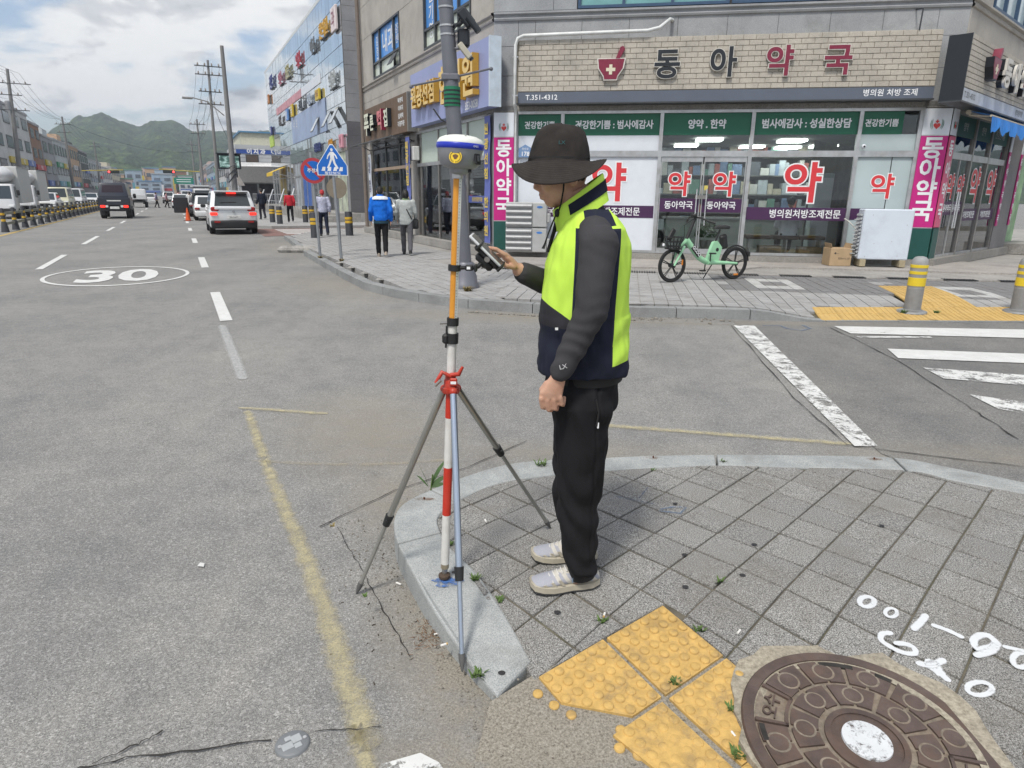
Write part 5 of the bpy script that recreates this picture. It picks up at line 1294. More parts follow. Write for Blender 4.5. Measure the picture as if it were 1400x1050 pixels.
for i in range(34):
    for k in range(len(lv) - 1):
        h = lv[k + 1] - lv[k]
        if k not in pm: pm[k] = MB().box((0, .04, 0), (.975, .03, h - .03)).mesh('glass_panel', M_MIRROR)
        o = link('glass_panel', pm[k], gb, (-.5 - i, rg.uniform(-.006, .006), lv[k] + h / 2)); o.rotation_euler = (rg.uniform(-.006, .006), 0, rg.uniform(-.006, .006))
box3(-34, 0, .075, .10, 4.7, 12.85).build('panel_joints', M_DARKFR, gb)
for z0, z1, m_ in ((.6, 5.5, M_STONE_D), (5.52, GH - .2, M_STONE_L), (.0, .58, stone('base_stone', (.3, .3, .3), (.42, .42, .42), 40, .6))):
    n = max(1, round((z1 - z0) / .75)); hh = (z1 - z0) / n
    for k in range(n):
        for q in range(4): MB().bevbox((.05, .52 + q * 1.0, z0 + hh * (k + .5)), (.1, .985, hh - .014), .006).build('cladding_panel', m_, gb)
box3(.0, .09, .0, 14, 0, GH - .25).build('end_wall', M_JOINT, gb)
# ground floor shops
for x in (-34, -29.5, -24.5, -20, -16.6, -12.2, -8, -4.4, -.45): box3(x, x + .45, -.02, .1, .1, 4.7).build('pier', M_STONE_L, gb)
box3(-34, 0, -.04, .099, 4.0, 4.72).build('fascia_band', M_MIRROR_D, gb)
for k, (x0, x1, m_) in enumerate(((-33.5, -29.6, M_MIRROR_D), (-29, -24.6, mat('ochre_front', (.35, .27, .10), .5, var=.3, vs=2)), (-24, -20.1, M_MIRROR_D), (-19.5, -16.7, mat('pale_front', (.40, .44, .48), .4, var=.3, vs=1)), (-16.1, -12.3, mat('blue_front', (.04, .12, .40), .4, var=.2, vs=2)), (-11.7, -8.1, M_MIRROR_D), (-7.5, -4.5, mat('dark_front', (.03, .035, .04), .3)), (-3.9, -.5, mat('lime_front', (.42, .46, .36), .4, var=.4, vs=2.2)))):
    f = box3(x0, x1, .02, .09, .6, 4.0).build('shop_front', m_, gb)
    for x in (x0 + .1, (x0 + x1) / 2, x1 - .1): box3(x - .04, x + .04, -.02, .02, .6, 4.0).build('mullion', M_ALU, f)
    box3(x0, x1, -.015, .018, 2.9, 3.0).build('transom', M_ALU, f)
box3(-34, -2.2, -2.2, .02, .0, .6).build('terrace', M_CONC, gb)
for k in range(4): box3(-2.2, 2.2, -2.2 + k * .35, .02, .15 * k, .15 * (k + 1)).build('step', M_CONC, gb)
rl_ = thing('terrace_railing', 'white sloping handrails and railing on the terrace of the glass building', 'railing', st(39.7, 9.04), GA_)
for x0 in (-20, -14, -8, -3.5):
    MB().tube([(x0 - 2.2, -2.25, 1.9), (x0, -2.9, 1.0)], .045, 8).build('handrail', mat('rail_white', (.65, .66, .67), .35, .3), rl_); MB().tube([(x0 - .1, -2.9, .1), (x0 - .1, -2.9, 1.0)], .03, 6).build('post', MATS['rail_white'], rl_)
for x in [-33 + k * 1.1 for k in range(27)]: MB().tube([(x, -2.15, .6), (x, -2.15, 1.55)], .022, 6).build('post', M_ALU, rl_)
for z in (1.05, 1.55): MB().tube([(-33, -2.15, z), (-4.4, -2.15, z)], .025, 6).build('rail', M_ALU, rl_)
yw = thing('yellow_awning', 'small yellow awning on the glass building ground floor', 'awning', st(39.7 + 26, 9.0), GA_); MB().quad((-2.2, 0, 3.9), (2.2, 0, 3.9), (2.2, -1.2, 3.4), (-2.2, -1.2, 3.4)).quad((-2.2, -1.2, 3.4), (2.2, -1.2, 3.4), (2.2, -1.22, 3.1), (-2.2, -1.22, 3.1)).build('fabric', mat('awning_yellow', (.62, .42, .03), .6), yw)
for x in (-2.1, 2.1): MB().tube([(x, 0, 3.1), (x, -1.15, 3.38)], .025, 6).build('arm', M_ALU, yw)
# hung posters and bands on the glass
M_POST = mat('poster_blue', (.30, .38, .55), .4, var=.15, vs=.6); M_BANDP = mat('poster_pink', (.55, .28, .32), .5, var=.3, vs=1.5)
p_ = thing('window_poster', 'large pale blue poster across the middle floor of the glass building', 'poster', st(39.7 + 12.4, 9.04, 5.45), GA_)
for k in range(13): box3(-6.9 + k * 1.06, -6.9 + k * 1.06 + 1.02, -.03, .015, 0, 1.95).build('poster_sheet', M_POST, p_)
for k, x in enumerate((-5.6, -4.4)): lettering('lettering', '과', (x, -.04, 1.4 - k * .1), .8, M_WTXT, p_)
p_ = thing('window_band', 'pink lettered band on the upper glass of the commercial block', 'poster', st(39.7 + 17, 9.04, 7.75), GA_)
for k in range(20): box3(-10.5 + k * 1.05, -10.5 + k * 1.05 + .98, -.02, .02, 0.65, 1.2).build('letter_block', M_BANDP if k < 13 else M_FILM_W, p_)
p_ = thing('window_poster', 'yellow green poster at the far corner of the glass building', 'poster', st(39.7 + 32.5, 9.04, 6.0), GA_); box3(-1.4, 1.4, -.03, .01, 0, 1.0).build('poster_sheet', mat('poster_lime', (.45, .60, .12), .5, var=.2), p_)
for k, x in enumerate((-8.0, -4.2, -1.9)):
    s_ = thing('open_sash', ('leftmost', 'middle', 'rightmost')[k] + ' tilted-out glass sash on the commercial block', 'window', st(39.7 - x, 9.04, 5.5), GA_)
    M_ = Matrix.Rotation(-.5, 3, 'X'); MB().box((0, -.28, .5), (.9, .03, 1.05), m=M_).build('frame', M_DARKFR, s_); MB().box((0, -.30, .5), (.8, .012, .95), m=M_).build('pane', M_MIRROR, s_)
SG = [(-1.2, 10.9, '과', 1.5, (.70, .62, .62), 'white pink box sign at the near top corner of the glass building'), (-4.1, 10.95, '한의원', 1.15, (.62, .36, .06), 'orange gold letters on the top row of the glass building'),
      (-7.8, 10.7, '내과', 1.1, (.16, .18, .20), 'dark letters beside the orange gold ones on the top row'), (-13.5, 10.75, '의원', 1.3, (.42, .06, .09), 'crimson letters in the middle of the top row'),
      (-18.8, 10.75, '전문', 1.3, (.40, .38, .22), 'olive letters left of the crimson sign on the top row'), (-22.9, 10.8, '의원', 1.3, (.40, .16, .22), 'plum letters near the far end of the top row'),
      (-28.6, 11.3, '건강', 1.5, (.06, .08, .26), 'navy sign at the far top corner of the glass building'), (-31.5, 10.2, '아', 1.0, (.45, .20, .08), 'small orange sign just under the navy corner sign'),
      (-2.6, 7.95, '의원', 1.2, (.42, .45, .46), 'big silver letters on the middle row near the corner'), (-7.2, 7.75, '약국', .8, (.60, .44, .04), 'yellow box sign on the middle row'),
      (-10.3, 7.8, '처방', .9, (.40, .46, .55), 'pale blue letters left of the yellow box sign'), (-13.9, 7.85, '조제', .9, (.07, .08, .10), 'black letters in the middle of the middle row'),
      (-18.0, 7.85, '국', 1.1, (.58, .42, .05), 'second yellow sign on the middle row'), (-20.6, 7.8, '방', 1.1, (.14, .28, .58), 'bright blue sign beside the second yellow one'),
      (-24.8, 7.7, '상담', 1.0, (.12, .12, .13), 'small dark letters toward the far end of the middle row'), (-31.4, 7.4, '국', .9, (.07, .09, .25), 'tiny navy sign at the far end of the middle row'),
      (-8.4, 4.6, '정형외과', .75, (.05, .07, .20), 'dark blue letters above the ground floor shops'), (-4.0, 4.55, '떡집', .75, (.60, .30, .05), 'orange and red letters above the ground floor'), (-1.1, 4.55, '아', .9, (.62, .30, .36), 'pink square sign above the ground floor corner')]
for k, (x, z, body, sz, c, lb) in enumerate(SG):
    sz *= .82
    r = thing('shop_sign', lb, 'sign', st(39.7 - x, 9.04, z - sz * .5), GA_, 'signs on the glass building'); m_ = mat('sign_col_%d' % k, c, .45, var=.05)
    if body in ('과', '약국', '국', '방', '아'):
        W = sz * (1.0 if len(body) == 1 else 1.9); MB().bevbox((0, -.10, sz * .5), (W, .16, sz), .03).build('box', m_, r); lettering('lettering', body, (0, -.185, sz * .5), sz * .75, M_WTXT if c[0] < .6 else M_MAROON, r, bold=.02)
    else:
        b = text_mb(body, sz, .07, .008); b.xf(Matrix.Translation((0, -.14, sz * .5))); b.build('letters', m_, r)
    MB().box((0, -.04, sz * .1), (sz * len(body) * .9, .06, .08)).build('mounting_rail', M_DARKFR, r)

# ------------------------------------------------------------------ low dental clinic beyond it
lb = thing('low_clinic_building', 'low pale grey building with blue sign strip beyond the glass block', 'building', st(80, 6.2), R(26.2))
box3(0, 9, 0, 12, 0, 6.6).build('wall', mat('pale_panel', (.46, .48, .50), .5, var=.06, vs=.5), lb); box3(.8, 9.5, 1, 12, 6.6, 7.9).build('roof_storey', mat('cream_wall', (.55, .55, .45), .6), lb); box3(.6, 9.8, .8, 12.2, 7.9, 8.05).build('roof', mat('blue_roof', (.10, .24, .40), .5), lb)
for k in range(8): box3(0, 9, -.02, 0, 3.2 + k * .42, 3.21 + k * .42).build('panel_seam', M_JOINT, lb)
w_ = box3(1.0, 2.3, -.03, .02, 4.75, 5.6).build('window', M_DARKFR, lb); box3(1.08, 2.22, -.035, .0, 4.82, 5.53).build('pane', mat('brown_pane', (.10, .08, .07), .2), w_)
f = box3(.1, 5, -.05, .0, 5.7, 6.1).build('sign_strip', mat('strip_blue', (.04, .09, .33), .5), lb); lettering('lettering', '이지과', (2.1, -.07, 5.92), .62, M_WTXT, f, spacing=1.35, bold=.03)
MB().loft([((4.4, -1.2, 4.35), 4.5, 1.3), ((4.4, -1.2, 4.75), 4.3, 1.15)], 4, 8).build('canopy', mat('canopy_white', (.72, .73, .74), .4), lb); box3(.0, 9, -2.2, -.02, 2.7, 4.3).build('canopy_fascia', mat('canopy_grey', (.22, .22, .22), .5), lb)
for k in range(5): box3(.3 + k * 1.8, 1.9 + k * 1.8, -.03, .01, .3, 2.6).build('shop_front', mat('dim_front', (.06, .06, .07), .3, var=.5, vs=2), lb)

# ------------------------------------------------------------------ street rows in the distance
M_PANE = mat('far_pane', (.10, .12, .15), .15, var=.4, vs=.3, spec=.7)
WALLC = dict(white=(.52, .53, .53), grey=(.30, .31, .33), brown=(.26, .15, .10), cream=(.50, .46, .36), orange=(.48, .33, .22), dark=(.06, .075, .075), pale=(.44, .47, .48), pink=(.46, .36, .33), blue=(.30, .38, .46))
SIGNC = [(.10, .16, .42), (.46, .05, .06), (.05, .25, .13), (.52, .40, .05), (.55, .56, .58), (.10, .10, .11), (.14, .35, .44)]
def row_house(s0, s1, tf, right, h, wall, label, storeys=3, cols=4, dep=10.0, seed=0, group='houses along the road'):
    """street house: front at tf; right = the side of the road it stands on"""
    rr_ = random.Random(seed * 7 + 1)
    W = s1 - s0
    if right: r = thing('street_building', label, 'building', st(s1, tf), GA_, group)
    else: r = thing('street_building', label, 'building', st(s0, tf), GA_ + PI, group)
    m_ = mat('wall_' + wall, WALLC[wall], .75, var=.1, vs=.3, dirt=.35, dirtcol=(.16, .16, .16), ds=.35)
    # local x runs 0..W to the viewer's right along the front, y into the house
    box3(0, W, 0, dep, 0, h).build('wall', m_, r); box3(-.1, W + .1, -.12, dep, h, h + .35).build('roof', mat('coping', (.36, .37, .38), .7), r)
    if rr_.random() < .6: box3(W * .3, W * .6, 2, 5, h + .35, h + 2.2).build('roof_hut', m_, r)
    fh = h / storeys
    for k in range(1, storeys):
        for c in range(cols):
            x0 = W * (c + .18) / cols; x1 = W * (c + .82) / cols
            w_ = box3(x0, x1, -.05, .02, k * fh + fh * .28, k * fh + fh * .8).build('window', M_DARKFR if wall != 'dark' else M_ALU, r); box3(x0 + .08, x1 - .08, -.06, .0, k * fh + fh * .33, k * fh + fh * .75).build('pane', M_PANE, w_)
    box3(.2, W - .2, -.04, .02, .2, fh * .68).build('shop_front', mat('far_front', (.09, .09, .1), .3, var=.7, vs=.8), r)
    n = max(1, int(W / 6))
    for k in range(n):
        for q in range(1 + (rr_.random() < .6)):
            c = SIGNC[rr_.randrange(len(SIGNC))]; x0 = W * (k + .06) / n; x1 = W * (k + .94) / n; z = fh * (.72 + q * .95)
            f = box3(x0, x1, -.25, -.02, z, z + fh * .26).build('sign_board', mat('far_sign_%d' % SIGNC.index(c), c, .5, var=.15, vs=.5), r)
            lettering('lettering', rr_.choice(('동아약국', '한의원', '건강', '떡집', '상담', '내과', '조제')), ((x0 + x1) / 2, -.27, z + fh * .13), fh * .22, M_WTXT if sum(c) < 1.4 else M_BLK, f, bold=.02)
    return r
L_ = -19.0
for k, a in enumerate([(98, 128.6, 12.4, 'white', 'white four-storey house nearest on the left side of the road', 4, 5), (129, 138, 11.6, 'brown', 'brown tiled house beside the white one on the left', 4, 2), (138.4, 150.5, 10.4, 'grey', 'plain grey narrow house left of the road', 3, 2),
        (151, 168, 10.6, 'pale', 'pale long house with a flat top on the left', 3, 5), (168.4, 187, 10.9, 'orange', 'orange-faced house on the left before the dark one', 3, 5), (187.5, 205, 10.6, 'dark', 'dark netted house on the left side of the road', 3, 4),
        (205.5, 240, 9.4, 'pale', 'light grey house with red signs past the dark house', 3, 6), (241, 275, 8.6, 'white', 'far white low house at the left of the road', 2, 5), (276, 320, 9.6, 'cream', 'far cream house at the left where the road narrows', 3, 6)]):
    row_house(a[0], a[1], L_, False, a[2], a[3], a[4], a[5], a[6], seed=k + 1)
for k, a in enumerate([(96, 118, 6.6, 'brown', 'low brown house behind the right-hand poles', 2, 4), (119, 150, 8.2, 'grey', 'grey house beyond the low brown one on the right', 3, 5), (151, 190, 7.8, 'white', 'white house further along on the right', 2, 6), (191, 240, 9, 'blue', 'bluish house far along on the right', 3, 6), (241, 300, 10, 'pink', 'pinkish house farthest along on the right', 3, 7)]):
    row_house(a[0], a[1], 9.5, True, a[2], a[3], a[4], a[5], a[6], seed=k + 40)
# town at the foot of the hills, across the far end of the road
rt_ = random.Random(77); kinds = list(WALLC)
ORD = 'first second third fourth fifth sixth seventh eighth ninth tenth eleventh twelfth thirteenth fourteenth fifteenth sixteenth'.split()
for row, (s0, h0, n) in enumerate(((320, 7, 16), (365, 10, 16), (430, 13, 14))):
    for k in range(n):
        t_ = -58 + 118 * (k + rt_.uniform(-.25, .25)) / (n - 1); W = rt_.uniform(5, 9); h_ = h0 + rt_.uniform(-2, 2.5); s_ = s0 + rt_.uniform(-9, 9); wn_ = kinds[rt_.randrange(len(kinds))]
        if row == 0 and -14 < t_ < 6: s_ += 25
        r = thing('far_town_building', '%s block in the far town, %s from the left in the %s row' % (wn_, ORD[k], ('front', 'middle', 'back')[row]), 'building', st(s_, t_), R(26.2), 'blocks of the far town')
        box3(-W / 2, W / 2, 0, 10, 0, h_).build('wall', mat('wall_' + wn_, WALLC[wn_], .75), r); box3(-W / 2 - .2, W / 2 + .2, -.2, 10.2, h_, h_ + .4).build('roof', mat('roof_%d' % (k % 3), ((.12, .25, .42), (.35, .36, .37), (.14, .28, .2))[k % 3], .6), r)
        for q in range(2):
            for c in range(2): box3(-W / 2 + W * (c + .2) / 2, -W / 2 + W * (c + .8) / 2, -.1, .05, h_ * (.42 + q * .28), h_ * (.56 + q * .28)).build('window', M_PANE, r)
        q = rt_.randrange(len(SIGNC)); box3(-W * .42, W * .42, -.3, -.05, h_ * .24, h_ * .36).build('sign_board', mat('far_sign_%d' % q, SIGNC[q], .5), r)
        if rt_.random() < .6: q = rt_.randrange(len(SIGNC)); box3(W * .5, W * .5 + .9, -.9, -.1, h_ * .3, h_ * .8).build('blade_sign', mat('far_sign_%d' % q, SIGNC[q], .5), r)

# ------------------------------------------------------------------ wooded hills
RIDGE = [(-75, 3.0), (-60, 3.6), (-45, 3.0), (-36.2, 3.3), (-34.2, 3.45), (-32.6, 4.4), (-31.5, 5.0), (-30.2, 5.3), (-29.1, 4.9), (-28.2, 4.55), (-27, 5.0), (-25.8, 5.1), (-24.5, 4.4), (-23.2, 4.5), (-20.7, 4.4), (-19.3, 4.7), (-12, 5.0), (0, 4.2), (15, 3.5), (40, 3.8), (70, 3.2)]
def ridge(a):
    for i in range(len(RIDGE) - 1):
        if RIDGE[i][0] <= a <= RIDGE[i + 1][0]:
            f = (a - RIDGE[i][0]) / (RIDGE[i + 1][0] - RIDGE[i][0]); f = f * f * (3 - 2 * f); return RIDGE[i][1] * (1 - f) + RIDGE[i + 1][1] * f
    return 3.0
def hill_sheet(r0, r1, nr, a0, a1, na, scale, floor_):
    b = MB()
    for i in range(na + 1):
        az = a0 + (a1 - a0) * i / na; e_ = ridge(az) * scale; hr = math.tan(R(e_)) * r1 + CAM_H
        for k in range(nr + 1):
            f = k / nr; r_ = r0 + (r1 - r0) * f; x, y = math.sin(R(az)) * r_, math.cos(R(az)) * r_
            h = hr * (f ** 1.25) * (1 + .28 * (1 - f) * noise.noise((x * .004, y * .004, 1)))
            sp = noise.noise((az * .55, f * 2.2, 4)); h += 14 * sp * math.sin(PI * min(1, f * 1.02)) * f
            cr = 5 * abs(noise.noise((x * .045, y * .045, 2))) + 4.5 * abs(noise.noise((x * .12, y * .12, 5)))
            b.v.append((x, y, max(-2, h + (cr - 2.8) * min(1, f * 5) + floor_)))
    for i in range(na):
        for k in range(nr): o = i * (nr + 1) + k; b.f.append((o, o + nr + 1, o + nr + 2, o + 1))
    return b
s = NT('forest'); P = s.pos()
c = s.ramp(s.noise(P, .045, 6, .65), [(.32, (.014, .034, .016)), (.48, (.032, .064, .024)), (.60, (.07, .11, .035)), (.74, (.12, .165, .055))])
c = s.mix(1, c, s.ramp(s.voro(P, .11), [(0, (1.5, 1.5, 1.35)), (.5, (.7, .74, .76)), (1, (.3, .35, .36))]), 'MULTIPLY')
M_FOREST = s.set(col=c, rough=.95, spec=.1, bump=s.noise(P, .3, 4, .7), bstr=.9, bdist=3)
hl = struct('wooded_hills', hill_sheet(520, 1250, 120, -62, 14, 620, 1.0, 0), M_FOREST)
struct('wooded_hills_side', hill_sheet(520, 1250, 40, 14, 70, 120, 1.0, 0), M_FOREST)

# ------------------------------------------------------------------ power poles and wires
M_POLE = mat('concrete_pole', (.20, .20, .20), .8, var=.12, vs=1.5, dirt=.3); M_INS = mat('insulator', (.25, .22, .2), .4)
def power_pole(label, base, h, lean, arms, face=0.0, r0=.19, r1=.10):
    p = thing('power_pole', label, 'utility pole', base, face, 'power poles along the road'); top = (lean[0], lean[1], h)
    MB().tube([(0, 0, 0), (lean[0] * .5, lean[1] * .5, h * .5), top], [r0, (r0 + r1) / 2, r1], 12).build('pole', M_POLE, p, 60)
    for z, w_, n in arms:
        c = (lean[0] * z / h, lean[1] * z / h, z); a = MB().box((c[0], c[1] - .14, c[2]), (w_, .09, .09)).build('crossarm', M_DARKFR, p)
        for k in range(n):
            x = c[0] - w_ / 2 + w_ * (k + .5) / n if n > 2 else c[0] + (k - .5) * w_ * .9
            MB().lathe([(.05, 0), (.09, .08), (.05, .14), (.08, .2), (.0, .28)], 8, (x, c[1] - .14, c[2] + .045)).build('insulator', M_INS, a)
    for k in range(8): z = 1.8 + k * .4; MB().tube([(lean[0] * z / h - .3, lean[1] * z / h, z), (lean[0] * z / h + .3, lean[1] * z / h, z)], .015, 5).build('climbing_step', M_ALU_D, p)
    return p, Vector(base) + Matrix.Rotation(face, 3, 'Z') @ Vector(top)
FA = R(26.2)
p1, t1 = power_pole('tall wired power pole with several crossarms right of the road', st(80, 4.1), 14.6, (.35, 0, 0), [(14.0, 2.6, 4), (13.2, 2.6, 4), (11.6, 2.2, 5), (10.4, 2.4, 4)], FA, .2, .11)
p2, t2 = power_pole('bare leaning power pole nearest on the right pavement', st(57.5, 4.15), 12.0, (.1, 0, 0), [], FA, .24, .13)
p3, t3 = power_pole('wired power pole with transformers at the left edge', st(104, -17.2), 15.6, (.8, 0, 0), [(14.0, 4.4, 4), (12.7, 2.4, 3), (11.0, 3.6, 4)], FA, .32, .16)
p4, t4 = power_pole('thin power pole on the left before the grey house', st(150, -16.8), 14.5, (0, 0, 0), [(13.2, 2.6, 4), (11.8, 2.2, 3)], FA, .3, .15)
p5, t5 = power_pole('thin power pole on the left before the dark house', st(200, -16.6), 13.5, (0, 0, 0), [(12.2, 2.4, 3)], FA, .3, .15)
p6, t6 = power_pole('power pole further along on the right', st(125, 4.2), 13.0, (.2, 0, 0), [(12.2, 2.4, 4), (10.8, 2.2, 3)], FA, .24, .13)
p7, t7 = power_pole('farthest power pole on the right pavement', st(175, 4.3), 13.0, (.2, 0, 0), [(12, 2.4, 4), (10.6, 2.2, 3)], FA, .26, .14)
for x, z in ((-.45, 12.0), (.45, 12.0)): MB().lathe([(.28, 0), (.3, .1), (.3, .95), (.2, 1.05)], 12, (x - .2, -.1, z - 1)).build('transformer', mat('transformer', (.30, .31, .33), .5), p3, 40)
MB().tube([(-.2, 0, 7.2), (-1.3, -.1, 8.1), (-2.3, -.2, 8.3)], .04, 6).build('lamp_arm', M_ALU_D, p2); MB().bevbox((-2.6, -.2, 8.25), (.7, .25, .14), .04).build('lamp_head', M_ALU_D, p2)
for a in range(3): MB().tube([(-.35, -.3, 2.4 + a * .5), (.25, -.4, 3.2 + a * .3), (.3, .1, 2.8)], .05, 6).build('cable_bundle', M_BLK, p2)
def wire(name, a, b, sag=1.0, n=14):
    a, b = Vector(a), Vector(b); MBt = MB().tube([a.lerp(b, k / n) - Vector((0, 0, sag * 4 * (k / n) * (1 - k / n))) for k in range(n + 1)], .016, 4); return MBt.build(name, mat('wire', (.03, .03, .035), .6), None)
wr = thing('overhead_wires', 'thin overhead wires strung between the power poles', 'wires', st(100, 0))
def wires(a, b, offs, z0, sag):
    for o_, dz in offs:
        w_ = wire('wire', a + RN * o_ + Vector((0, 0, dz)) - Vector(wr.location), b + RN * o_ + Vector((0, 0, dz)) - Vector(wr.location), sag); w_.parent = wr
O4 = [(-1.1, -.4), (-.4, -.4), (.4, -.4), (1.1, -.4), (0, -3.4), (-.6, -4.0)]
wires(t1, t6, O4, 0, 1.2); wires(t6, t7, O4, 0, 1.3); wires(t3, t4, O4, 0, 1.4); wires(t4, t5, O4, 0, 1.4); wires(t3 - RD * 40 + RN * .3, t3, O4, 0, 1.0); wires(t5, t5 + RD * 60, O4[:3], 0, 1.4)
wires(t1, Vector(t2) - Vector((0, 0, 3)), [(0, -3.6), (.2, -4.2)], 0, .6)
wires(t3 - Vector((0, 0, 3)), t6 - Vector((0, 0, 5)), [(0, 0)], 0, 2.0); wires(t4 - Vector((0, 0, 5)), t7 - Vector((0, 0, 6)), [(0, 0), (.4, -.3)], 0, 1.5)
# information screen on its post, back of a triangular sign
d_ = thing('information_screen', 'black roadside information screen on a post behind the silver car', 'screen', st(61, 4.3), FA)
MB().tube([(0, .1, 0), (0, .1, 3.4)], .09, 10).build('post', M_ALU_D, d_); MB().bevbox((-.1, 0, 4.05), (1.75, .3, 1.15), .04).build('case', M_BLK, d_)
s = NT('screen_face'); c_ = s.ramp(s.noise(s.vec('Object', (1.5, 1, 2.2)), 2.2, 4, .5), [(.35, (.02, .05, .045)), (.5, (.06, .12, .10)), (.64, (.30, .42, .40))]); s.set(col=c_, rough=.3); s.l(c_, s.b.inputs['Emission Color']); s.b.inputs['Emission Strength'].default_value = .35
box3(-.83, .63, -.165, -.151, 3.6, 4.5).build('display', s.m, d_); box3(-1.05, .85, -.32, .15, 4.63, 4.70).build('hood', M_BLK, d_)
g_ = thing('warning_sign_back', 'grey back of a triangular sign below the information screen', 'sign', st(60.5, 4.75), FA); MB().tube([(0, 0, 0), (0, 0, 2.9)], .04, 8).build('post', M_ALU, g_); MB().plate([(-.45, 2.2), (.45, 2.2), (.0, 3.05)], -.06, -.04).build('plate', mat('sign_back', (.40, .38, .36), .5), g_)
# traffic signals over the road
for k, (s_, t_, ex, lb) in enumerate(((140, 4.6, 1, 'yellow arm traffic signal over the far crossing, right pole'), (150, -15.2, -1, 'traffic signal on the left pole over the far crossing'))):
    g_ = thing('traffic_signal', lb, 'traffic light', st(s_, t_), FA, 'signals over the far crossing'); MB().tube([(0, 0, 0), (0, 0, 6.6)], .13, 10).build('pole', M_ALU_D, g_); MB().tube([(0, 0, 5.3), (-ex * 6.8, 0, 5.6)], .09, 8).build('arm', mat('signal_yellow', (.45, .36, .06), .5), g_)
    h = MB().bevbox((-ex * 5.2, -.15, 5.2), (2.0, .3, .55), .05).build('signal_head', M_BLK, g_)
    for q in range(4): MB().lathe([(.18, 0), (.18, .03), (0, .05)], 12, (-ex * 5.2 - .72 + q * .48, -.3, 5.2), Matrix.Rotation(PI / 2, 4, 'X')).build('lens', mat('lens_red', (.9, .05, .05), .4, emit=2.0) if (q == 3 and ex > 0) or (q == 0 and ex < 0) else mat('lens_off', (.03, .04, .03), .3), h)
g_ = thing('direction_sign', 'green overhead road direction sign far down the road', 'sign', st(190, 5.0), FA); MB().tube([(0, 0, 0), (0, 0, 6)], .12, 8).build('pole', M_ALU_D, g_); MB().tube([(0, 0, 5), (-5, 0, 5)], .09, 8).build('arm', M_ALU_D, g_); MB().bevbox((-2.8, -.15, 4.4), (4.4, .08, 1.5), .03).build('panel', mat('sign_green', (.02, .22, .16), .4), g_)
for z in (4.7, 4.2): MB().box((-2.8, -.2, z), (3.2, .01, .16)).build('text_line', M_WTXT, g_)
# ------------------------------------------------------------------ vehicles
M_TYRE = mat('tyre', (.018, .018, .019), .85, var=.1); M_RIM = mat('rim', (.40, .41, .42), .35, .8); M_TRIM = mat('black_trim', (.022, .023, .025), .55); M_CGLASS = mat('car_glass', (.03, .04, .045), .06, spec=.8, var=0); M_PLATE = mat('number_plate', (.62, .63, .62), .5)
M_TAIL = mat('tail_lamp_lit', (.75, .03, .02), .3, emit=.8); M_TAILO = mat('tail_lamp', (.28, .015, .015), .25); M_HEAD = mat('head_lamp', (.65, .67, .68), .15)
def paint(name, c): 
    m_ = mat('paint_' + name, c, .28, .15, .03, 2, spec=.6); m_.node_tree.nodes['Principled BSDF'].inputs['Coat Weight'].default_value = .5; return m_
def solid(vs8, bev=.06, seg=3):
    """hexahedron (bottom ring of 4, top ring of 4) with rounded edges"""
    bm = bmesh.new(); v = [bm.verts.new(p) for p in vs8]
    for f in ((3, 2, 1, 0), (4, 5, 6, 7), (0, 1, 5, 4), (1, 2, 6, 5), (2, 3, 7, 6), (3, 0, 4, 7)): bm.faces.new([v[i] for i in f])
    if bev: bmesh.ops.bevel(bm, geom=list(bm.edges), offset=bev, segments=seg, profile=.5, affect='EDGES')
    bm.verts.index_update(); b = MB(); b.v = [tuple(q.co) for q in bm.verts]; b.f = [tuple(q.index for q in f.verts) for f in bm.faces]; bm.free(); return b
def frus(y0, y1, w0, z0, t0, t1, w1, z1): return [(-w0, y0, z0), (w0, y0, z0), (w0, y1, z0), (-w0, y1, z0), (-w1, t0, z1), (w1, t0, z1), (w1, t1, z1), (-w1, t1, z1)]
def pane_on(q, u0, u1, v0, v1, off=.012):
    """rectangle on a four-cornered face (a b bottom, d c top), lifted off it"""
    a, b_, c, d = (Vector(p) for p in q); n = (b_ - a).cross(d - a).normalized()
    def at(u, v): return (a.lerp(b_, u)).lerp(d.lerp(c, u), v) + n * off
    o = [at(u0, v0), at(u1, v0), at(u1, v1), at(u0, v1)]; i = [p - n * .03 for p in o]
    return MB().add(o + i, [(0, 1, 2, 3), (0, 4, 5, 1), (1, 5, 6, 2), (2, 6, 7, 3), (3, 7, 4, 0)])
def wheel(par, x, y, r=.33, w_=.21):
    Mx = Matrix.Rotation(PI / 2, 4, 'Y'); t = MB().lathe([(r * .62, -w_ / 2), (r * .9, -w_ / 2), (r, -w_ * .3), (r, w_ * .3), (r * .9, w_ / 2), (r * .62, w_ / 2)], 20, (x, y, r), Mx).build('wheel', M_TYRE, par, 40)
    MB().lathe([(r * .64, -w_ * .42), (r * .64, w_ * .42), (0, w_ * .36)], 16, (x, y, r), Mx).build('rim', M_RIM, t, 40)
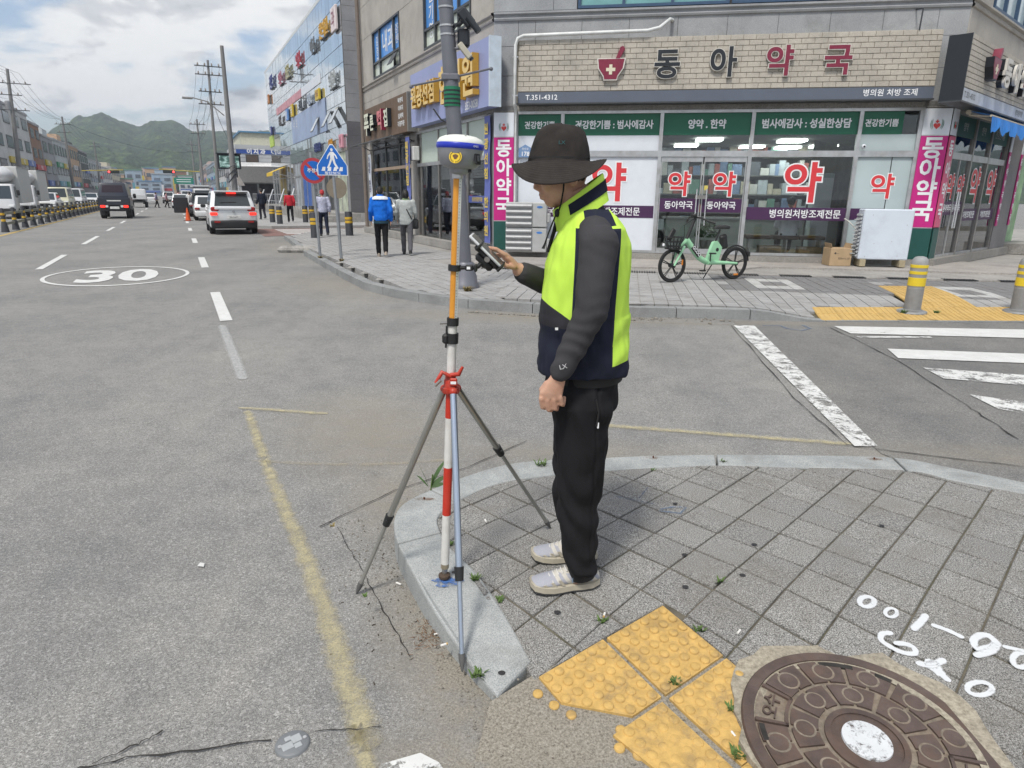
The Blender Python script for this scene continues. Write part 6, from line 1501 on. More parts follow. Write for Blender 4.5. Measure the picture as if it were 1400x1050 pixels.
def car(label, s_, t_, pc, L=4.5, W=1.8, H=1.46, kind='sedan', away=True, brake=False, name='car', group='cars on the road', extra=None):
    c = thing(name, label, 'car', st(s_, t_), FA if away else FA + PI, group); m_ = paint(*pc); hw = W / 2; y0, y1 = -L / 2, L / 2
    suv = kind in ('suv', 'hatch', 'van'); belt = H * (.60 if kind != 'van' else .52)
    solid(frus(y0 + .06, y1 - .05, hw * .97, .26, y0, y1 - .28, hw * .96, belt * .98), .10, 3).build('body', m_, c, 50)
    solid(frus(y0 - .03, y1 + .02, hw * .92, .24, y0 - .04, y1 + .03, hw * .94, .56), .06).build('bumper', M_TRIM if kind == 'suv' else m_, c, 50)
    ct = {'sedan': (y0 + .75, y1 - 1.05, y0 + 1.25, y1 - 1.95), 'suv': (y0 + .06, y1 - 1.0, y0 + .5, y1 - 1.75), 'hatch': (y0 + .06, y1 - .9, y0 + .4, y1 - 1.6), 'van': (y0 + .03, y1 - .35, y0 + .15, y1 - .95)}[kind]
    fr = frus(ct[0], ct[1], hw * .94, belt * .93, ct[2], ct[3], hw * .76, H); solid(fr, .07, 3).build('cabin', m_, c, 50)
    q = (fr[0], fr[1], fr[5], fr[4]); pane_on(q, .10, .90, .22, .86).build('rear_window', M_CGLASS, c)
    q = (fr[2], fr[3], fr[7], fr[6]); pane_on(q, .07, .93, .16, .90).build('windscreen', M_CGLASS, c)
    for a, b_ in ((1, 2), (3, 0)):
        q = (fr[a], fr[b_], fr[b_ + 4], fr[a + 4])
        for u0, u1 in ((.09, .48), (.52, .90)): pane_on(q, u0, u1, .26, .86).build('side_window', M_CGLASS, c)
    for x in (-1, 1):
        for y in (y0 + .88, y1 - .88): wheel(c, x * (hw - .12), y)
        zt = belt * .80
        tl = MB().bevbox((x * (hw - .20), y0 + .02, zt), (.27, .10, .12), .03).build('tail_lamp', M_TAIL if brake else M_TAILO, c)
        MB().bevbox((x * (hw - .24), y1 - .16, belt * .72), (.36, .16, .14), .04).build('head_lamp', M_HEAD, c)
        MB().bevbox((x * (hw + .07), y0 + L * .62, belt + .06), (.2, .1, .15), .04).build('mirror', m_ if kind != 'suv' else M_TRIM, c)
    MB().bevbox((0, y0 - .045, belt * .68 if suv else .62), (.52, .02, .12), .004).build('number_plate', M_PLATE, c); MB().bevbox((0, y1 + .03, .45), (.52, .02, .12), .004).build('number_plate', M_PLATE, c)
    MB().bevbox((0, y1 - .0, .62), (W * .55, .08, .14), .02).build('grille', M_TRIM, c)
    return c, fr, m_
# silver SUV with its brake lights on
c, fr, m_ = car('silver SUV seen from behind with its brake lights on', 31.4, 1.98, ('pale_silver', (.66, .69, .71)), 4.4, 1.84, 1.69, 'suv', True, True, 'suv', None)
MB().bevbox((0, -2.22, 1.02), (1.35, .06, .10), .02).build('tailgate_ledge', m_, c); MB().bevbox((0, -1.86, 1.60), (.36, .08, .06), .015).build('third_brake_lamp', M_TAIL, c); MB().bevbox((0, -1.78, 1.665), (1.25, .34, .05), .02).build('spoiler', m_, c)
lettering('plate_text', '52나 6672', (0, -2.26, .685), .085, M_BLK, c, sx=.9); MB().tube([(-.45, -2.0, 1.24), (.15, -1.98, 1.25)], .012, 6).build('wiper', M_TRIM, c)
for x in (-.62, .62): MB().bevbox((x, -2.26, .50), (.22, .03, .07), .01).build('reflector', M_TAILO, c); MB().bevbox((x * 1.08, -2.17, .99), (.30, .1, .17), .04).build('lamp_wing', M_TAILO, c)
MB().tube([(.05, -1.3, 1.69), (.05, -1.42, 1.86)], .008, 5).build('aerial', M_TRIM, c); MB().lathe([(.05, 0), (.05, .012), (0, .016)], 12, (0, -2.235, .90), Matrix.Rotation(PI / 2, 4, 'X')).build('badge', M_RIM, c)
c, fr, m_ = car('white sedan just ahead of the silver SUV', 46.6, 1.75, ('white', (.62, .63, .64)), 4.6, 1.8, 1.44, 'sedan', True, False, 'car', None)
# dark hatchback with a raised tailgate and an open door
c, fr, m_ = car('black hatchback with raised tailgate and open door beyond the white sedan', 53.4, 1.6, ('black', (.016, .016, .02)), 4.3, 1.8, 1.6, 'hatch', True, False, 'car', None)
tg = MB().box((0, -2.2, 2.0), (1.35, 1.15, .06), m=Matrix.Rotation(.15, 3, 'X')).build('raised_tailgate', m_, c); MB().box((0, -2.2, 2.04), (1.0, .7, .03), m=Matrix.Rotation(.15, 3, 'X')).build('tailgate_window', M_CGLASS, tg)
MB().bevbox((-1.35, .3, .75), (.95, .09, 1.05), .04).build('open_door', m_, c)
for x in (-.5, .5): MB().tube([(x, -1.8, 1.3), (x, -2.3, 1.95)], .02, 5).build('gas_strut', M_ALU, c)
# black pickup truck with a canopy over the bed
tk = thing('pickup_truck', 'black one-ton truck with a dark canopy on the left lane', 'truck', st(51.0, -3.46), FA); M_BT = paint('bluish_black', (.018, .022, .035))
solid(frus(-2.3, 2.2, .78, .45, -2.3, 2.3, .80, .78), .05).build('chassis', M_TRIM, tk); MB().bevbox((0, -.75, 1.02), (1.74, 3.1, .50), .03).build('cargo_bed', M_BT, tk)
fr = frus(-2.25, .8, .82, 1.26, -1.95, .8, .68, 2.15); solid(fr, .07).build('canopy', M_BT, tk, 50); pane_on((fr[0], fr[1], fr[5], fr[4]), .12, .88, .35, .82).build('rear_window', mat('plum_glass', (.03, .018, .024), .15), tk)
solid(frus(.85, 2.35, .82, .55, .85, 1.95, .70, 1.98), .1).build('cab', M_BT, tk, 50); MB().bevbox((0, -2.32, 1.03), (1.70, .05, .44), .02).build('tailgate', M_BT, tk); MB().box((0, -2.35, 1.08), (.75, .01, .07)).build('tailgate_lettering', M_PLATE, tk)
for x in (-1, 1):
    wheel(tk, x * .7, -1.5, .3, .3); wheel(tk, x * .72, 1.55, .3, .2)
    MB().bevbox((x * .62, -2.36, .74), (.26, .06, .14), .01).build('tail_lamp', M_TAIL, tk); MB().bevbox((x * .40, -2.36, .74), (.14, .05, .13), .01).build('reverse_lamp', M_PLATE, tk); MB().bevbox((x * .98, 1.4, 1.35), (.18, .12, .3), .04).build('mirror', M_TRIM, tk); MB().box((x * .7, -1.95, .38), (.3, .02, .35)).build('mudflap', M_TRIM, tk)
MB().bevbox((0, -2.37, .66), (.5, .02, .14), .004).build('number_plate', M_PLATE, tk)
# oncoming box trucks and cars on the far carriageway
def box_truck(label, s_, t_, fair):
    c = thing('box_truck', label, 'truck', st(s_, t_), FA + PI, 'white box trucks'); m_ = paint('truck_white', (.60, .61, .62)); 
    MB().bevbox((0, -1.0, 1.95), (1.85, 3.6, 2.1), .03).build('cargo_box', mat('box_panel', (.56, .57, .56), .5, var=.05), c)
    for x in (-.94, .94): MB().box((x, -1.0, 2.98), (.03, 3.6, .06)).build('box_rail', M_ALU, c)
    fr = frus(.95, 2.45, .84, .45, .95, 1.95, .74, 2.0); solid(fr, .1).build('cab', m_, c, 50); pane_on((fr[2], fr[3], fr[7], fr[6]), .08, .92, .45, .92).build('windscreen', M_CGLASS, c)
    for a, b_ in ((1, 2), (3, 0)): pane_on((fr[a], fr[b_], fr[b_ + 4], fr[a + 4]), .3, .85, .5, .9).build('side_window', M_CGLASS, c)
    if fair: MB().ball((0, 1.15, 2.5), (.8, .75, .5), 16, 10).build('wind_fairing', m_, c, 180)
    for x in (-1, 1): wheel(c, x * .72, -1.9, .32, .3); wheel(c, x * .74, 1.65, .32, .2); MB().bevbox((x * .62, 2.42, .72), (.3, .1, .2), .04).build('head_lamp', M_HEAD, c); MB().bevbox((x * 1.0, 2.1, 1.5), (.16, .1, .32), .04).build('mirror', M_TRIM, c)
    MB().bevbox((0, 2.44, .5), (1.6, .1, .22), .04).build('bumper', M_TRIM, c); MB().box((0, -1, .6), (1.2, 4.4, .18)).build('chassis', M_TRIM, c)
box_truck('nearer white box truck at the left edge behind the posts', 51.2, -9.3, True); box_truck('second white box truck just beyond the first', 59.8, -9.6, True)
car('white car with blue marks oncoming behind the second box truck', 66.3, -9.4, ('white', (.62, .63, .64)), 4.5, 1.8, 1.5, 'sedan', False)
car('white minivan oncoming with a pale yellow front on the left', 73.8, -9.4, ('cream', (.56, .55, .40)), 4.6, 1.85, 1.95, 'van', False); car('second white minivan oncoming on the left', 84.5, -9.5, ('white', (.62, .63, .64)), 4.6, 1.85, 1.9, 'van', False); car('far white sedan oncoming past the minivans', 99, -9.4, ('white', (.62, .63, .64)), 4.5, 1.8, 1.45, 'sedan', False)
car('dark SUV parked at the left kerb before the shops', 78, -13.6, ('black', (.016, .016, .02)), 4.6, 1.85, 1.75, 'suv', False); car('grey car parked at the left kerb further on', 92, -13.6, ('grey', (.2, .21, .22)), 4.5, 1.8, 1.46, 'sedan', False)
for k, (s_, t_, pc, kd, aw, lb_) in enumerate([(82, .4, ('white', (.62, .63, .64)), 'sedan', True, 'white sedan driving away in the middle distance'), (92, 2.0, ('black', (.016, .016, .02)), 'suv', True, 'black SUV driving away on the right lane'), (103, .5, ('grey', (.2, .21, .22)), 'sedan', True, 'grey sedan behind the crossing pedestrians'),
        (112, -3.4, ('white', (.62, .63, .64)), 'sedan', True, 'far white sedan on the left lane'), (118, -1.0, ('silver', (.46, .48, .50)), 'suv', True, 'far silver SUV beyond the crossing'), (130, 1.6, ('white', (.62, .63, .64)), 'van', True, 'far white van on the right lane'), (136, -5.0, ('grey', (.2, .21, .22)), 'sedan', True, 'farthest grey sedan on the left lane'), (150, 1.0, ('red', (.3, .03, .03)), 'hatch', True, 'far red car near the signals'), (68, 2.1, ('white', (.62, .63, .64)), 'van', True, 'white van ahead of the black hatchback')]):
    car(lb_, s_, t_, pc, 4.5, 1.8, {'sedan': 1.45, 'suv': 1.7, 'van': 1.95, 'hatch': 1.55}[kd], kd, aw)
wt = thing('small_white_truck', 'small white truck just right of the black truck', 'truck', st(86, -3.7), FA); MB().bevbox((0, -.6, 1.1), (1.6, 2.8, .5), .03).build('cargo_bed', paint('truck_white', (.60, .61, .62)), wt); solid(frus(.85, 2.3, .8, .5, .85, 1.9, .7, 1.95), .1).build('cab', paint('truck_white', (.60, .61, .62)), wt, 50); MB().box((0, 0, .6), (1.2, 4, .18)).build('chassis', M_TRIM, wt)
for x in (-1, 1): wheel(wt, x * .7, -1.3, .3, .25); wheel(wt, x * .7, 1.5, .3, .2)

# ------------------------------------------------------------------ median posts, bollards, cone, signs
M_PBLK = mat('post_black', (.035, .038, .045), .6, var=.15, vs=8); M_PYEL = mat('post_yellow', (.58, .36, .03), .55, var=.1); M_RAILB = mat('median_rail', (.20, .20, .16), .7, var=.15)
src = None
NUM = 'first second third fourth fifth sixth seventh eighth ninth tenth eleventh twelfth thirteenth fourteenth fifteenth sixteenth seventeenth eighteenth nineteenth twentieth'.split(); NUM += ['twenty-' + q for q in NUM[:9]]
for k in range(29):
    s_ = 33.4 + 2.05 * k
    if src is None:
        src = thing('median_post', '', 'post', st(s_, -6.3), FA, 'black and yellow posts along the median')
        MB().lathe([(.15, 0), (.14, .04), (.095, .38), (.085, .40)], 14).build('base', M_PBLK, src, 40); MB().lathe([(.07, .40), (.07, .90), (.05, .93), (0, .94)], 14).build('post', M_PBLK, src, 40)
        for z in (.42, .66): MB().lathe([(.078, z), (.078, z + .085)], 14).build('yellow_band', M_PYEL, src, 40)
        for z in (.32, .72): MB().box((0, 1.02, z), (.06, 2.0, .10)).build('rail', M_RAILB, src)
        o = src
    else: o = copy_tree(src); o.location = st(s_, -6.3)
    o['label'] = 'black and yellow median post, %s along the row from the left edge' % NUM[k]
def bollard_dark(label, px, py, h=.86):
    g_ = gp(px, py, .13); b_ = thing('striped_bollard', label, 'bollard', g_, 0, 'dark striped bollards at the alley crossing')
    MB().lathe([(.15, 0), (.14, .03), (.135, h - .02), (.12, h), (0, h)], 18).build('post', M_PBLK, b_, 40)
    for z in (.45, .58): MB().lathe([(.142, z), (.142, z + .09)], 18).build('yellow_band', M_PYEL, b_, 40)
bollard_dark('dark striped bollard nearest the plaid-shirted man on his left', 431, 325); bollard_dark('dark striped bollard right of the plaid-shirted man', 478, 322); bollard_dark('dark striped bollard left of the red-jacketed person, front one', 383, 306); bollard_dark('dark striped bollard farthest left by the crossing', 373, 304)
bollard_dark('dark striped bollard between the handrails and the plaid shirt, left one', 418, 304); bollard_dark('dark striped bollard between the handrails and the plaid shirt, right one', 427, 304)
M_BGREY = mat('bollard_grey', (.27, .275, .28), .6, var=.1, vs=14, dirt=.35); M_BYEL = mat('bollard_yellow', (.66, .50, .03), .45, var=.06)
def bollard_grey(label, px, py):
    g_ = gf(px, py); b_ = thing('grey_bollard', label, 'bollard', g_, 0, 'grey bollards with yellow bands'); h = .80
    MB().lathe([(.20, 0), (.195, .025), (.13, .045), (.0, .05)], 28).build('base_plate', mat('steel_plate', (.45, .46, .46), .35, .7), b_, 40)
    rb_ = [(.112, .04)]
    for k in range(26):
        z = .05 + k * .012; rb_ += [(.112, z), (.106, z + .006)]
    rb_ += [(.110, .37), (.110, h - .12), (.108, h - .08), (.095, h - .04), (.07, h - .012), (.035, h - .001), (0, h)]
    MB().lathe(rb_, 28).build('post', M_BGREY, b_, 60)
    for z, e_ in ((.385, .12), (.55, .045), (.64, .045)): MB().lathe([(.109, z), (.1135, z + .003), (.1135, z + e_ - .003), (.109, z + e_)], 28).build('yellow_band', M_BYEL, b_, 40)
bollard_grey('whole grey bollard with yellow bands on the tactile paving', 1246, 427); bollard_grey('grey bollard with yellow bands cut by the right edge', 1392, 427)
cn = thing('traffic_cone', 'orange traffic cone on the road beside the white sedan', 'cone', st(44.4, .5)); MB().lathe([(.15, .03), (.03, .74), (0, .75)], 16).build('cone', mat('cone_orange', (.60, .09, .02), .5), cn, 40); MB().bevbox((0, 0, .015), (.4, .4, .03), .01).build('base', mat('cone_base', (.08, .03, .02), .7), cn)
# pedestrian crossing sign and no-parking sign
M_SPOLE = mat('sign_pole', (.30, .32, .34), .45, .6); M_SBLUE = mat('sign_blue', (.012, .13, .50), .35, var=.05); M_SWH = mat('sign_white', (.72, .74, .76), .4); M_SRED = mat('sign_red', (.42, .05, .06), .4)
g_ = gp(467, 356, .13); sg = thing('crossing_sign', 'blue pedestrian crossing sign with a walking figure on a thin pole', 'sign', g_, R(12))
MB().tube([(0, 0, 0), (-.09, 0, 2.5)], .033, 10).build('pole', M_SPOLE, sg, 60)
Y = -.05; PC = (-.075, 2.20); HS = .335
pent = [(PC[0] - HS * .98, PC[1] - .33), (PC[0] + HS * .98, PC[1] - .33), (PC[0] + HS * .98, PC[1] - .12), (PC[0] + .03, PC[1] + .33), (PC[0] - .03, PC[1] + .33), (PC[0] - HS * .98, PC[1] - .12)]
pl_ = MB().plate(pent, Y, Y + .02).build('plate', M_SWH, sg); cx_, cz_ = PC[0], PC[1] - .04
MB().plate([(cx_ + (x - cx_) * .94, cz_ + (z - cz_) * .94) for x, z in pent], Y - .004, Y).build('blue_face', M_SBLUE, pl_)
def fig(parts, y, m_, par, ox, oz, k):
    for p in parts: MB().plate([(ox + x * k, oz + z * k) for x, z in p], y - .003, y).build('walking_figure_piece', m_, par)
hd = [(.045 * math.cos(a), .40 + .055 * math.sin(a)) for a in [q * PI / 6 for q in range(12)]]
fig([hd, [(-.06, .33), (.06, .33), (.09, .08), (-.06, .08)], [(-.06, .33), (-.16, .20), (-.19, .08), (-.15, .07), (-.12, .17), (-.04, .25)], [(.06, .33), (.15, .22), (.20, .10), (.165, .08), (.12, .18), (.06, .24)],
     [(-.06, .09), (.02, .09), (-.06, -.10), (-.14, -.26), (-.20, -.24), (-.12, -.08)], [(.0, .09), (.09, .09), (.12, -.06), (.22, -.24), (.16, -.28), (.05, -.08)]], Y - .006, M_SWH, pl_, PC[0], PC[1] - .03, .60)
for k in range(4): x = PC[0] - .24 + k * .125; MB().plate([(x, PC[1] - .235), (x + .08, PC[1] - .235), (x + .09, PC[1] - .15), (x + .03, PC[1] - .15)], Y - .007, Y - .004).build('stripe', M_SWH, pl_)
lettering('lettering', '횡단보도', (PC[0], Y - .006, PC[1] - .282), .072, M_SWH, pl_, bold=.02, sx=1.35)
g_ = gp(438, 352, .13); sg = thing('no_parking_sign', 'round red and blue no-parking sign half hidden by the crossing sign', 'sign', g_, R(20))
MB().tube([(0, 0, 0), (-.06, 0, 2.4)], .033, 10).build('pole', M_SPOLE, sg, 60)
def disc(r_, y0, y1, n=36, cx=-.03, cz=1.99): return MB().plate([(cx + r_ * math.cos(2 * PI * k / n), cz + r_ * math.sin(2 * PI * k / n)) for k in range(n)], y0, y1)
pl_ = disc(.285, -.05, -.035).build('plate', M_SRED, sg); disc(.215, -.054, -.05).build('blue_face', M_SBLUE, pl_); MB().box((-.03, -.056, 1.99), (.46, .006, .06), m=Matrix.Rotation(R(45), 3, 'Y')).build('slash', M_SRED, pl_); lettering('lettering', '주정차', (-.03, -.062, 1.99), .10, M_SWH, pl_, bold=.02)
g_ = thing('sign_back', 'brown back of a small round sign behind the crossing sign', 'sign', gp(466, 345, .13)); MB().tube([(0, 0, 0), (0, 0, 2.2)], .03, 8).build('pole', M_SPOLE, g_); disc(.26, -.05, -.035, 24, 0, 1.62).build('plate', mat('sign_back_brown', (.20, .17, .13), .6), g_)
# street light pole with cameras
g_ = gp(636, 393, .13); sp = thing('street_lamp_pole', 'tall grey steel pole with cameras in front of the clinic sign', 'lamp post', g_, 0)
M_STEEL = mat('painted_steel', (.155, .16, .185), .45, .3, .08, 4); LX = -.31
def lp(z): return (LX * z / 5.2, 0, z)
MB().tube([lp(.0), lp(3), lp(9)], [.135, .115, .085], 18).build('pole', M_STEEL, sp, 60); MB().lathe([(.23, 0), (.23, .06), (.205, .09), (.195, .20), (.175, .24), (.165, .38), (.14, .42)], 24).build('base', M_STEEL, sp, 50)
MB().lathe([(.128, -.14), (.128, .14)], 20, lp(2.93)).build('green_sleeve', mat('sleeve_green', (.015, .16, .08), .5), sp, 50)
for k in range(4): MB().lathe([(.130, 0), (.130, .025)], 20, (lp(2.93)[0], 0, 2.82 + k * .06)).build('sleeve_slot', M_BLK, sp)
zc = 3.20; x0 = lp(zc)[0]
MB().tube([lp(zc), (x0 + .62, -.05, zc + .13)], .016, 6).build('bracket_arm', M_STEEL, sp); MB().tube([lp(zc), (x0 - .62, .05, zc - .11)], .016, 6).build('bracket_arm', M_STEEL, sp); MB().bevbox(lp(zc), (.27, .25, .10), .02).build('clamp', M_STEEL, sp)
for e_ in (-.62, .62): MB().ball((x0 + e_, -e_ * .08, zc + e_ * .2), .03, 8, 6).build('arm_end', M_STEEL, sp)
Mc = Matrix.Rotation(R(50), 3, 'Y'); cb = (lp(3.6)[0] + .25, -.1, 3.56); MB().tube([lp(3.6), (cb[0] - .06, -.08, 3.6), cb], .022, 8).build('camera_arm', M_STEEL, sp); k_ = MB().bevbox(cb, (.26, .09, .09), .015, m=Mc).build('camera', mat('camera_cream', (.42, .40, .33), .5), sp); MB().lathe([(.035, 0), (.035, .03), (0, .03)], 10, (cb[0] + .09, cb[1], cb[2] - .10), Mc.to_4x4() @ Matrix.Rotation(PI / 2, 4, 'Y')).build('lens', M_BLK, k_)
cb = (lp(4.0)[0] + .30, -.1, 4.0); MB().tube([lp(3.9), (cb[0] - .1, -.1, 3.92), cb], .03, 8).build('camera_arm', M_BLK, sp); k_ = MB().bevbox(cb, (.28, .16, .16), .03, m=Mc).build('speed_camera', M_BLK, sp); MB().tube([(cb[0] + .03, cb[1] - .08, cb[2]), (cb[0] + .19, cb[1] - .10, cb[2] - .2)], .05, 12).build('flash_hood', M_BLK, k_); MB().bevbox((cb[0] - .05, cb[1] + .1, cb[2] - .25), (.18, .15, .25), .03).build('control_box', M_BLK, k_); MB().tube([(cb[0] - .1, cb[1], cb[2]), (cb[0] - .16, -.1, cb[2] - .12), lp(3.8)], .012, 6).build('camera_cable', M_BLK, k_)
for z in (3.78, 3.90, 4.15): MB().lathe([(.118, 0), (.118, .025)], 18, lp(z)).build('strap', M_ALU, sp)
MB().tube([lp(2.5), (lp(2.5)[0] - .22, .12, 2.62), (lp(2.5)[0] - .34, .2, 2.78)], .014, 6).build('cable', M_BLK, sp)
# ------------------------------------------------------------------ mint rental bicycle
M_MINT_P = mat('mint_paint', (.30, .58, .36), .35, var=.04, spec=.5); M_BK = mat('black_plastic', (.018, .019, .02), .5, var=.1); M_OR = mat('reflector_orange', (.65, .22, .03), .35)
fw_, rw_ = gp(917, 386, .13), gp(1002, 381.5, .13); mid = (fw_ + rw_) / 2; dv = fw_ - rw_
bk = thing('mint_bicycle', 'mint green electric bicycle on its stand before the pharmacy door', 'bicycle', mid, math.atan2(dv.y, dv.x)); WB = dv.length / 2; WR = .30
def limb(mb, pts, rs, seg=10):
    mb.tube(pts, rs, seg)
    for p, r_ in zip(pts, rs if isinstance(rs, (list, tuple)) else [rs] * len(pts)): mb.ball(p, r_ * .995, seg, 6)
    return mb
for sx in (1, -1):
    Mw = Matrix.Rotation(PI / 2, 4, 'X'); c = (sx * WB, 0, WR)
    wq = MB().lathe([(WR - .05, -.022), (WR - .012, -.025), (WR, -.008), (WR, .008), (WR - .012, .025), (WR - .05, .022), (WR - .05, -.022)], 40, c, Mw, False).build('wheel', M_TYRE, bk, 40)
    MB().lathe([(WR - .065, -.014), (WR - .048, -.014), (WR - .048, .014), (WR - .065, .014), (WR - .065, -.014)], 40, c, Mw, False).build('rim', M_BK, wq, 40); MB().tube([(c[0], -.06, c[2]), (c[0], .06, c[2])], .04, 12).build('hub', M_BK, wq, 40)
    for k in range(5):
        for d in (-.16, .16):
            a = 2 * PI * k / 5 + d + .4; MB().tube([(c[0] + .03 * math.cos(a), 0, c[2] + .03 * math.sin(a)), (c[0] + (WR - .055) * math.cos(a - d * .55), 0, c[2] + (WR - .055) * math.sin(a - d * .55))], .0095, 5).build('spoke', M_BK, wq)
    a = (2.9 if sx > 0 else -1.75); MB().bevbox((c[0] + (WR - .085) * math.cos(a), .02, c[2] + (WR - .085) * math.sin(a)), (.035, .02, .10) if sx > 0 else (.11, .02, .035), .008).build('reflector', M_OR, wq)
HX = WB - .30
MB().tube([(HX + .0, 0, .80), (HX + .03, 0, .72), (HX + .10, -.06, .64), (WB, -.06, WR)], [.032, .034, .024, .02], 10).tube([(HX + .10, .06, .64), (WB, .06, WR)], [.024, .02], 10).build('fork', M_MINT_P, bk, 60)
MB().tube([(HX + .02, 0, .76), (HX - .06, 0, .66), (HX - .30, 0, .42), (HX - .42, 0, .36), (-.10, 0, .335)], [.045, .055, .052, .05, .05], 12).build('frame', M_MINT_P, bk, 60)
MB().tube([(-.05, -.03, .335), (-.40, -.055, .32), (-WB, -.06, WR)], [.045, .034, .022], 10).tube([(-.05, .03, .335), (-.40, .055, .32), (-WB, .06, WR)], [.045, .034, .022], 10).build('chain_stay', M_MINT_P, bk, 60)
MB().plate([(-.02, .33), (-.30, .33), (-.36, .60), (-.24, .72), (-.16, .70), (-.10, .56)], -.035, .035).build('seat_mast', M_MINT_P, bk)
o = MB().lathe([(.035, 0), (.035, .003), (0, .003)], 16, (-.25, .037, .56), Matrix.Rotation(PI / 2, 4, 'X')).build('round_emblem', M_BK, bk)
MB().bevbox((HX - .18, 0, .545), (.26, .118, .085), .015, m=Matrix.Rotation(R(-45), 3, 'Y')).build('frame_badge', M_BK, bk)
bt = text_mb('GCOO', .08, 0, .02); bt.xf(Matrix.Rotation(PI, 4, 'Z')); bt.xf(Matrix.Rotation(R(45), 4, 'Y').inverted()); bt.xf(Matrix.Translation((HX - .18, .066, .545))); bt.build('badge_lettering', M_WTXT, bk)
MB().tube([(HX + .02, 0, .76), (HX - .13, 0, 1.12)], [.034, .028], 10).build('steering_column', M_BK, bk, 60); MB().tube([(HX - .20, -.28, 1.08), (HX - .14, -.16, 1.13), (HX - .12, 0, 1.14), (HX - .14, .16, 1.13), (HX - .20, .28, 1.08)], .015, 8).build('handlebar', M_BK, bk, 60)
for sy in (-1, 1): MB().tube([(HX - .20, sy * .28, 1.08), (HX - .27, sy * .38, 1.05)], .02, 8).build('grip', M_BK, bk, 60)
MB().bevbox((HX - .10, 0, 1.17), (.09, .12, .06), .02).build('display', M_BK, bk)
bs_ = MB()
for z, a, b_ in ((.64, .12, .13), (.72, .15, .15), (.80, .17, .17)): bs_.tube([(HX + .30 + a * math.cos(t), b_ * math.sin(t), z) for t in [k * PI / 8 for k in range(17)]], .009, 5, False)
for k in range(14): t = 2 * PI * k / 14; bs_.tube([(HX + .30 + .10 * math.cos(t), .11 * math.sin(t), .60), (HX + .30 + .17 * math.cos(t), .17 * math.sin(t), .81)], .008, 4)
bs_.build('basket_wires', M_BK, bk); MB().bevbox((HX + .30, 0, .60), (.22, .24, .03), .01).build('basket_floor', M_BK, bk); MB().bevbox((HX + .36, 0, .84), (.10, .04, .22), .02, m=Matrix.Rotation(-.5, 3, 'Y')).build('basket_clip', M_BK, bk); MB().bevbox((HX + .44, -.1, .66), (.03, .05, .05), .01).build('lamp', M_WTXT, bk)
MB().tube([(-.22, 0, .70), (-.30, 0, .92)], .018, 8).build('seat_post', M_BK, bk); MB().loft([((-.20, 0, .945), .02, .02), ((-.24, 0, .945), .02, .03)], 8)
sd_ = MB(); sd_.loft([((-.33, 0, .93), .17, .10), ((-.34, 0, .96), .175, .11), ((-.35, 0, .985), .15, .09), ((-.36, 0, .995), .09, .05)], 18, 2.4); sd_.v = [(x, y * (0.30 + .70 * min(1, max(0, (-.22 - x) / .2))), z) for x, y, z in sd_.v]; sd_.build('saddle', M_BK, bk, 60)
MB().bevbox((-.41, 0, .70), (.15, .10, .26), .03, m=Matrix.Rotation(.25, 3, 'Y')).build('battery_case', M_BK, bk)
ar = MB(); ar.tube([(-WB + (WR + .025) * math.cos(t), 0, WR + (WR + .025) * math.sin(t)) for t in [R(5 + k * 13) for k in range(14)]], .016, 6); ar.build('rear_mudguard', M_BK, bk); MB().bevbox((-WB - .31, 0, .46), (.05, .08, .09), .01).build('tail_lamp', M_BK, bk)
MB().tube([(-.08, -.06, .335), (-.10, -.09, .17)], .012, 6).build('crank', M_BK, bk); MB().bevbox((-.10, -.14, .165), (.10, .09, .025), .006).build('pedal', M_BK, bk); MB().tube([(-.08, .06, .335), (-.06, .09, .50)], .012, 6).build('crank', M_BK, bk); MB().bevbox((-.06, .14, .505), (.10, .09, .025), .006).build('pedal', M_BK, bk)
MB().tube([(-.25, -.06, .30), (-.20, -.22, .01)], .011, 6).build('kickstand', M_BK, bk); MB().tube([(HX - .12, 0, 1.12), (HX + .06, -.04, 1.0), (HX + .05, -.03, .78)], .006, 5).build('brake_cable', M_BK, bk)

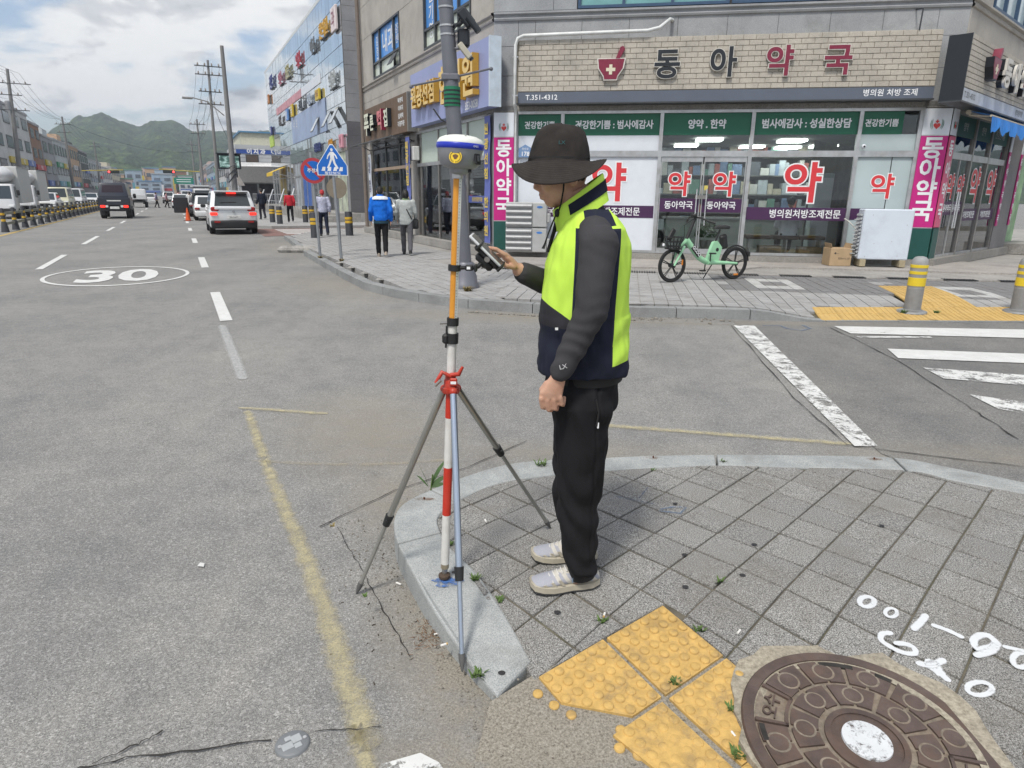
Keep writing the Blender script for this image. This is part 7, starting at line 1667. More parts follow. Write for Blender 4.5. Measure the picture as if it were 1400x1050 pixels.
# ------------------------------------------------------------------ passers-by
M_SKIN = NT('skin'); 
def skin_mat():
    s = M_SKIN; c = s.mix(s.ramp(s.noise(s.pos(), 18, 4, .6), [(.35, 0), (.65, 1)]), (.46, .26, .18), (.56, .34, .245)); s.set(col=c, rough=.5, spec=.35)
    s.b.inputs['Subsurface Weight'].default_value = .12; s.b.inputs['Subsurface Radius'].default_value = (.012, .005, .003); return s.m
M_SKIN = skin_mat(); M_HAIR = mat('black_hair', (.012, .010, .010), .55, var=.3, vs=30)
def cloth(name, c, var=.12, vs=14): return mat('cloth_' + name, c, .85, var=var, vs=vs, spec=.15, bump=.25, bs=220)
def person(label, loc, rz, top, bottom, h=1.68, stride=.22, arms=(.15, -.15), shoes=(.05, .05, .05), hair='short', long_top=False, vox=.022, bag=None, hatc=None, elbow=.1):
    p = thing('person', label, 'person', loc, rz); k = h / 1.70
    def S(pts): return [(x * k, y * k, z * k) for x, y, z in pts]
    def leg(mb, sx, st_, r, z0=.06):
        kn = (sx * .09, st_ * .55 + .05, .50); an = (sx * .085, st_ - (.04 if st_ < 0 else 0), .09 + (.06 if st_ < 0 else 0)); limb(mb, S([(sx * .09, 0, .92), kn, an]), [q * k for q in r])
        return an
    def arm(mb, sx, sw, r):
        e_ = (sx * .25, sw * .5 - .04, 1.13); w_ = (sx * .25, sw + elbow, .90 + abs(sw) * .25); limb(mb, S([(sx * .19, 0, 1.40), e_, w_]), [q * k for q in r]); return w_
    def trunk(mb, g, z0):
        mb.loft([((0, 0, z * k), a * k + g, b_ * k + g) for z, a, b_ in ((z0, .15, .10), (.95, .165, .115), (1.1, .15, .11), (1.28, .175, .12), (1.40, .17, .105), (1.46, .10, .07))], 14)
    b = MB(); trunk(b, -.02, .88); b.tube(S([(0, 0, 1.40), (0, .01, 1.54)]), .05 * k, 10); b.ball((0, .02 * k, 1.60 * k), (.075 * k, .092 * k, .11 * k), 14, 10); b.ball((0, .10 * k, 1.575 * k), (.014 * k, .022 * k, .018 * k), 8, 6)
    for sx in (-1, 1): b.ball((sx * .076 * k, .01 * k, 1.60 * k), (.012 * k, .025 * k, .032 * k), 8, 6)
    for sx, s_ in ((-1, stride), (1, -stride)): leg(b, sx, s_, (.06, .045, .035))
    for sx, sw in ((-1, arms[0]), (1, arms[1])):
        w_ = arm(b, sx, sw, (.04, .033, .024)); b.ball(((w_[0] - sx * .01) * k, (w_[1] + .01) * k, (w_[2] - .06) * k), (.018 * k, .035 * k, .05 * k), 8, 6)
        for f in range(4): b.tube(S([(w_[0] - sx * .01, w_[1] - .02 + f * .016, w_[2] - .08), (w_[0] - sx * .02, w_[1] - .018 + f * .016, w_[2] - .15)]), .010 * k, 6)
        b.tube(S([(w_[0] - sx * .01, w_[1] + .03, w_[2] - .05), (w_[0] - sx * .02, w_[1] + .06, w_[2] - .10)]), .010 * k, 6)
    remesh(b, 'body', M_SKIN, p, .011, 1)
    b = MB(); trunk(b, .02, .80 if long_top else .88)
    for sx, sw in ((-1, arms[0]), (1, arms[1])): arm(b, sx, sw, (.075, .06, .05))
    wr = lambda co: .008 * noise.noise((co.x * 9, co.y * 9, co.z * 14)); remesh(b, 'jacket', top, p, vox, 2, wr)
    b = MB(); b.loft([((0, 0, z * k), a * k, c * k) for z, a, c in ((.80, .15, .11), (.90, .165, .125), (1.0, .16, .12))], 14)
    for sx, s_ in ((-1, stride), (1, -stride)): leg(b, sx, s_, (.095, .075, .062))
    remesh(b, 'trousers', bottom, p, vox, 2, wr)
    for sx, s_ in ((-1, stride), (1, -stride)):
        y = s_ - (.04 if s_ < 0 else 0); lift = .06 if s_ < 0 else 0.0
        sm = MB(); sm.loft([((sx * .085 * k, (y + .05) * k, (.0 + lift) * k), .045 * k, .135 * k), ((sx * .085 * k, (y + .05) * k, (.045 + lift) * k), .044 * k, .13 * k), ((sx * .085 * k, (y + .02) * k, (.085 + lift) * k), .04 * k, .09 * k)], 14); sm.build('shoe', mat('shoe_%d' % int(shoes[0] * 100), shoes, .6), p, 60)
    hb = MB(); hb.ball((0, .005 * k, 1.635 * k), (.084 * k, .098 * k, .09 * k), 14, 10)
    if hair == 'bob': hb.ball((0, -.03 * k, 1.58 * k), (.088 * k, .085 * k, .12 * k), 14, 10)
    else: hb.ball((0, -.035 * k, 1.60 * k), (.078 * k, .07 * k, .075 * k), 12, 8)
    remesh(hb, 'hair', hatc or M_HAIR, p, .013, 1, lambda co: .006 * noise.noise((co.x * 40, co.y * 40, co.z * 25)))
    if bag:
        MB().bevbox((.16 * k, .10 * k, .82 * k), (.34 * k, .12 * k, .26 * k), .03).build('shoulder_bag', bag, p, 50); MB().tube(S([(-.14, .02, 1.44), (.02, -.135, 1.2), (.15, -.12, .95)]), .014, 6).build('bag_strap', bag, p); MB().tube(S([(-.14, .02, 1.44), (0, .13, 1.25), (.16, .14, .95)]), .014, 6).build('bag_strap', bag, p)
    return p
def heading(v): return math.atan2(-v.x, v.y)
M_DARKTR = cloth('black_trousers', (.014, .014, .016)); AWAY = heading(RD)
pb = person('man in a bright blue jacket walking away with a companion', gp(523, 351, .13), AWAY - .25, cloth('blue_jacket', (.012, .14, .60)), M_DARKTR, 1.64, .12, (.05, -.05), (.40, .34, .28), vox=.018)
b = MB(); b.loft([((0, -.01, 1.36), .205, .135), ((0, -.01, 1.40), .20, .125), ((0, 0, 1.44), .12, .09)], 16); b.build('white_yoke', cloth('white_yoke', (.62, .66, .74)), pb, 60); MB().loft([((0, 0, 1.41), .09, .08), ((0, 0, 1.48), .075, .07)], 14).build('collar', cloth('blue_jacket', (.012, .14, .60)), pb, 60); MB().loft([((0, 0, .80), .175, .13), ((0, 0, .86), .185, .14)], 16).build('hem', cloth('teal_hem', (.03, .07, .10)), pb, 60)
pg = person('woman in a pale grey blouse with a black shoulder bag', gp(557, 348.5, .13), AWAY - .3, cloth('grey_blouse', (.40, .43, .42)), cloth('grey_trousers', (.10, .10, .11)), 1.58, .24, (.22, .1), (.03, .03, .03), 'bob', True, .018, M_BK); MB().loft([((0, 0, 1.28), .10, .10), ((0, 0, 1.36), .09, .085), ((0, 0, 1.40), .07, .07)], 14).build('scarf', cloth('scarf', (.16, .22, .12), .6, 40), pg, 60)
person('person in a red jacket walking past the handrails', gp(398, 304, .13), AWAY, cloth('red_jacket', (.46, .03, .045)), M_DARKTR, 1.62, .18, (.1, -.1), (.05, .05, .05), 'bob')
person('man in a pale plaid shirt and red cap crossing the alley', gp(444, 323, .13), AWAY, cloth('plaid_shirt', (.42, .44, .56), .45, 40), cloth('navy_trousers', (.018, .022, .04)), 1.6, .2, (.12, -.12), (.03, .03, .03), hatc=mat('red_cap', (.42, .03, .04), .7))
person('man in dark clothes standing on the pavement right of the SUV', gp(360, 300, .13), AWAY + .4, cloth('navy_top', (.02, .025, .04)), cloth('dark_trousers', (.02, .02, .03)), 1.72, .08, (.05, -.05))
person('leftmost pedestrian crossing the far road in dark violet', st(82, -1.9), AWAY - 1.3, cloth('violet_top', (.16, .14, .22)), M_DARKTR, 1.6, .2, vox=.03); person('pedestrian crossing the far road beside the violet one', st(82.6, -.95), AWAY - 1.3, cloth('pinkish_top', (.30, .17, .20)), M_DARKTR, 1.6, .2, vox=.03)
person('person in white beside the open door of the black hatchback', st(54.5, .9), AWAY, cloth('white_top', (.60, .61, .62)), M_DARKTR, 1.66, .05, vox=.03)
# customer seated inside the pharmacy, seen from behind
sp_ = thing('person', 'seated customer in a pale shirt seen from behind in the pharmacy', 'person', tuple(FR_ @ Vector((3.15, .62, .32))), R(-9.5)); b = MB()
b.loft([((0, 0, z), a, c) for z, a, c in ((.42, .20, .15), (.6, .19, .13), (.85, .20, .13), (.98, .16, .10), (1.03, .07, .06))], 14); b.tube([(0, 0, 1.0), (0, .01, 1.1)], .05, 8); b.ball((0, .02, 1.2), (.08, .095, .115), 12, 8)
for sx in (-1, 1): limb(b, [(sx * .19, 0, .93), (sx * .25, .08, .68), (sx * .12, .3, .6)], [.055, .045, .035]); limb(b, [(sx * .1, 0, .46), (sx * .12, .42, .46), (sx * .12, .45, .05)], [.085, .07, .05])
remesh(b, 'body', M_SKIN, sp_, .015, 1); b = MB(); b.loft([((0, 0, z), a, c) for z, a, c in ((.40, .23, .17), (.6, .215, .155), (.85, .215, .145), (.98, .175, .115), (1.02, .09, .08))], 14)
for sx in (-1, 1): limb(b, [(sx * .2, 0, .93), (sx * .26, .08, .66)], [.08, .07])
remesh(b, 'shirt', cloth('pale_shirt', (.66, .69, .76)), sp_, .018, 2); b = MB()
for sx in (-1, 1): limb(b, [(sx * .1, -.02, .46), (sx * .13, .42, .46), (sx * .13, .45, .1)], [.12, .09, .07])
remesh(b, 'trousers', M_DARKTR, sp_, .02, 2); MB().ball((0, .005, 1.23), (.09, .105, .11), 14, 9).build('hair', M_HAIR, sp_, 180)
# ------------------------------------------------------------------ survey pole with its receiver, tripod and tablet
M_WP = mat('pole_white', (.62, .62, .60), .4, var=.05, vs=20, dirt=.25, dirtcol=(.35, .28, .2), ds=14); M_RP = mat('pole_red', (.50, .035, .02), .4, var=.08, vs=20, dirt=.15, ds=20); M_OP = mat('pole_orange', (.62, .27, .035), .35, var=.06, vs=9)
PB, PT = Vector((-.263, 2.35, .129)), Vector((-.191, 2.35, 1.690))
pd = (PT - PB).normalized()
def pz(z): return PB + (PT - PB) * ((z - PB.z) / (PT.z - PB.z))
sv = thing('survey_pole', 'red white and orange survey pole topped by a satellite receiver', 'survey pole', PB)
def lc(p): return Vector(p) - PB
def seg(name, z0, z1, r, m_, r2=None, n=18): return MB().tube([lc(pz(z0)), lc(pz(z1))], [r, r2 or r], n).build(name, m_, sv, 50)
seg('point', .122, .165, .006, M_ALU_D, .014); MB().lathe([(.018, 0), (.024, .006), (.024, .016), (.016, .022), (0, .022)], 20, lc(pz(.118))).build('foot_disc', mat('foot_iron', (.08, .055, .04), .7, .3), sv, 40)
seg('white_tip', .165, .185, .016, mat('brass', (.35, .30, .22), .4, .6)); seg('white_band', .185, .40, .0165, M_WP); seg('red_band', .40, .60, .0168, M_RP); seg('white_band', .60, .80, .0165, M_WP); seg('red_band', .80, .955, .0168, M_RP); seg('white_tube', .955, 1.17, .0165, M_WP); seg('orange_tube', 1.17, 1.668, .0135, M_OP)
# graduated strip on the right of the orange tube
xr = pd.orthogonal(); side = Vector((1, 0, 0)); strip_ = MB(); a_, b_ = pz(1.17), pz(1.655)
off = Vector((.0115, -.0085, 0)); wv = Vector((.0045, .0045, 0)); strip_.quad(*(lc(q) for q in (a_ + off - wv, a_ + off + wv, b_ + off + wv, b_ + off - wv))); so_ = strip_.build('scale_strip', mat('scale_white', (.68, .69, .68), .4), sv)
tk_ = MB()
for k in range(48):
    z = 1.175 + k * .01; c = pz(z) + off * 1.03; w2 = wv * (.9 if k % 5 == 0 else .45); tk_.quad(*(lc(q) for q in (c - w2, c + w2 * .2, c + w2 * .2 + Vector((0, 0, .0016)), c - w2 + Vector((0, 0, .0016)))))
tag(tk_.build('scale_ticks', M_BK, so_), kind='stuff')
seg('clamp_ring', 1.150, 1.178, .0215, M_BK); MB().tube([lc(pz(1.16) + Vector((-.02, -.005, 0))), lc(pz(1.155) + Vector((-.045, -.01, .004)))], .005, 8).build('clamp_screw', M_ALU_D, sv); MB().tube([lc(pz(1.15) + Vector((-.02, -.01, 0))), lc(pz(1.07) + Vector((-.021, -.012, 0)))], .004, 6).build('clamp_lever', M_BK, sv)
seg('clamp_ring', 1.085, 1.122, .0225, M_BK); MB().bevbox(lc(pz(1.103) + Vector((-.024, -.008, 0))), (.022, .03, .034), .006).build('clamp_block', M_BK, sv)
seg('neck', 1.655, 1.69, .019, M_ALU)
# receiver
Mr = Matrix.Translation(lc(PT) + Vector((.006, 0, 0))) @ Matrix.Rotation(.055, 4, 'Y')
M_RG = mat('receiver_grey', (.25, .26, .28), .45, var=.05); M_RB = mat('receiver_blue', (.02, .04, .42), .35, var=.05); M_RW = mat('receiver_white', (.68, .70, .66), .4, var=.04)
rec = MB().lathe([(.022, -.022), (.034, -.015), (.036, -.004), (.052, .0), (.066, .010), (.074, .048), (.0775, .058)], 40, m=Mr).build('receiver', M_RG, sv, 50)
MB().lathe([(.0775, .058), (.0805, .062), (.0805, .074), (.0780, .077)], 40, m=Mr).build('blue_ring', M_RB, rec, 50); MB().lathe([(.0780, .077), (.0775, .082), (.070, .092), (.052, .100), (.025, .104), (0, .105)], 40, m=Mr).build('white_cap', M_RW, rec, 60)
for a in (-2.4, -1.2, .3): MB().lathe([(.003, 0), (.003, .002), (0, .002)], 8, m=Mr @ Matrix.Translation((.055 * math.cos(a), .055 * math.sin(a), .098))).build('cap_screw', M_ALU_D, rec)
def on_body(ang, z, rr_): return Mr @ Matrix.Rotation(ang, 4, 'Z') @ Matrix.Translation((0, -rr_, z)) @ Matrix.Rotation(-.2, 4, 'X')
Ms = on_body(-.12, .031, .0735); st_ = MB().plate([(.021 * math.cos(a), .021 * math.sin(a)) for a in [k * PI / 14 for k in range(28)]], -.0012, .0005).xf(Ms).build('round_sticker', mat('sticker_yellow', (.72, .50, .02), .4, var=.03), rec)
for k in range(22):
    a = 2 * PI * k / 22
    if k % 11 == 5: continue
    MB().box((.0165 * math.cos(a), -.0018, .0165 * math.sin(a)), (.0022, .0008, .0034), m=None).xf(Ms).build('sticker_letter', M_BK, st_)
MB().plate([(.0085 * math.cos(a) * (1 + .25 * math.sin(3 * a)), .008 * math.sin(a)) for a in [k * PI / 8 for k in range(16)]], -.0019, -.0012).xf(Ms).build('sticker_emblem', mat('sticker_brown', (.12, .06, .02), .5), st_)
lt = text_mb('i', .02, 0, 0); MB().bevbox((0, 0, 0), (.030, .006, .036), .004).xf(on_body(.98, .030, .074)).build('port_cover', M_BK, rec); MB().bevbox((0, -.004, .0), (.012, .006, .020), .002).xf(on_body(.98, .030, .074)).build('port_tab', M_DARKFR, rec)
tb_ = text_mb('GNSS', .009, 0, 0); tb_.xf(Matrix.Translation((0, -.0008, 0))).xf(Mr @ Matrix.Rotation(.75, 4, 'Z') @ Matrix.Translation((0, -.0808, .068))).build('ring_lettering', M_WTXT, rec)
MB().tube([Mr @ Vector((.035, -.01, -.004)), Mr @ Vector((.035, -.012, -.014))], .007, 10).build('port_stub', M_BK, rec)
# bracket for the tablet
seg('bracket_ring', 1.345, 1.366, .0225, M_BK); q0 = lc(pz(1.356)); br = MB().tube([q0 + Vector((.018, -.004, 0)), q0 + Vector((.045, 0, .0))], .007, 8).build('bracket_arm', M_BK, sv)
MB().bevbox(q0 + Vector((.052, 0, 0)), (.030, .022, .020), .004).build('bracket_joint', M_BK, br); MB().box(q0 + Vector((.05, -.012, 0)), (.012, .002, .009)).build('joint_label', M_WTXT, br); MB().tube([q0 + Vector((.062, 0, 0)), q0 + Vector((.082, .002, .004)), q0 + Vector((.100, .004, .022))], .008, 8).build('bracket_elbow', M_BK, br); MB().bevbox(q0 + Vector((.075, -.004, .0)), (.012, .03, .026), .004).build('bracket_knob', M_BK, br)
# tablet
tc_ = Vector((-.092, 2.362, 1.415)); tb = thing('survey_tablet', 'slim pale tablet in a black holder clamped to the survey pole', 'tablet', tc_); Mt = Matrix.Rotation(R(44), 4, 'Y') @ Matrix.Rotation(R(6), 4, 'X')
MB().bevbox((0, 0, 0), (.158, .082, .010), .004).xf(Mt).build('body', mat('tablet_pale', (.56, .58, .60), .35), tb, 50); MB().bevbox((0, 0, .0055), (.146, .072, .0012), .0005).xf(Mt).build('screen', mat('tablet_screen', (.05, .06, .07), .1), tb)
hd_ = MB().bevbox((.018, 0, -.014), (.118, .060, .016), .005).xf(Mt).build('holder', M_BK, tb, 50); MB().bevbox((.020, 0, -.034), (.075, .046, .028), .008).xf(Mt).build('holder_back', M_BK, hd_, 50); MB().lathe([(.010, -.003), (.010, .003), (0, .003)], 14, m=Mt @ Matrix.Translation((.02, -.032, -.016)) @ Matrix.Rotation(PI / 2, 4, 'X')).build('screw', M_ALU_D, hd_)
for x in (-.03, .073): MB().bevbox((x, 0, -.006), (.010, .090, .028), .003).xf(Mt).build('jaw', M_BK, hd_, 50)
MB().tube([Mt @ Vector((.02, 0, -.048)), Vector((.0, .0, -.075)) + Vector((-.006, 0, .022))], .009, 8).build('ball_mount', M_BK, hd_)
# tripod
HP = pz(.935); tp = thing('survey_tripod', 'aluminium tripod with a red clamp head holding the survey pole', 'tripod', Vector((HP.x, HP.y, .03))); O3 = Vector(tp.location)
def tl(p): return Vector(p) - O3
M_RC = mat('clamp_red', (.42, .035, .02), .4, var=.12, vs=30, dirt=.3, dirtcol=(.25, .2, .16), ds=40); M_LEG = mat('tripod_leg', (.36, .355, .33), .32, .8, .06, 9); M_LEGL = mat('tripod_leg_lower', (.40, .40, .38), .35, .75, .06, 9)
MB().lathe([(.030, -.028), (.034, -.022), (.034, -.006), (.026, -.004), (.024, .022), (.020, .026), (.019, .05)], 24, tl(pz(.925))).build('head', M_RC, tp, 50)
lv_ = MB().tube([tl(pz(.965) + Vector((.0, -.02, 0))), tl(pz(.975) + Vector((-.03, -.03, .008))), tl(pz(.955) + Vector((-.052, -.034, -.012)))], [.008, .009, .007], 8).build('clamp_lever', M_RC, tp, 60); MB().tube([tl(pz(.955) + Vector((-.035, -.032, .0))), tl(pz(.948) + Vector((-.056, -.036, -.014)))], .008, 8).build('lever_tip', M_ALU_D, lv_)
MB().tube([tl(pz(.97) + Vector((.0, -.018, .0))), tl(pz(.972) + Vector((.03, -.022, .002))), tl(pz(.99) + Vector((.044, -.022, .012)))], [.008, .009, .005], 8).build('clamp_lever', M_RC, tp, 60); MB().bevbox(tl(pz(.945) + Vector((.012, -.026, 0))), (.028, .012, .03), .004).build('clamp_plate', M_RC, tp); MB().box(tl(pz(.944) + Vector((.012, -.0325, .0))), (.02, .001, .010)).build('clamp_label', M_WTXT, tp)
for k, (foot, fr, off, mm) in enumerate(((Vector((-.639, 2.411, .0)), .48, Vector((-.024, .008, -.01)), M_LEG), (Vector((-.16, 1.914, .028)), .67, Vector((.012, -.03, -.01)), mat('leg_blue_grey', (.40, .46, .55), .28, .8, .05)), (Vector((.187, 2.782, .115)), .40, Vector((.022, .02, -.01)), M_LEG))):
    top = pz(.92) + off; dv_ = (foot - top); jn = top + dv_ * (fr if k != 0 else .62); up_ = MB().tube([tl(top), tl(jn)], .0125, 14).build('leg', mm, tp, 60)
    MB().tube([tl(jn), tl(foot - dv_.normalized() * .045)], .0088, 12).build('lower_tube', M_LEGL if k != 1 else mm, up_, 60); MB().tube([tl(foot - dv_.normalized() * .06), tl(foot - dv_.normalized() * .04), tl(foot)], [.012, .0115, .003], 12).build('foot', mat('tripod_foot', (.10, .10, .10), .6), up_, 60)
    MB().tube([tl(jn - dv_.normalized() * .030), tl(jn + dv_.normalized() * .018)], [.0175, .015], 14).build('lock_collar', M_BK, up_, 50); pr_ = dv_.cross(Vector((0, 0, 1))).normalized(); MB().tube([tl(jn - dv_.normalized() * .012), tl(jn - dv_.normalized() * .012 + pr_ * .026 * (1 if k else -1))], [.007, .004], 8).build('lock_lever', M_BK, up_)
    MB().ball(tl(top), .016, 12, 8).build('hinge', M_RC, up_, 180)
# braces between the legs are hidden inside the tubes of this model; nothing else is drawn

# ------------------------------------------------------------------ the surveyor
Y0 = 2.40
sy = thing('person', 'surveyor in a dark bucket hat and neon yellow vest checking the tablet', 'person', (.25, Y0, .113)); OS = Vector(sy.location)
def body_xf(mb): mb.v = [(x - OS.x, y - OS.y, z - OS.z) for x, y, z in mb.v]; return mb
def rm(mb, name, m_, vox, sm, disp=None): return remesh(body_xf(mb), name, m_, sy, vox, sm, disp)
LA = dict(sh=(.272, Y0 - .150, 1.455), el=(.258, Y0 - .235, 1.235), wr=(.158, Y0 - .235, 1.018)); RA = dict(sh=(.258, Y0 + .150, 1.455), el=(.215, Y0 + .20, 1.245), wr=(.022, Y0 + .06, 1.338))
# one continuous body: head, neck, trunk, arms, legs, hands
b = MB(); Mh = Matrix.Rotation(-.30, 3, 'Y')
b.ball((.160, Y0, 1.700), (.092, .074, .108), 28, 18, Mh); b.ball((.158, Y0, 1.642), (.068, .062, .076), 24, 14, Mh); b.ball((.135, Y0, 1.588), (.030, .034, .026), 18, 12)          # skull, jaw, chin
b.loft([((.094, Y0, 1.616), .010, .014), ((.082, Y0, 1.626), .017, .0165), ((.083, Y0, 1.640), .016, .013), ((.094, Y0, 1.675), .010, .010)], 12)                                           # nose
b.ball((.099, Y0, 1.606), (.014, .024, .006), 14, 8); b.ball((.103, Y0, 1.594), (.014, .022, .0065), 14, 8); b.ball((.113, Y0 - .040, 1.640), (.022, .018, .024), 12, 8); b.ball((.113, Y0 + .040, 1.640), (.022, .018, .024), 12, 8)
for s_ in (-1, 1): b.ball((.195, Y0 + s_ * .077, 1.665), (.020, .010, .034), 12, 8, Mh)
b.tube([(.262, Y0, 1.44), (.245, Y0, 1.53), (.205, Y0, 1.62)], [.066, .060, .058], 20)
b.loft([((x, Y0, z), a, c) for z, x, a, c in ((.90, .262, .105, .145), (1.05, .262, .12, .15), (1.25, .258, .122, .155), (1.40, .262, .115, .165), (1.47, .268, .075, .13), (1.53, .262, .05, .07))], 24)
for A_ in (LA, RA): limb(b, [A_['sh'], A_['el'], A_['wr']], [.034, .036, .027], 14)
for y_, ft in ((Y0 - .10, -.10), (Y0 + .10, .10)): limb(b, [(.262, y_, .90), (.262, y_, .55), (.272, y_, .20)], [.085, .062, .045], 14); b.ball((.25, y_, .145), (.05, .02, .014), 14, 8)
def finger(mb, pts, r0): mb.tube(pts, [r0, r0 * .97, r0 * .92, r0 * .8][:len(pts)], 9); [mb.ball(p, r0 * q, 9, 6) for p, q in zip(pts, (1, .98, .92, .8))]
# left hand hangs half closed beside the thigh, back of the hand outward
wx, wy, wz = LA['wr']
b.loft([((wx, wy, wz), .026, .020), ((wx - .012, wy, wz - .028), .034, .017), ((wx - .024, wy + .002, wz - .062), .041, .016), ((wx - .026, wy + .004, wz - .082), .039, .013)], 14, 2.4)
for k in range(4):
    kx = wx - .058 + k * .0215; kz = wz - .078 - (.004, .009, .007, -.002)[k]; L1 = (.034, .038, .035, .028)[k]
    finger(b, [(kx, wy - .002, kz), (kx + .006, wy + .006, kz - L1), (kx + .014, wy + .030, kz - L1 - .010), (kx + .018, wy + .040, kz - L1 + .012)], .0096)
finger(b, [(wx - .040, wy + .006, wz - .030), (wx - .056, wy + .022, wz - .058), (wx - .050, wy + .036, wz - .085)], .0105)
# right hand over the tablet, forefinger on the screen
rx, ry, rz_ = RA['wr']
b.loft([((rx, ry, rz_), .022, .024), ((rx - .022, ry - .004, rz_ + .022), .021, .032), ((rx - .044, ry - .008, rz_ + .048), .019, .038)], 14, 2.3)
b.loft([((rx + .01, ry, rz_ - .008), .020, .022), ((rx - .018, ry - .002, rz_ + .018), .023, .030), ((rx - .040, ry - .006, rz_ + .040), .022, .037), ((rx - .055, ry - .010, rz_ + .060), .015, .036)], 14, 2.3)
for k in range(4):
    fy = ry - .040 + k * .021; ex = (0.0, .004, .010, .018)[k]
    if k < 2: finger(b, [(rx - .052, fy, rz_ + .058), (rx - .084, fy - .004, rz_ + .078 - ex), (rx - .108, fy - .006, rz_ + .082 - ex), (rx - .124, fy - .008, rz_ + .074 - ex)], .0088)
    else: finger(b, [(rx - .052, fy, rz_ + .056), (rx - .078, fy - .002, rz_ + .064 - ex), (rx - .096, fy - .004, rz_ + .056 - ex), (rx - .106, fy - .004, rz_ + .042 - ex)], .0085)
finger(b, [(rx - .020, ry - .034, rz_ + .012), (rx - .046, ry - .052, rz_ + .020), (rx - .070, ry - .056, rz_ + .034)], .0098)
rm(b, 'body', M_SKIN, .0042, 2)
# hair under the hat
b = MB(); b.ball((.182, Y0, 1.695), (.078, .079, .072), 24, 14, Mh); rm(b, 'hair', M_HAIR, .007, 1, lambda co: .003 * noise.noise((co.x * 80, co.y * 80, co.z * 40)))
for s_ in (-1, 1): body_xf(MB().ball((.094, Y0 + s_ * .032, 1.664), (.009, .012, .006), 10, 6)).build('eye', M_WTXT, sy, 180)
# charcoal long-sleeved shirt
M_SHIRT = cloth('charcoal_shirt', (.050, .049, .054), .10, 6); b = MB()
limb(b, [(.270, Y0 - .15, 1.482), (.280, Y0 - .190, 1.452), LA['el'], (.205, Y0 - .236, 1.12), (.163, Y0 - .236, 1.030)], [.060, .066, .0560, .0460, .0365], 20); limb(b, [(.258, Y0 + .165, 1.495), RA['el'], (.12, Y0 + .14, 1.285), (.040, Y0 + .072, 1.327)], [.060, .052, .047, .041], 20)
b.loft([((x, Y0, z), a, c) for z, x, a, c in ((.965, .268, .142, .172), (1.10, .262, .140, .172), (1.40, .262, .128, .178), (1.49, .27, .10, .165), (1.535, .262, .075, .085), (1.575, .240, .070, .074))], 28)
def sleeve_fold(co):
    z = co.z + OS.z; x = co.x + OS.x; t = noise.noise((x * 7, co.y * 9, z * 11)); f = math.sin((z * 1.0 + x * .35) * 120 + 6 * noise.noise((x * 10, co.y * 14, z * 6)))
    near = 1.0 if co.y < -.14 else .4; lo = max(0, min(1, (1.30 - z) / .18)); return .0032 * t + near * (.0006 + .0013 * lo) * f
rm(b, 'shirt', M_SHIRT, .0055, 3, sleeve_fold)
bt = text_mb('LX', .022, 0, .01); bt.xf(Matrix.Rotation(-.25, 4, 'Y')); bt.xf(Matrix.Translation((.168 - OS.x, Y0 - .2815 - OS.y, 1.060 - OS.z))); bt.build('cuff_logo', mat('logo_grey', (.45, .46, .47), .6), sy)
# vest: neon and navy panels
s = NT('vest_fabric'); P = s.pos(); sp3 = s.n('ShaderNodeSeparateXYZ'); s.l(P, sp3.inputs[0]); X, Yp, Z = sp3.outputs
def gt(a, b_): return s.math('GREATER_THAN', a, b_)
def lt_(a, b_): return s.math('LESS_THAN', a, b_)
side_ = s.math('MULTIPLY', gt(X, s.math('MULTIPLY_ADD', Z, .02, .175)), lt_(X, s.math('MULTIPLY_ADD', Z, .035, .305)))     # panel under the arm
shz = gt(Z, s.math('MULTIPLY_ADD', X, .10, 1.475)); shld = s.math('MULTIPLY', shz, s.math('MULTIPLY', gt(X, .235), lt_(X, s.math('MULTIPLY_ADD', Z, -.35, .87))))
under = s.math('MULTIPLY', side_, lt_(Z, 1.50))
low = s.math('MULTIPLY', lt_(Z, s.math('MULTIPLY_ADD', X, -.62, 1.318)), lt_(X, .345))
hem = lt_(Z, s.math('MULTIPLY_ADD', X, .15, .985))
navy = s.math('MAXIMUM', s.math('MAXIMUM', under, shld), s.math('MAXIMUM', low, hem))
mesh_ = s.math('MULTIPLY', gt(X, .33), s.math('SINE', s.math('MULTIPLY', Z, 1500)))
neon = s.mix(s.math('MULTIPLY_ADD', mesh_, .10, .12, clamp=True), (.50, .76, .085), (.41, .66, .07)); neon = s.mix(s.ramp(s.noise(P, 9, 4, .6), [(.3, 0), (.7, .3)]), neon, (.57, .80, .14))
lowcol = s.mix(gt(Z, 1.165), (.014, .017, .032), (.030, .030, .036))
navc = s.mix(s.math('MULTIPLY', low, 1.0), (.016, .019, .036), lowcol)
M_VEST = s.set(col=s.mix(navy, neon, navc), rough=.8, spec=.2, bump=s.noise(P, 300, 2, .6), bstr=.15, bdist=.002)
b = MB(); b.loft([((x, Y0, z), a, c) for z, x, a, c in ((.985, .262, .166, .198), (1.01, .262, .170, .202), (1.10, .262, .164, .200), (1.24, .258, .158, .198), (1.36, .260, .150, .196), (1.44, .272, .134, .192), (1.495, .280, .110, .186), (1.535, .274, .090, .140), (1.56, .262, .078, .090))], 40, 2.3)
def vest_fold(co):
    z = co.z + OS.z; x = co.x + OS.x; return .011 * noise.noise((x * 6, co.y * 5, z * 5)) + .008 * noise.noise((x * 17, co.y * 12, z * 6)) + .004 * noise.noise((x * 40, co.y * 30, z * 14)) + (.003 * math.sin(z * 60 + 4 * noise.noise((x * 8, co.y * 8, 1))) if z < 1.2 else 0)
rm(b, 'vest', M_VEST, .0062, 4, vest_fold)
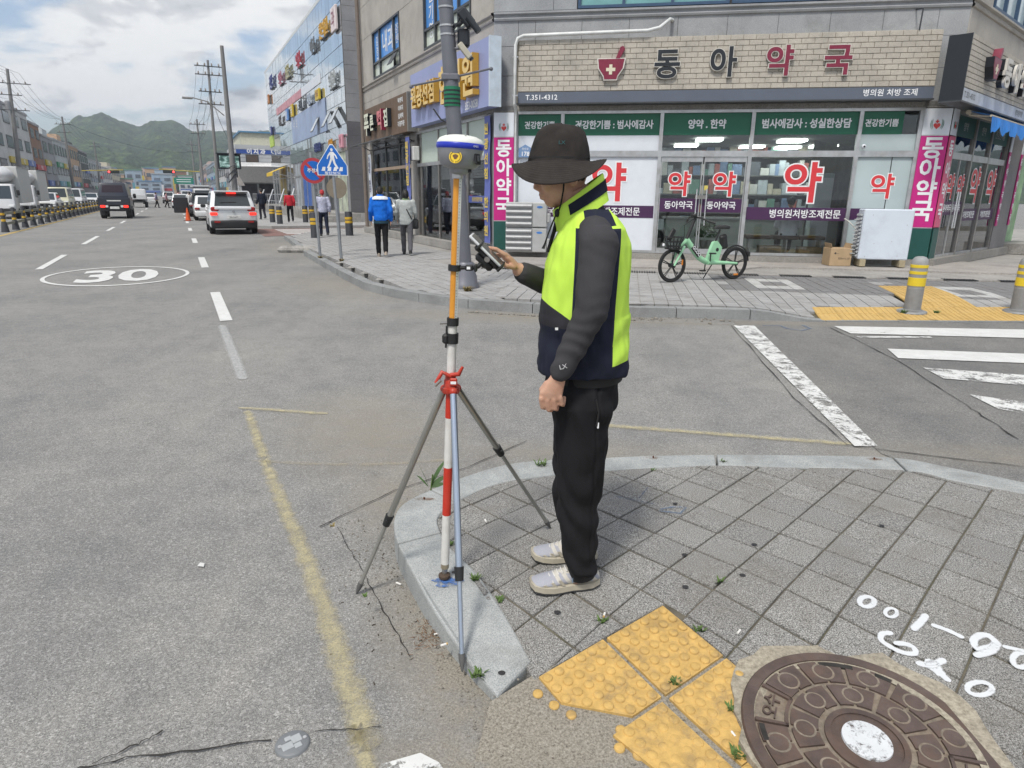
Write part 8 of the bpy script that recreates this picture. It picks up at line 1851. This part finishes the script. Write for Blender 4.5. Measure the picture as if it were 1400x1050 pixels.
# armhole binding, stand collar, collar band, shoulder reflective strip, zip pulls
hole = [(.283 + .082 * math.cos(a), Y0 - .1925 - .010 * math.sin(a) * 0, 1.452 + .105 * math.sin(a)) for a in [k * PI / 18 for k in range(37)]]
def neck_ring(k, f): 
    a = 2 * PI * k / 40; ca, sa = math.cos(a), math.sin(a); zb = 1.556 + .075 * max(-1, ca) * 1.0; base = Vector((.240 + .088 * ca, Y0 + .090 * sa, 1.535 + .055 * ca)); top = Vector((.222 + .086 * ca, Y0 + .084 * sa, 1.615 + .062 * ca)); return base.lerp(top, f)
M_NEON = mat('neon_collar', (.50, .76, .085), .8, var=.05, vs=9); b = MB(); N_ = 40
for f, o_ in ((0, 1.03), (.5, 1.02), (1, 1.0), (1.03, .97), (.5, .95), (0, .95)):
    for k in range(N_): p = neck_ring(k, f); c = Vector((.232, Y0, p.z)); q = c + (p - c) * o_; b.v.append(tuple(q))
for r_ in range(5):
    for k in range(N_): k2 = (k + 1) % N_; b.f.append((r_ * N_ + k, r_ * N_ + k2, (r_ + 1) * N_ + k2, (r_ + 1) * N_ + k))
gap = [f for f in b.f]; body_xf(b); cl = b.build('stand_collar', M_NEON, sy, 60)
b = MB()
for k in range(-13, 6):                                     # navy band round the near side of the collar
    for f in (.38, .82):
        p = neck_ring(k % 40, f); c = Vector((.232, Y0, p.z)); b.v.append(tuple(c + (p - c) * 1.055))
for k in range(18): b.f.append((2 * k, 2 * k + 2, 2 * k + 3, 2 * k + 1))
body_xf(b); b.build('collar_band', cloth('navy_band', (.014, .016, .03)), cl)
body_xf(MB().tube([(.157, Y0 - .01, 1.545), (.142, Y0 - .012, 1.48), (.122, Y0 - .01, 1.41)], [.008, .007, .006], 8)).build('zip_flap', cloth('black_zip', (.02, .02, .022)), sy, 60)
M_CORD = mat('black_cord', (.012, .012, .013), .7)
b = MB().tube([(.168, Y0 - .078, 1.665), (.166, Y0 - .078, 1.62), (.160, Y0 - .062, 1.575), (.152, Y0 - .05, 1.548)], .0028, 6); b.tube([(.168, Y0 + .078, 1.665), (.163, Y0 + .06, 1.58), (.152, Y0 + .0, 1.548)], .0028, 6)
b.tube([(.150, Y0 - .04, 1.552), (.128, Y0 - .06, 1.50), (.108, Y0 - .05, 1.44), (.100, Y0 - .05, 1.425), (.106, Y0 - .05, 1.424), (.118, Y0 - .055, 1.47), (.148, Y0 - .04, 1.545)], .0026, 6); b.ball((.150, Y0 - .045, 1.546), (.010, .010, .014), 10, 8); body_xf(b).build('hat_cord', M_CORD, sy, 60)
# trousers
M_TROU = cloth('black_work_trousers', (.0135, .0135, .0155), .12, 8); b = MB()
b.loft([((x, Y0, z), a, c) for z, x, a, c in ((.84, .262, .128, .155), (.90, .258, .140, .172), (.98, .262, .142, .175), (1.02, .266, .138, .17))], 28)
limb(b, [(.256, Y0 - .095, .88), (.264, Y0 - .10, .66), (.256, Y0 - .10, .45), (.266, Y0 - .10, .31)], [.112, .094, .075, .069], 22); limb(b, [(.260, Y0 + .095, .88), (.262, Y0 + .10, .66), (.250, Y0 + .10, .45), (.260, Y0 + .10, .31)], [.112, .092, .072, .067], 22)
for y_ in (Y0 - .10, Y0 + .10): b.loft([((.266, y_, .33), .068, .069), ((.268, y_, .26), .067, .066, .0), ((.272, y_, .212), .068, .063, .22), ((.273, y_, .204), .061, .057, .22)], 22)
def trou_fold(co):
    z = co.z + OS.z; x = co.x + OS.x; a = noise.noise((x * 10, co.y * 6, z * 6)); f = math.sin(z * 42 + x * 22 + 7 * noise.noise((x * 9, co.y * 9, z * 3))); k_ = max(0, 1 - abs(z - .5) / .16) + max(0, 1 - abs(z - .2) / .12) + .8 * max(0, 1 - abs(z - .86) / .12) + .35; d = .008 * a + .0062 * k_ * f + .0025 * noise.noise((x * 30, co.y * 25, z * 14))
    return d - (.006 * math.exp(-((x - .305) / .006) ** 2) if z > .25 and co.y < 0 else 0)
rm(b, 'trousers', M_TROU, .0058, 2, trou_fold)
body_xf(MB().tube([(.292, Y0 - .212, .925), (.302, Y0 - .216, .88), (.296, Y0 - .217, .83)], .0035, 6)).build('pocket_welt', M_CORD, sy, 60); body_xf(MB().box((.302, Y0 - .214, .832), (.006, .004, .02))).build('zip_pull', M_WTXT, sy)
body_xf(MB().box((.150, Y0 - .178, 1.166), (.010, .004, .008))).build('vest_zip_pull', M_WTXT, sy); body_xf(MB().loft([((.268, Y0, .955), .144, .176), ((.268, Y0, 1.0), .142, .174)], 36)).build('belt_line', M_CORD, sy, 60)
for y_ in (Y0 - .10, Y0 + .105): body_xf(MB().tube([(.285, y_, .165), (.278, y_, .20), (.272, y_, .27)], [.050, .051, .056], 18)).build('sock', M_CORD, sy, 60)
# shoes
s = NT('shoe_upper'); P = s.pos(); sp3 = s.n('ShaderNodeSeparateXYZ'); s.l(P, sp3.inputs[0]); X, Yp, Z = sp3.outputs
pat = s.math('MULTIPLY', s.math('GREATER_THAN', s.math('SINE', s.math('MULTIPLY_ADD', Z, 150, s.math('MULTIPLY', X, 190))), .15), s.math('MULTIPLY', s.math('GREATER_THAN', Z, .148), s.math('LESS_THAN', Z, .186)))
toe = s.math('MULTIPLY', s.math('LESS_THAN', X, .165), s.math('GREATER_THAN', Z, .150))
M_SHOE = s.set(col=s.mix(s.math('MAXIMUM', pat, toe), s.mix(s.noise(P, 30, 4, .7), (.44, .42, .37), (.56, .54, .50)), s.mix(s.noise(P, 350, 2, .7), (.25, .26, .30), (.42, .43, .48))), rough=.75, spec=.2, bump=s.math('MULTIPLY_ADD', s.math('MAXIMUM', pat, toe), -.5, s.noise(P, 300, 2, .6)), bstr=.35, bdist=.003); M_SHM = mat('shoe_mesh', (.45, .46, .50), .8, var=.15, vs=60, bump=.4, bs=400); M_SOLE = mat('shoe_sole', (.42, .385, .31), .6, var=.08, vs=16, dirt=.2); M_OUTS = mat('shoe_outsole', (.05, .05, .05), .7)
def shoe(toe, heel, zg, name):
    toe, heel = Vector(toe), Vector(heel); L = (toe - heel).length; d = (toe - heel).normalized(); M_ = Matrix.Translation((heel.x - OS.x, heel.y - OS.y, zg - OS.z)) @ Matrix.Rotation(math.atan2(d.y, d.x), 4, 'Z')
    root = MB()
    st_ = [(0.0, .020, .010, .062), (.03, .034, .006, .085), (.07, .037, .004, .092), (.11, .036, .004, .090), (.15, .041, .003, .080), (.19, .048, .004, .066), (.23, .047, .008, .056), (.265, .036, .014, .046), (L, .012, .022, .034)]
    for k, (u, hw, z0, z1) in enumerate(st_):
        for a in range(16):
            t = 2 * PI * a / 16; c, s_ = math.cos(t), math.sin(t); zz_ = (z0 + .012 + z1) / 2 + (z1 - z0 - .012) / 2 * s_; wq_ = hw * (1 - .30 * max(0, s_) ** 1.5); root.v.append((u, c * wq_, zz_))
    n = len(st_)
    for k in range(n - 1):
        for a in range(16): a2 = (a + 1) % 16; root.f.append((k * 16 + a, k * 16 + a2, (k + 1) * 16 + a2, (k + 1) * 16 + a))
    root.f += [tuple(range(15, -1, -1)), tuple((n - 1) * 16 + a for a in range(16))]
    o = remesh(root.xf(M_), name, M_SHOE, sy, .0045, 2)
    out = [(u, hw * 1.06 + .002) for u, hw, _, _ in st_]; P_ = [(u, w_) for u, w_ in out] + [(u, -w_) for u, w_ in out[::-1]]
    bz = {u: z for u, _, z, _ in st_}
    def z0f(x, y): return min(bz.items(), key=lambda q: abs(q[0] - x))[1] - .002
    MB().prism(P_, lambda x, y: z0f(x, y) + .004, lambda x, y: z0f(x, y) + .026).xf(M_).build('midsole', M_SOLE, o); MB().prism([(x, y * .98) for x, y in P_], lambda x, y: z0f(x, y) - .002, lambda x, y: z0f(x, y) + .004).xf(M_).build('outsole', M_OUTS, o)
    sd = 1
    MB().loft([((.045, 0, .084), .034, .030), ((.05, 0, .104), .030, .027)], 14).xf(M_).build('ankle_collar', M_SHM, o, 60)
    nb = text_mb('N', .036, 0, .012, sx=1.15); nb.xf(Matrix.Rotation(PI, 4, 'Z')); 
    for sg in (1,): 
        nb.xf(Matrix.Rotation(-.22, 4, 'X')); nb.xf(Matrix.Translation((.105, sg * .0405, .052))); nb.xf(M_).build('side_letter', mat('shoe_letter', (.26, .36, .48), .5), o)
    for k in range(5): u = .135 + k * .016; z = .086 - k * .0065; MB().tube([(u, -.020, z - .004), (u + .004, 0, z + .004), (u, .020, z - .004)], .0028, 6).xf(M_).build('lace', M_WP, o, 60)
    for u0, u1, z0_, z1_ in ((.145, .165, .034, .058), (.175, .195, .030, .050), (.205, .225, .028, .042)): MB().plate([(u0, z0_), (u0 + .012, z0_), (u1 + .008, z1_), (u1 - .004, z1_)], 0, .003).xf(Matrix.Translation((0, .046 - .002, 0))).xf(M_).build('side_overlay', M_SOLE, o)
shoe((.078, Y0 - .118, 0), (.352, Y0 - .072, 0), .1125, 'shoe'); shoe((.088, Y0 + .105, 0), (.368, Y0 + .115, 0), .1175, 'shoe')
# bucket hat
s = NT('hat_cloth'); P = s.pos(); c_ = s.mix(s.ramp(s.noise(P, 24, 5, .65), [(.3, 0), (.7, 1)]), (.024, .022, .021), (.040, .036, .034))
dv_ = s.n('ShaderNodeVectorMath', operation='SUBTRACT'); s.l(P, dv_.inputs[0]); dv_.inputs[1].default_value = (.1535, Y0, 0); ds_ = s.n('ShaderNodeVectorMath', operation='MULTIPLY'); s.l(dv_.outputs[0], ds_.inputs[0]); ds_.inputs[1].default_value = (1, 1.06, 0)
ln_ = s.n('ShaderNodeVectorMath', operation='LENGTH'); s.l(ds_.outputs[0], ln_.inputs[0]); sp3 = s.n('ShaderNodeSeparateXYZ'); s.l(P, sp3.inputs[0])
wv_ = s.math('MULTIPLY', s.math('POWER', s.math('ABSOLUTE', s.math('SINE', s.math('MULTIPLY', ln_.outputs['Value'], 520))), .35), s.math('GREATER_THAN', ln_.outputs['Value'], .1085))
M_HAT = s.set(col=s.mix(s.math('MULTIPLY', s.math('SUBTRACT', 1, wv_), s.math('GREATER_THAN', ln_.outputs['Value'], .1085)), c_, (.052, .047, .044)), rough=.92, spec=.1, bump=s.math('MULTIPLY_ADD', s.noise(P, 60, 5, .7), .5, s.math('MULTIPLY', wv_, .8)), bstr=.5, bdist=.003); b = MB(); NH = 64
prof = [(.0, 1.834, 0, 0), (.038, 1.832, 0, 0), (.062, 1.824, 0, 0), (.077, 1.809, 0, 0), (.086, 1.789, 0, 0), (.094, 1.762, 0, 0), (.1, 1.735, 0, 0), (.1035, 1.716, 0, 0)]
for i, (r_, z, _, _) in enumerate(prof):
    for k in range(NH):
        a = 2 * PI * k / NH; q = 1 + .026 * noise.noise((math.cos(a) * 2.6, math.sin(a) * 2.6, z * 26)) * (1 if i > 2 else .3); tilt = (.012 * math.cos(a)) * (r_ / .1)
        b.v.append((.160 + r_ * 1.02 * q * math.cos(a) - (1.83 - z) * .06, Y0 + r_ * .86 * q * math.sin(a), z - .004 * math.cos(a) + tilt * .4 + .004 * noise.noise((r_ * 30, a * 1.5, 3))))
RB = 11
for i in range(RB + 1):
    f = i / RB
    for k in range(NH):
        a = 2 * PI * k / NH; ca, sa = math.cos(a), math.sin(a)
        ax = .1055 + (.163 - .1055) * f; ay = .090 + (.158 - .090) * f; drop = (.077 * sa * sa + .010 * max(0, -ca) ** 2 + .004) * (f ** 1.15)
        z = 1.714 - .006 * ca * 0 - drop + .010 * ca * f + .006 * f * math.sin(3 * a + .6) + .013 * f * f * math.sin(2 * a + 2.2 + f) * (1 if ca < 0 else .5) + (.0011 if i % 2 else 0)
        z += .016 * f * f * max(0, -ca) ** 6
        b.v.append((.1535 + ax * ca, Y0 + ay * sa, z))
n = len(prof) + RB + 1
for i in range(n - 1):
    for k in range(NH): k2 = (k + 1) % NH; b.f.append((i * NH + k, i * NH + k2, (i + 1) * NH + k2, (i + 1) * NH + k))
hat = body_xf(b).build('bucket_hat', M_HAT, sy, 180); sm_ = hat.modifiers.new('thickness', 'SOLIDIFY'); sm_.thickness = .0025; sm_.offset = -1
MB().add([(v[0], v[1], v[2]) for v in [(.1535 + .1062 * math.cos(2 * PI * k / 48) - OS.x, Y0 + .0905 * math.sin(2 * PI * k / 48) - OS.y, 1.722 + dz - OS.z) for dz in (0, .006) for k in range(48)]], [(k, (k + 1) % 48, 48 + (k + 1) % 48, 48 + k) for k in range(48)]).build('seam_tape', M_CORD, hat, 60)
bt = text_mb('LX', .016, 0, .0, sx=1.2); bt.xf(Matrix.Rotation(.16, 4, 'X')); bt.xf(Matrix.Translation((.156 - OS.x, Y0 - .0865 - OS.y, 1.772 - OS.z))); bt.build('hat_logo', mat('logo_teal', (.03, .13, .14), .6), hat)

# ------------------------------------------------------------------ weeds, butts, gravel
def weed(px, py, n, h, m_, label, far=False, wide=.004):
    g_ = gn(px, py) if not far else gp(px, py, .13); w_ = thing('weed', label, 'weed', g_, 0, 'weeds in the joints'); rw = random.Random(int(px * 7 + py)); b = MB()
    for k in range(n):
        a = rw.uniform(0, 6.28); l = h * rw.uniform(.5, 1.1); dx, dy = math.cos(a), math.sin(a); o_ = Vector((rw.uniform(-.4, .4) * h, rw.uniform(-.3, .3) * h, 0)); nn = Vector((-dy, dx, 0)) * wide
        pts = [o_ + Vector((dx * l * t * .7, dy * l * t * .7, l * (t - .45 * t * t))) for t in (0, .4, .75, 1)]; W_ = (1, .9, .6, .05)
        for i in range(3): b.quad(pts[i] - nn * W_[i], pts[i] + nn * W_[i], pts[i + 1] + nn * W_[i + 1], pts[i + 1] - nn * W_[i + 1])
    b.build('blades', m_, w_); return w_
M_GRS = mat('weed_green', (.075, .13, .03), .7, var=.35, vs=40); M_DRY = mat('dry_grass', (.20, .16, .07), .85, var=.3, vs=30)
for q, n_, h_, lb_ in (((650, 793), 26, .035, 'small weed at the inner kerb edge by the pole'), ((682, 822), 18, .03, 'small weed between kerb and pavers below the pole'), ((618, 745), 16, .025, 'moss tuft beside the survey pole'), ((652, 925), 20, .045, 'weed at the kerb end beside the front tripod foot'), ((922, 935), 30, .035, 'weed in the gap among the tactile tiles'), ((955, 862), 16, .035, 'weed at the right edge of the top tactile tile'), ((1000, 972), 22, .035, 'weed left of the manhole rim, upper one'), ((1010, 1035), 30, .045, 'weed left of the manhole rim, lower one'),
        ((985, 797), 12, .035, 'bright weed in a joint of the open pavement'), ((740, 637), 24, .06, 'weed behind the kerb by the surveyor'), ((988, 632), 12, .03, 'weed at the far kerb joint'), ((893, 643), 8, .025, 'tiny weed by the inner edge of the far kerb'), ((823, 851), 14, .03, 'weed in a joint left of the tactile tiles')): weed(q[0], q[1], n_, h_, M_GRS, lb_)
weed(500, 816, 8, .02, M_GRS, 'tiny weed on the asphalt by the left tripod foot'); weed(455, 720, 10, .025, M_DRY, 'dry weed at the asphalt seam'); weed(640, 398, 60, .14, M_DRY, 'dry grass tuft at the foot of the grey steel pole', True, .01); weed(467, 357, 40, .10, M_DRY, 'dry grass at the foot of the crossing sign', True, .01); weed(438, 353, 40, .10, M_DRY, 'dry grass at the foot of the no-parking sign', True, .01); weed(1235, 428, 40, .08, M_GRS, 'green tuft left of the whole grey bollard', True, .006); weed(1280, 428, 40, .06, M_GRS, 'green tuft right of the whole grey bollard', True, .006)
lw = thing('leafy_weed', 'leafy green weed sprouting at the outer kerb behind the pole', 'weed', gp(588, 674, 0.02))
for k, (a, l, up) in enumerate(((2.6, .10, .9), (.5, .15, .7), (.9, .17, 1.1), (-.2, .13, .45), (2.2, .14, 1.2))):
    b = MB(); pts = [Vector((math.cos(a) * l * t * .8, math.sin(a) * l * t * .3 - .02, .04 + l * up * t - .25 * l * t * t)) for t in (.1, .35, .6, .85, 1.05)]; nn = Vector((-math.sin(a) * .5, .3, .55)).normalized() * .012
    for i in range(4): b.quad(pts[i] - nn * (.4, 1, 1, .6, 0)[i], pts[i] + nn * (.4, 1, 1, .6, 0)[i], pts[i + 1] + nn * (.4, 1, 1, .6, .02)[i + 1], pts[i + 1] - nn * (.4, 1, 1, .6, .02)[i + 1])
    b.build('leaf', mat('weed_leaf', (.05, .10, .03), .6, var=.3, vs=30), lw)
MB().tube([(0, -.02, -.03), (.01, -.02, .05), (.02, -.02, .12)], .004, 6).build('stem', M_GRS, lw)
M_BUTT = mat('cigarette_paper', (.66, .65, .62), .8); M_FILT = mat('cigarette_filter', (.50, .34, .14), .8); rb = random.Random(2)
for k, (px, py, lb_) in enumerate(((545, 800, 'cigarette end on the asphalt left of the kerb'), (583, 835, 'cigarette end against the kerb below the pole'), (598, 869, 'upright cigarette end by the dead leaves'), (607, 884, 'cigarette end beside the front tripod leg'), (664, 714, 'cigarette end on the pavers by the pole'), (826, 843, 'cigarette end in the joint left of the tactile tiles'), (1010, 866, 'cigarette end right of the tactile tiles'), (1002, 1006, 'cigarette end by the manhole rim'))):
    g_ = gn(px, py) if px > 600 else gp(px, py, 0); c = thing('cigarette_end', lb_, 'cigarette', g_ + Vector((0, 0, .008)), rb.uniform(0, 6), 'cigarette ends'); MB().tube([(-.012, 0, 0), (.008, 0, 0)], .0042, 8).build('paper', M_BUTT, c, 60); MB().tube([(.008, 0, 0), (.014, 0, 0)], .0043, 8).build('filter', M_FILT if k % 2 else M_BUTT, c, 60)
gr = MB(); rg_ = random.Random(31)
def grit(x, y, z, r_):
    gr.ball((x, y, z + r_ * .3), (r_ * rg_.uniform(.7, 1.3), r_ * rg_.uniform(.7, 1.3), r_ * rg_.uniform(.4, .8)), 6, 4)
for _ in range(700):
    t = rg_.random(); px = 480 + 230 * t + rg_.gauss(0, 35); py = 720 + 240 * t + rg_.gauss(0, 40); g_ = gp(px, py, 0)
    if not inside(REG, g_.x, g_.y) and not inside([(p.x, p.y) for p in OUT] + [(p.x, p.y) for p in INN[::-1]], g_.x, g_.y): grit(g_.x, g_.y, .002, abs(rg_.gauss(0, .0022)) + .0012)
for _ in range(500):
    x, y = rg_.uniform(-.1, .62), rg_.uniform(1.25, 1.95); grit(x, y, hz(y) - .003, abs(rg_.gauss(0, .0016)) + .001)
for _ in range(300):
    px = rg_.uniform(640, 1000); g_ = gp(px, 436 + rg_.gauss(0, 2.5) if px > 760 else 427 + (px - 640) * .06, 0); grit(g_.x, g_.y, .002, abs(rg_.gauss(0, .010)) + .004)
tag(gr.build('loose_grit', mat('grit', (.20, .185, .16), .9, var=.6, vs=60)), 'loose grit and small stones gathered along the kerbs', 'gravel', kind='stuff')
dl = MB()
for _ in range(120):
    g_ = gp(590 + rg_.gauss(0, 12), 868 + rg_.gauss(0, 14), 0); a = rg_.uniform(0, 6); dl.tube([(g_.x, g_.y, .004 + rg_.random() * .008), (g_.x + .02 * math.cos(a), g_.y + .02 * math.sin(a), .004 + rg_.random() * .01)], .0009, 3)
tag(dl.build('dead_needles', mat('dead_needle', (.16, .08, .035), .9, var=.3, vs=90)), 'small heap of brown dead grass against the kerb', 'leaf litter', kind='stuff')
dk = MB()
for _ in range(45):
    g_ = gp(535 + rg_.gauss(0, 40), 810 + rg_.gauss(0, 50), 0); a = rg_.uniform(0, 6); l = rg_.uniform(.003, .010); dk.box((g_.x, g_.y, .002), (l * 1.5, l * .4, .002), a)
tag(dk.build('dark_litter', mat('dark_litter', (.06, .05, .04), .9)), 'dark flakes of litter on the asphalt near the tripod', 'litter', kind='stuff')

# ------------------------------------------------------------------ the air: faint haze that pales the far hills
s = NT('haze_air'); s.t.nodes.remove(s.b); v_ = s.n('ShaderNodeVolumePrincipled'); v_.inputs['Color'].default_value = (.80, .88, 1.0, 1); v_.inputs['Density'].default_value = 0.00048; v_.inputs['Anisotropy'].default_value = .3; s.l(v_.outputs[0], s.out.inputs['Volume'])
tag(MB().span((-1560, -1560, -1.2), (1560, 1560, 190)).build('haze', s.m), 'thin pale haze in the air over the street and hills', 'haze', kind='stuff')
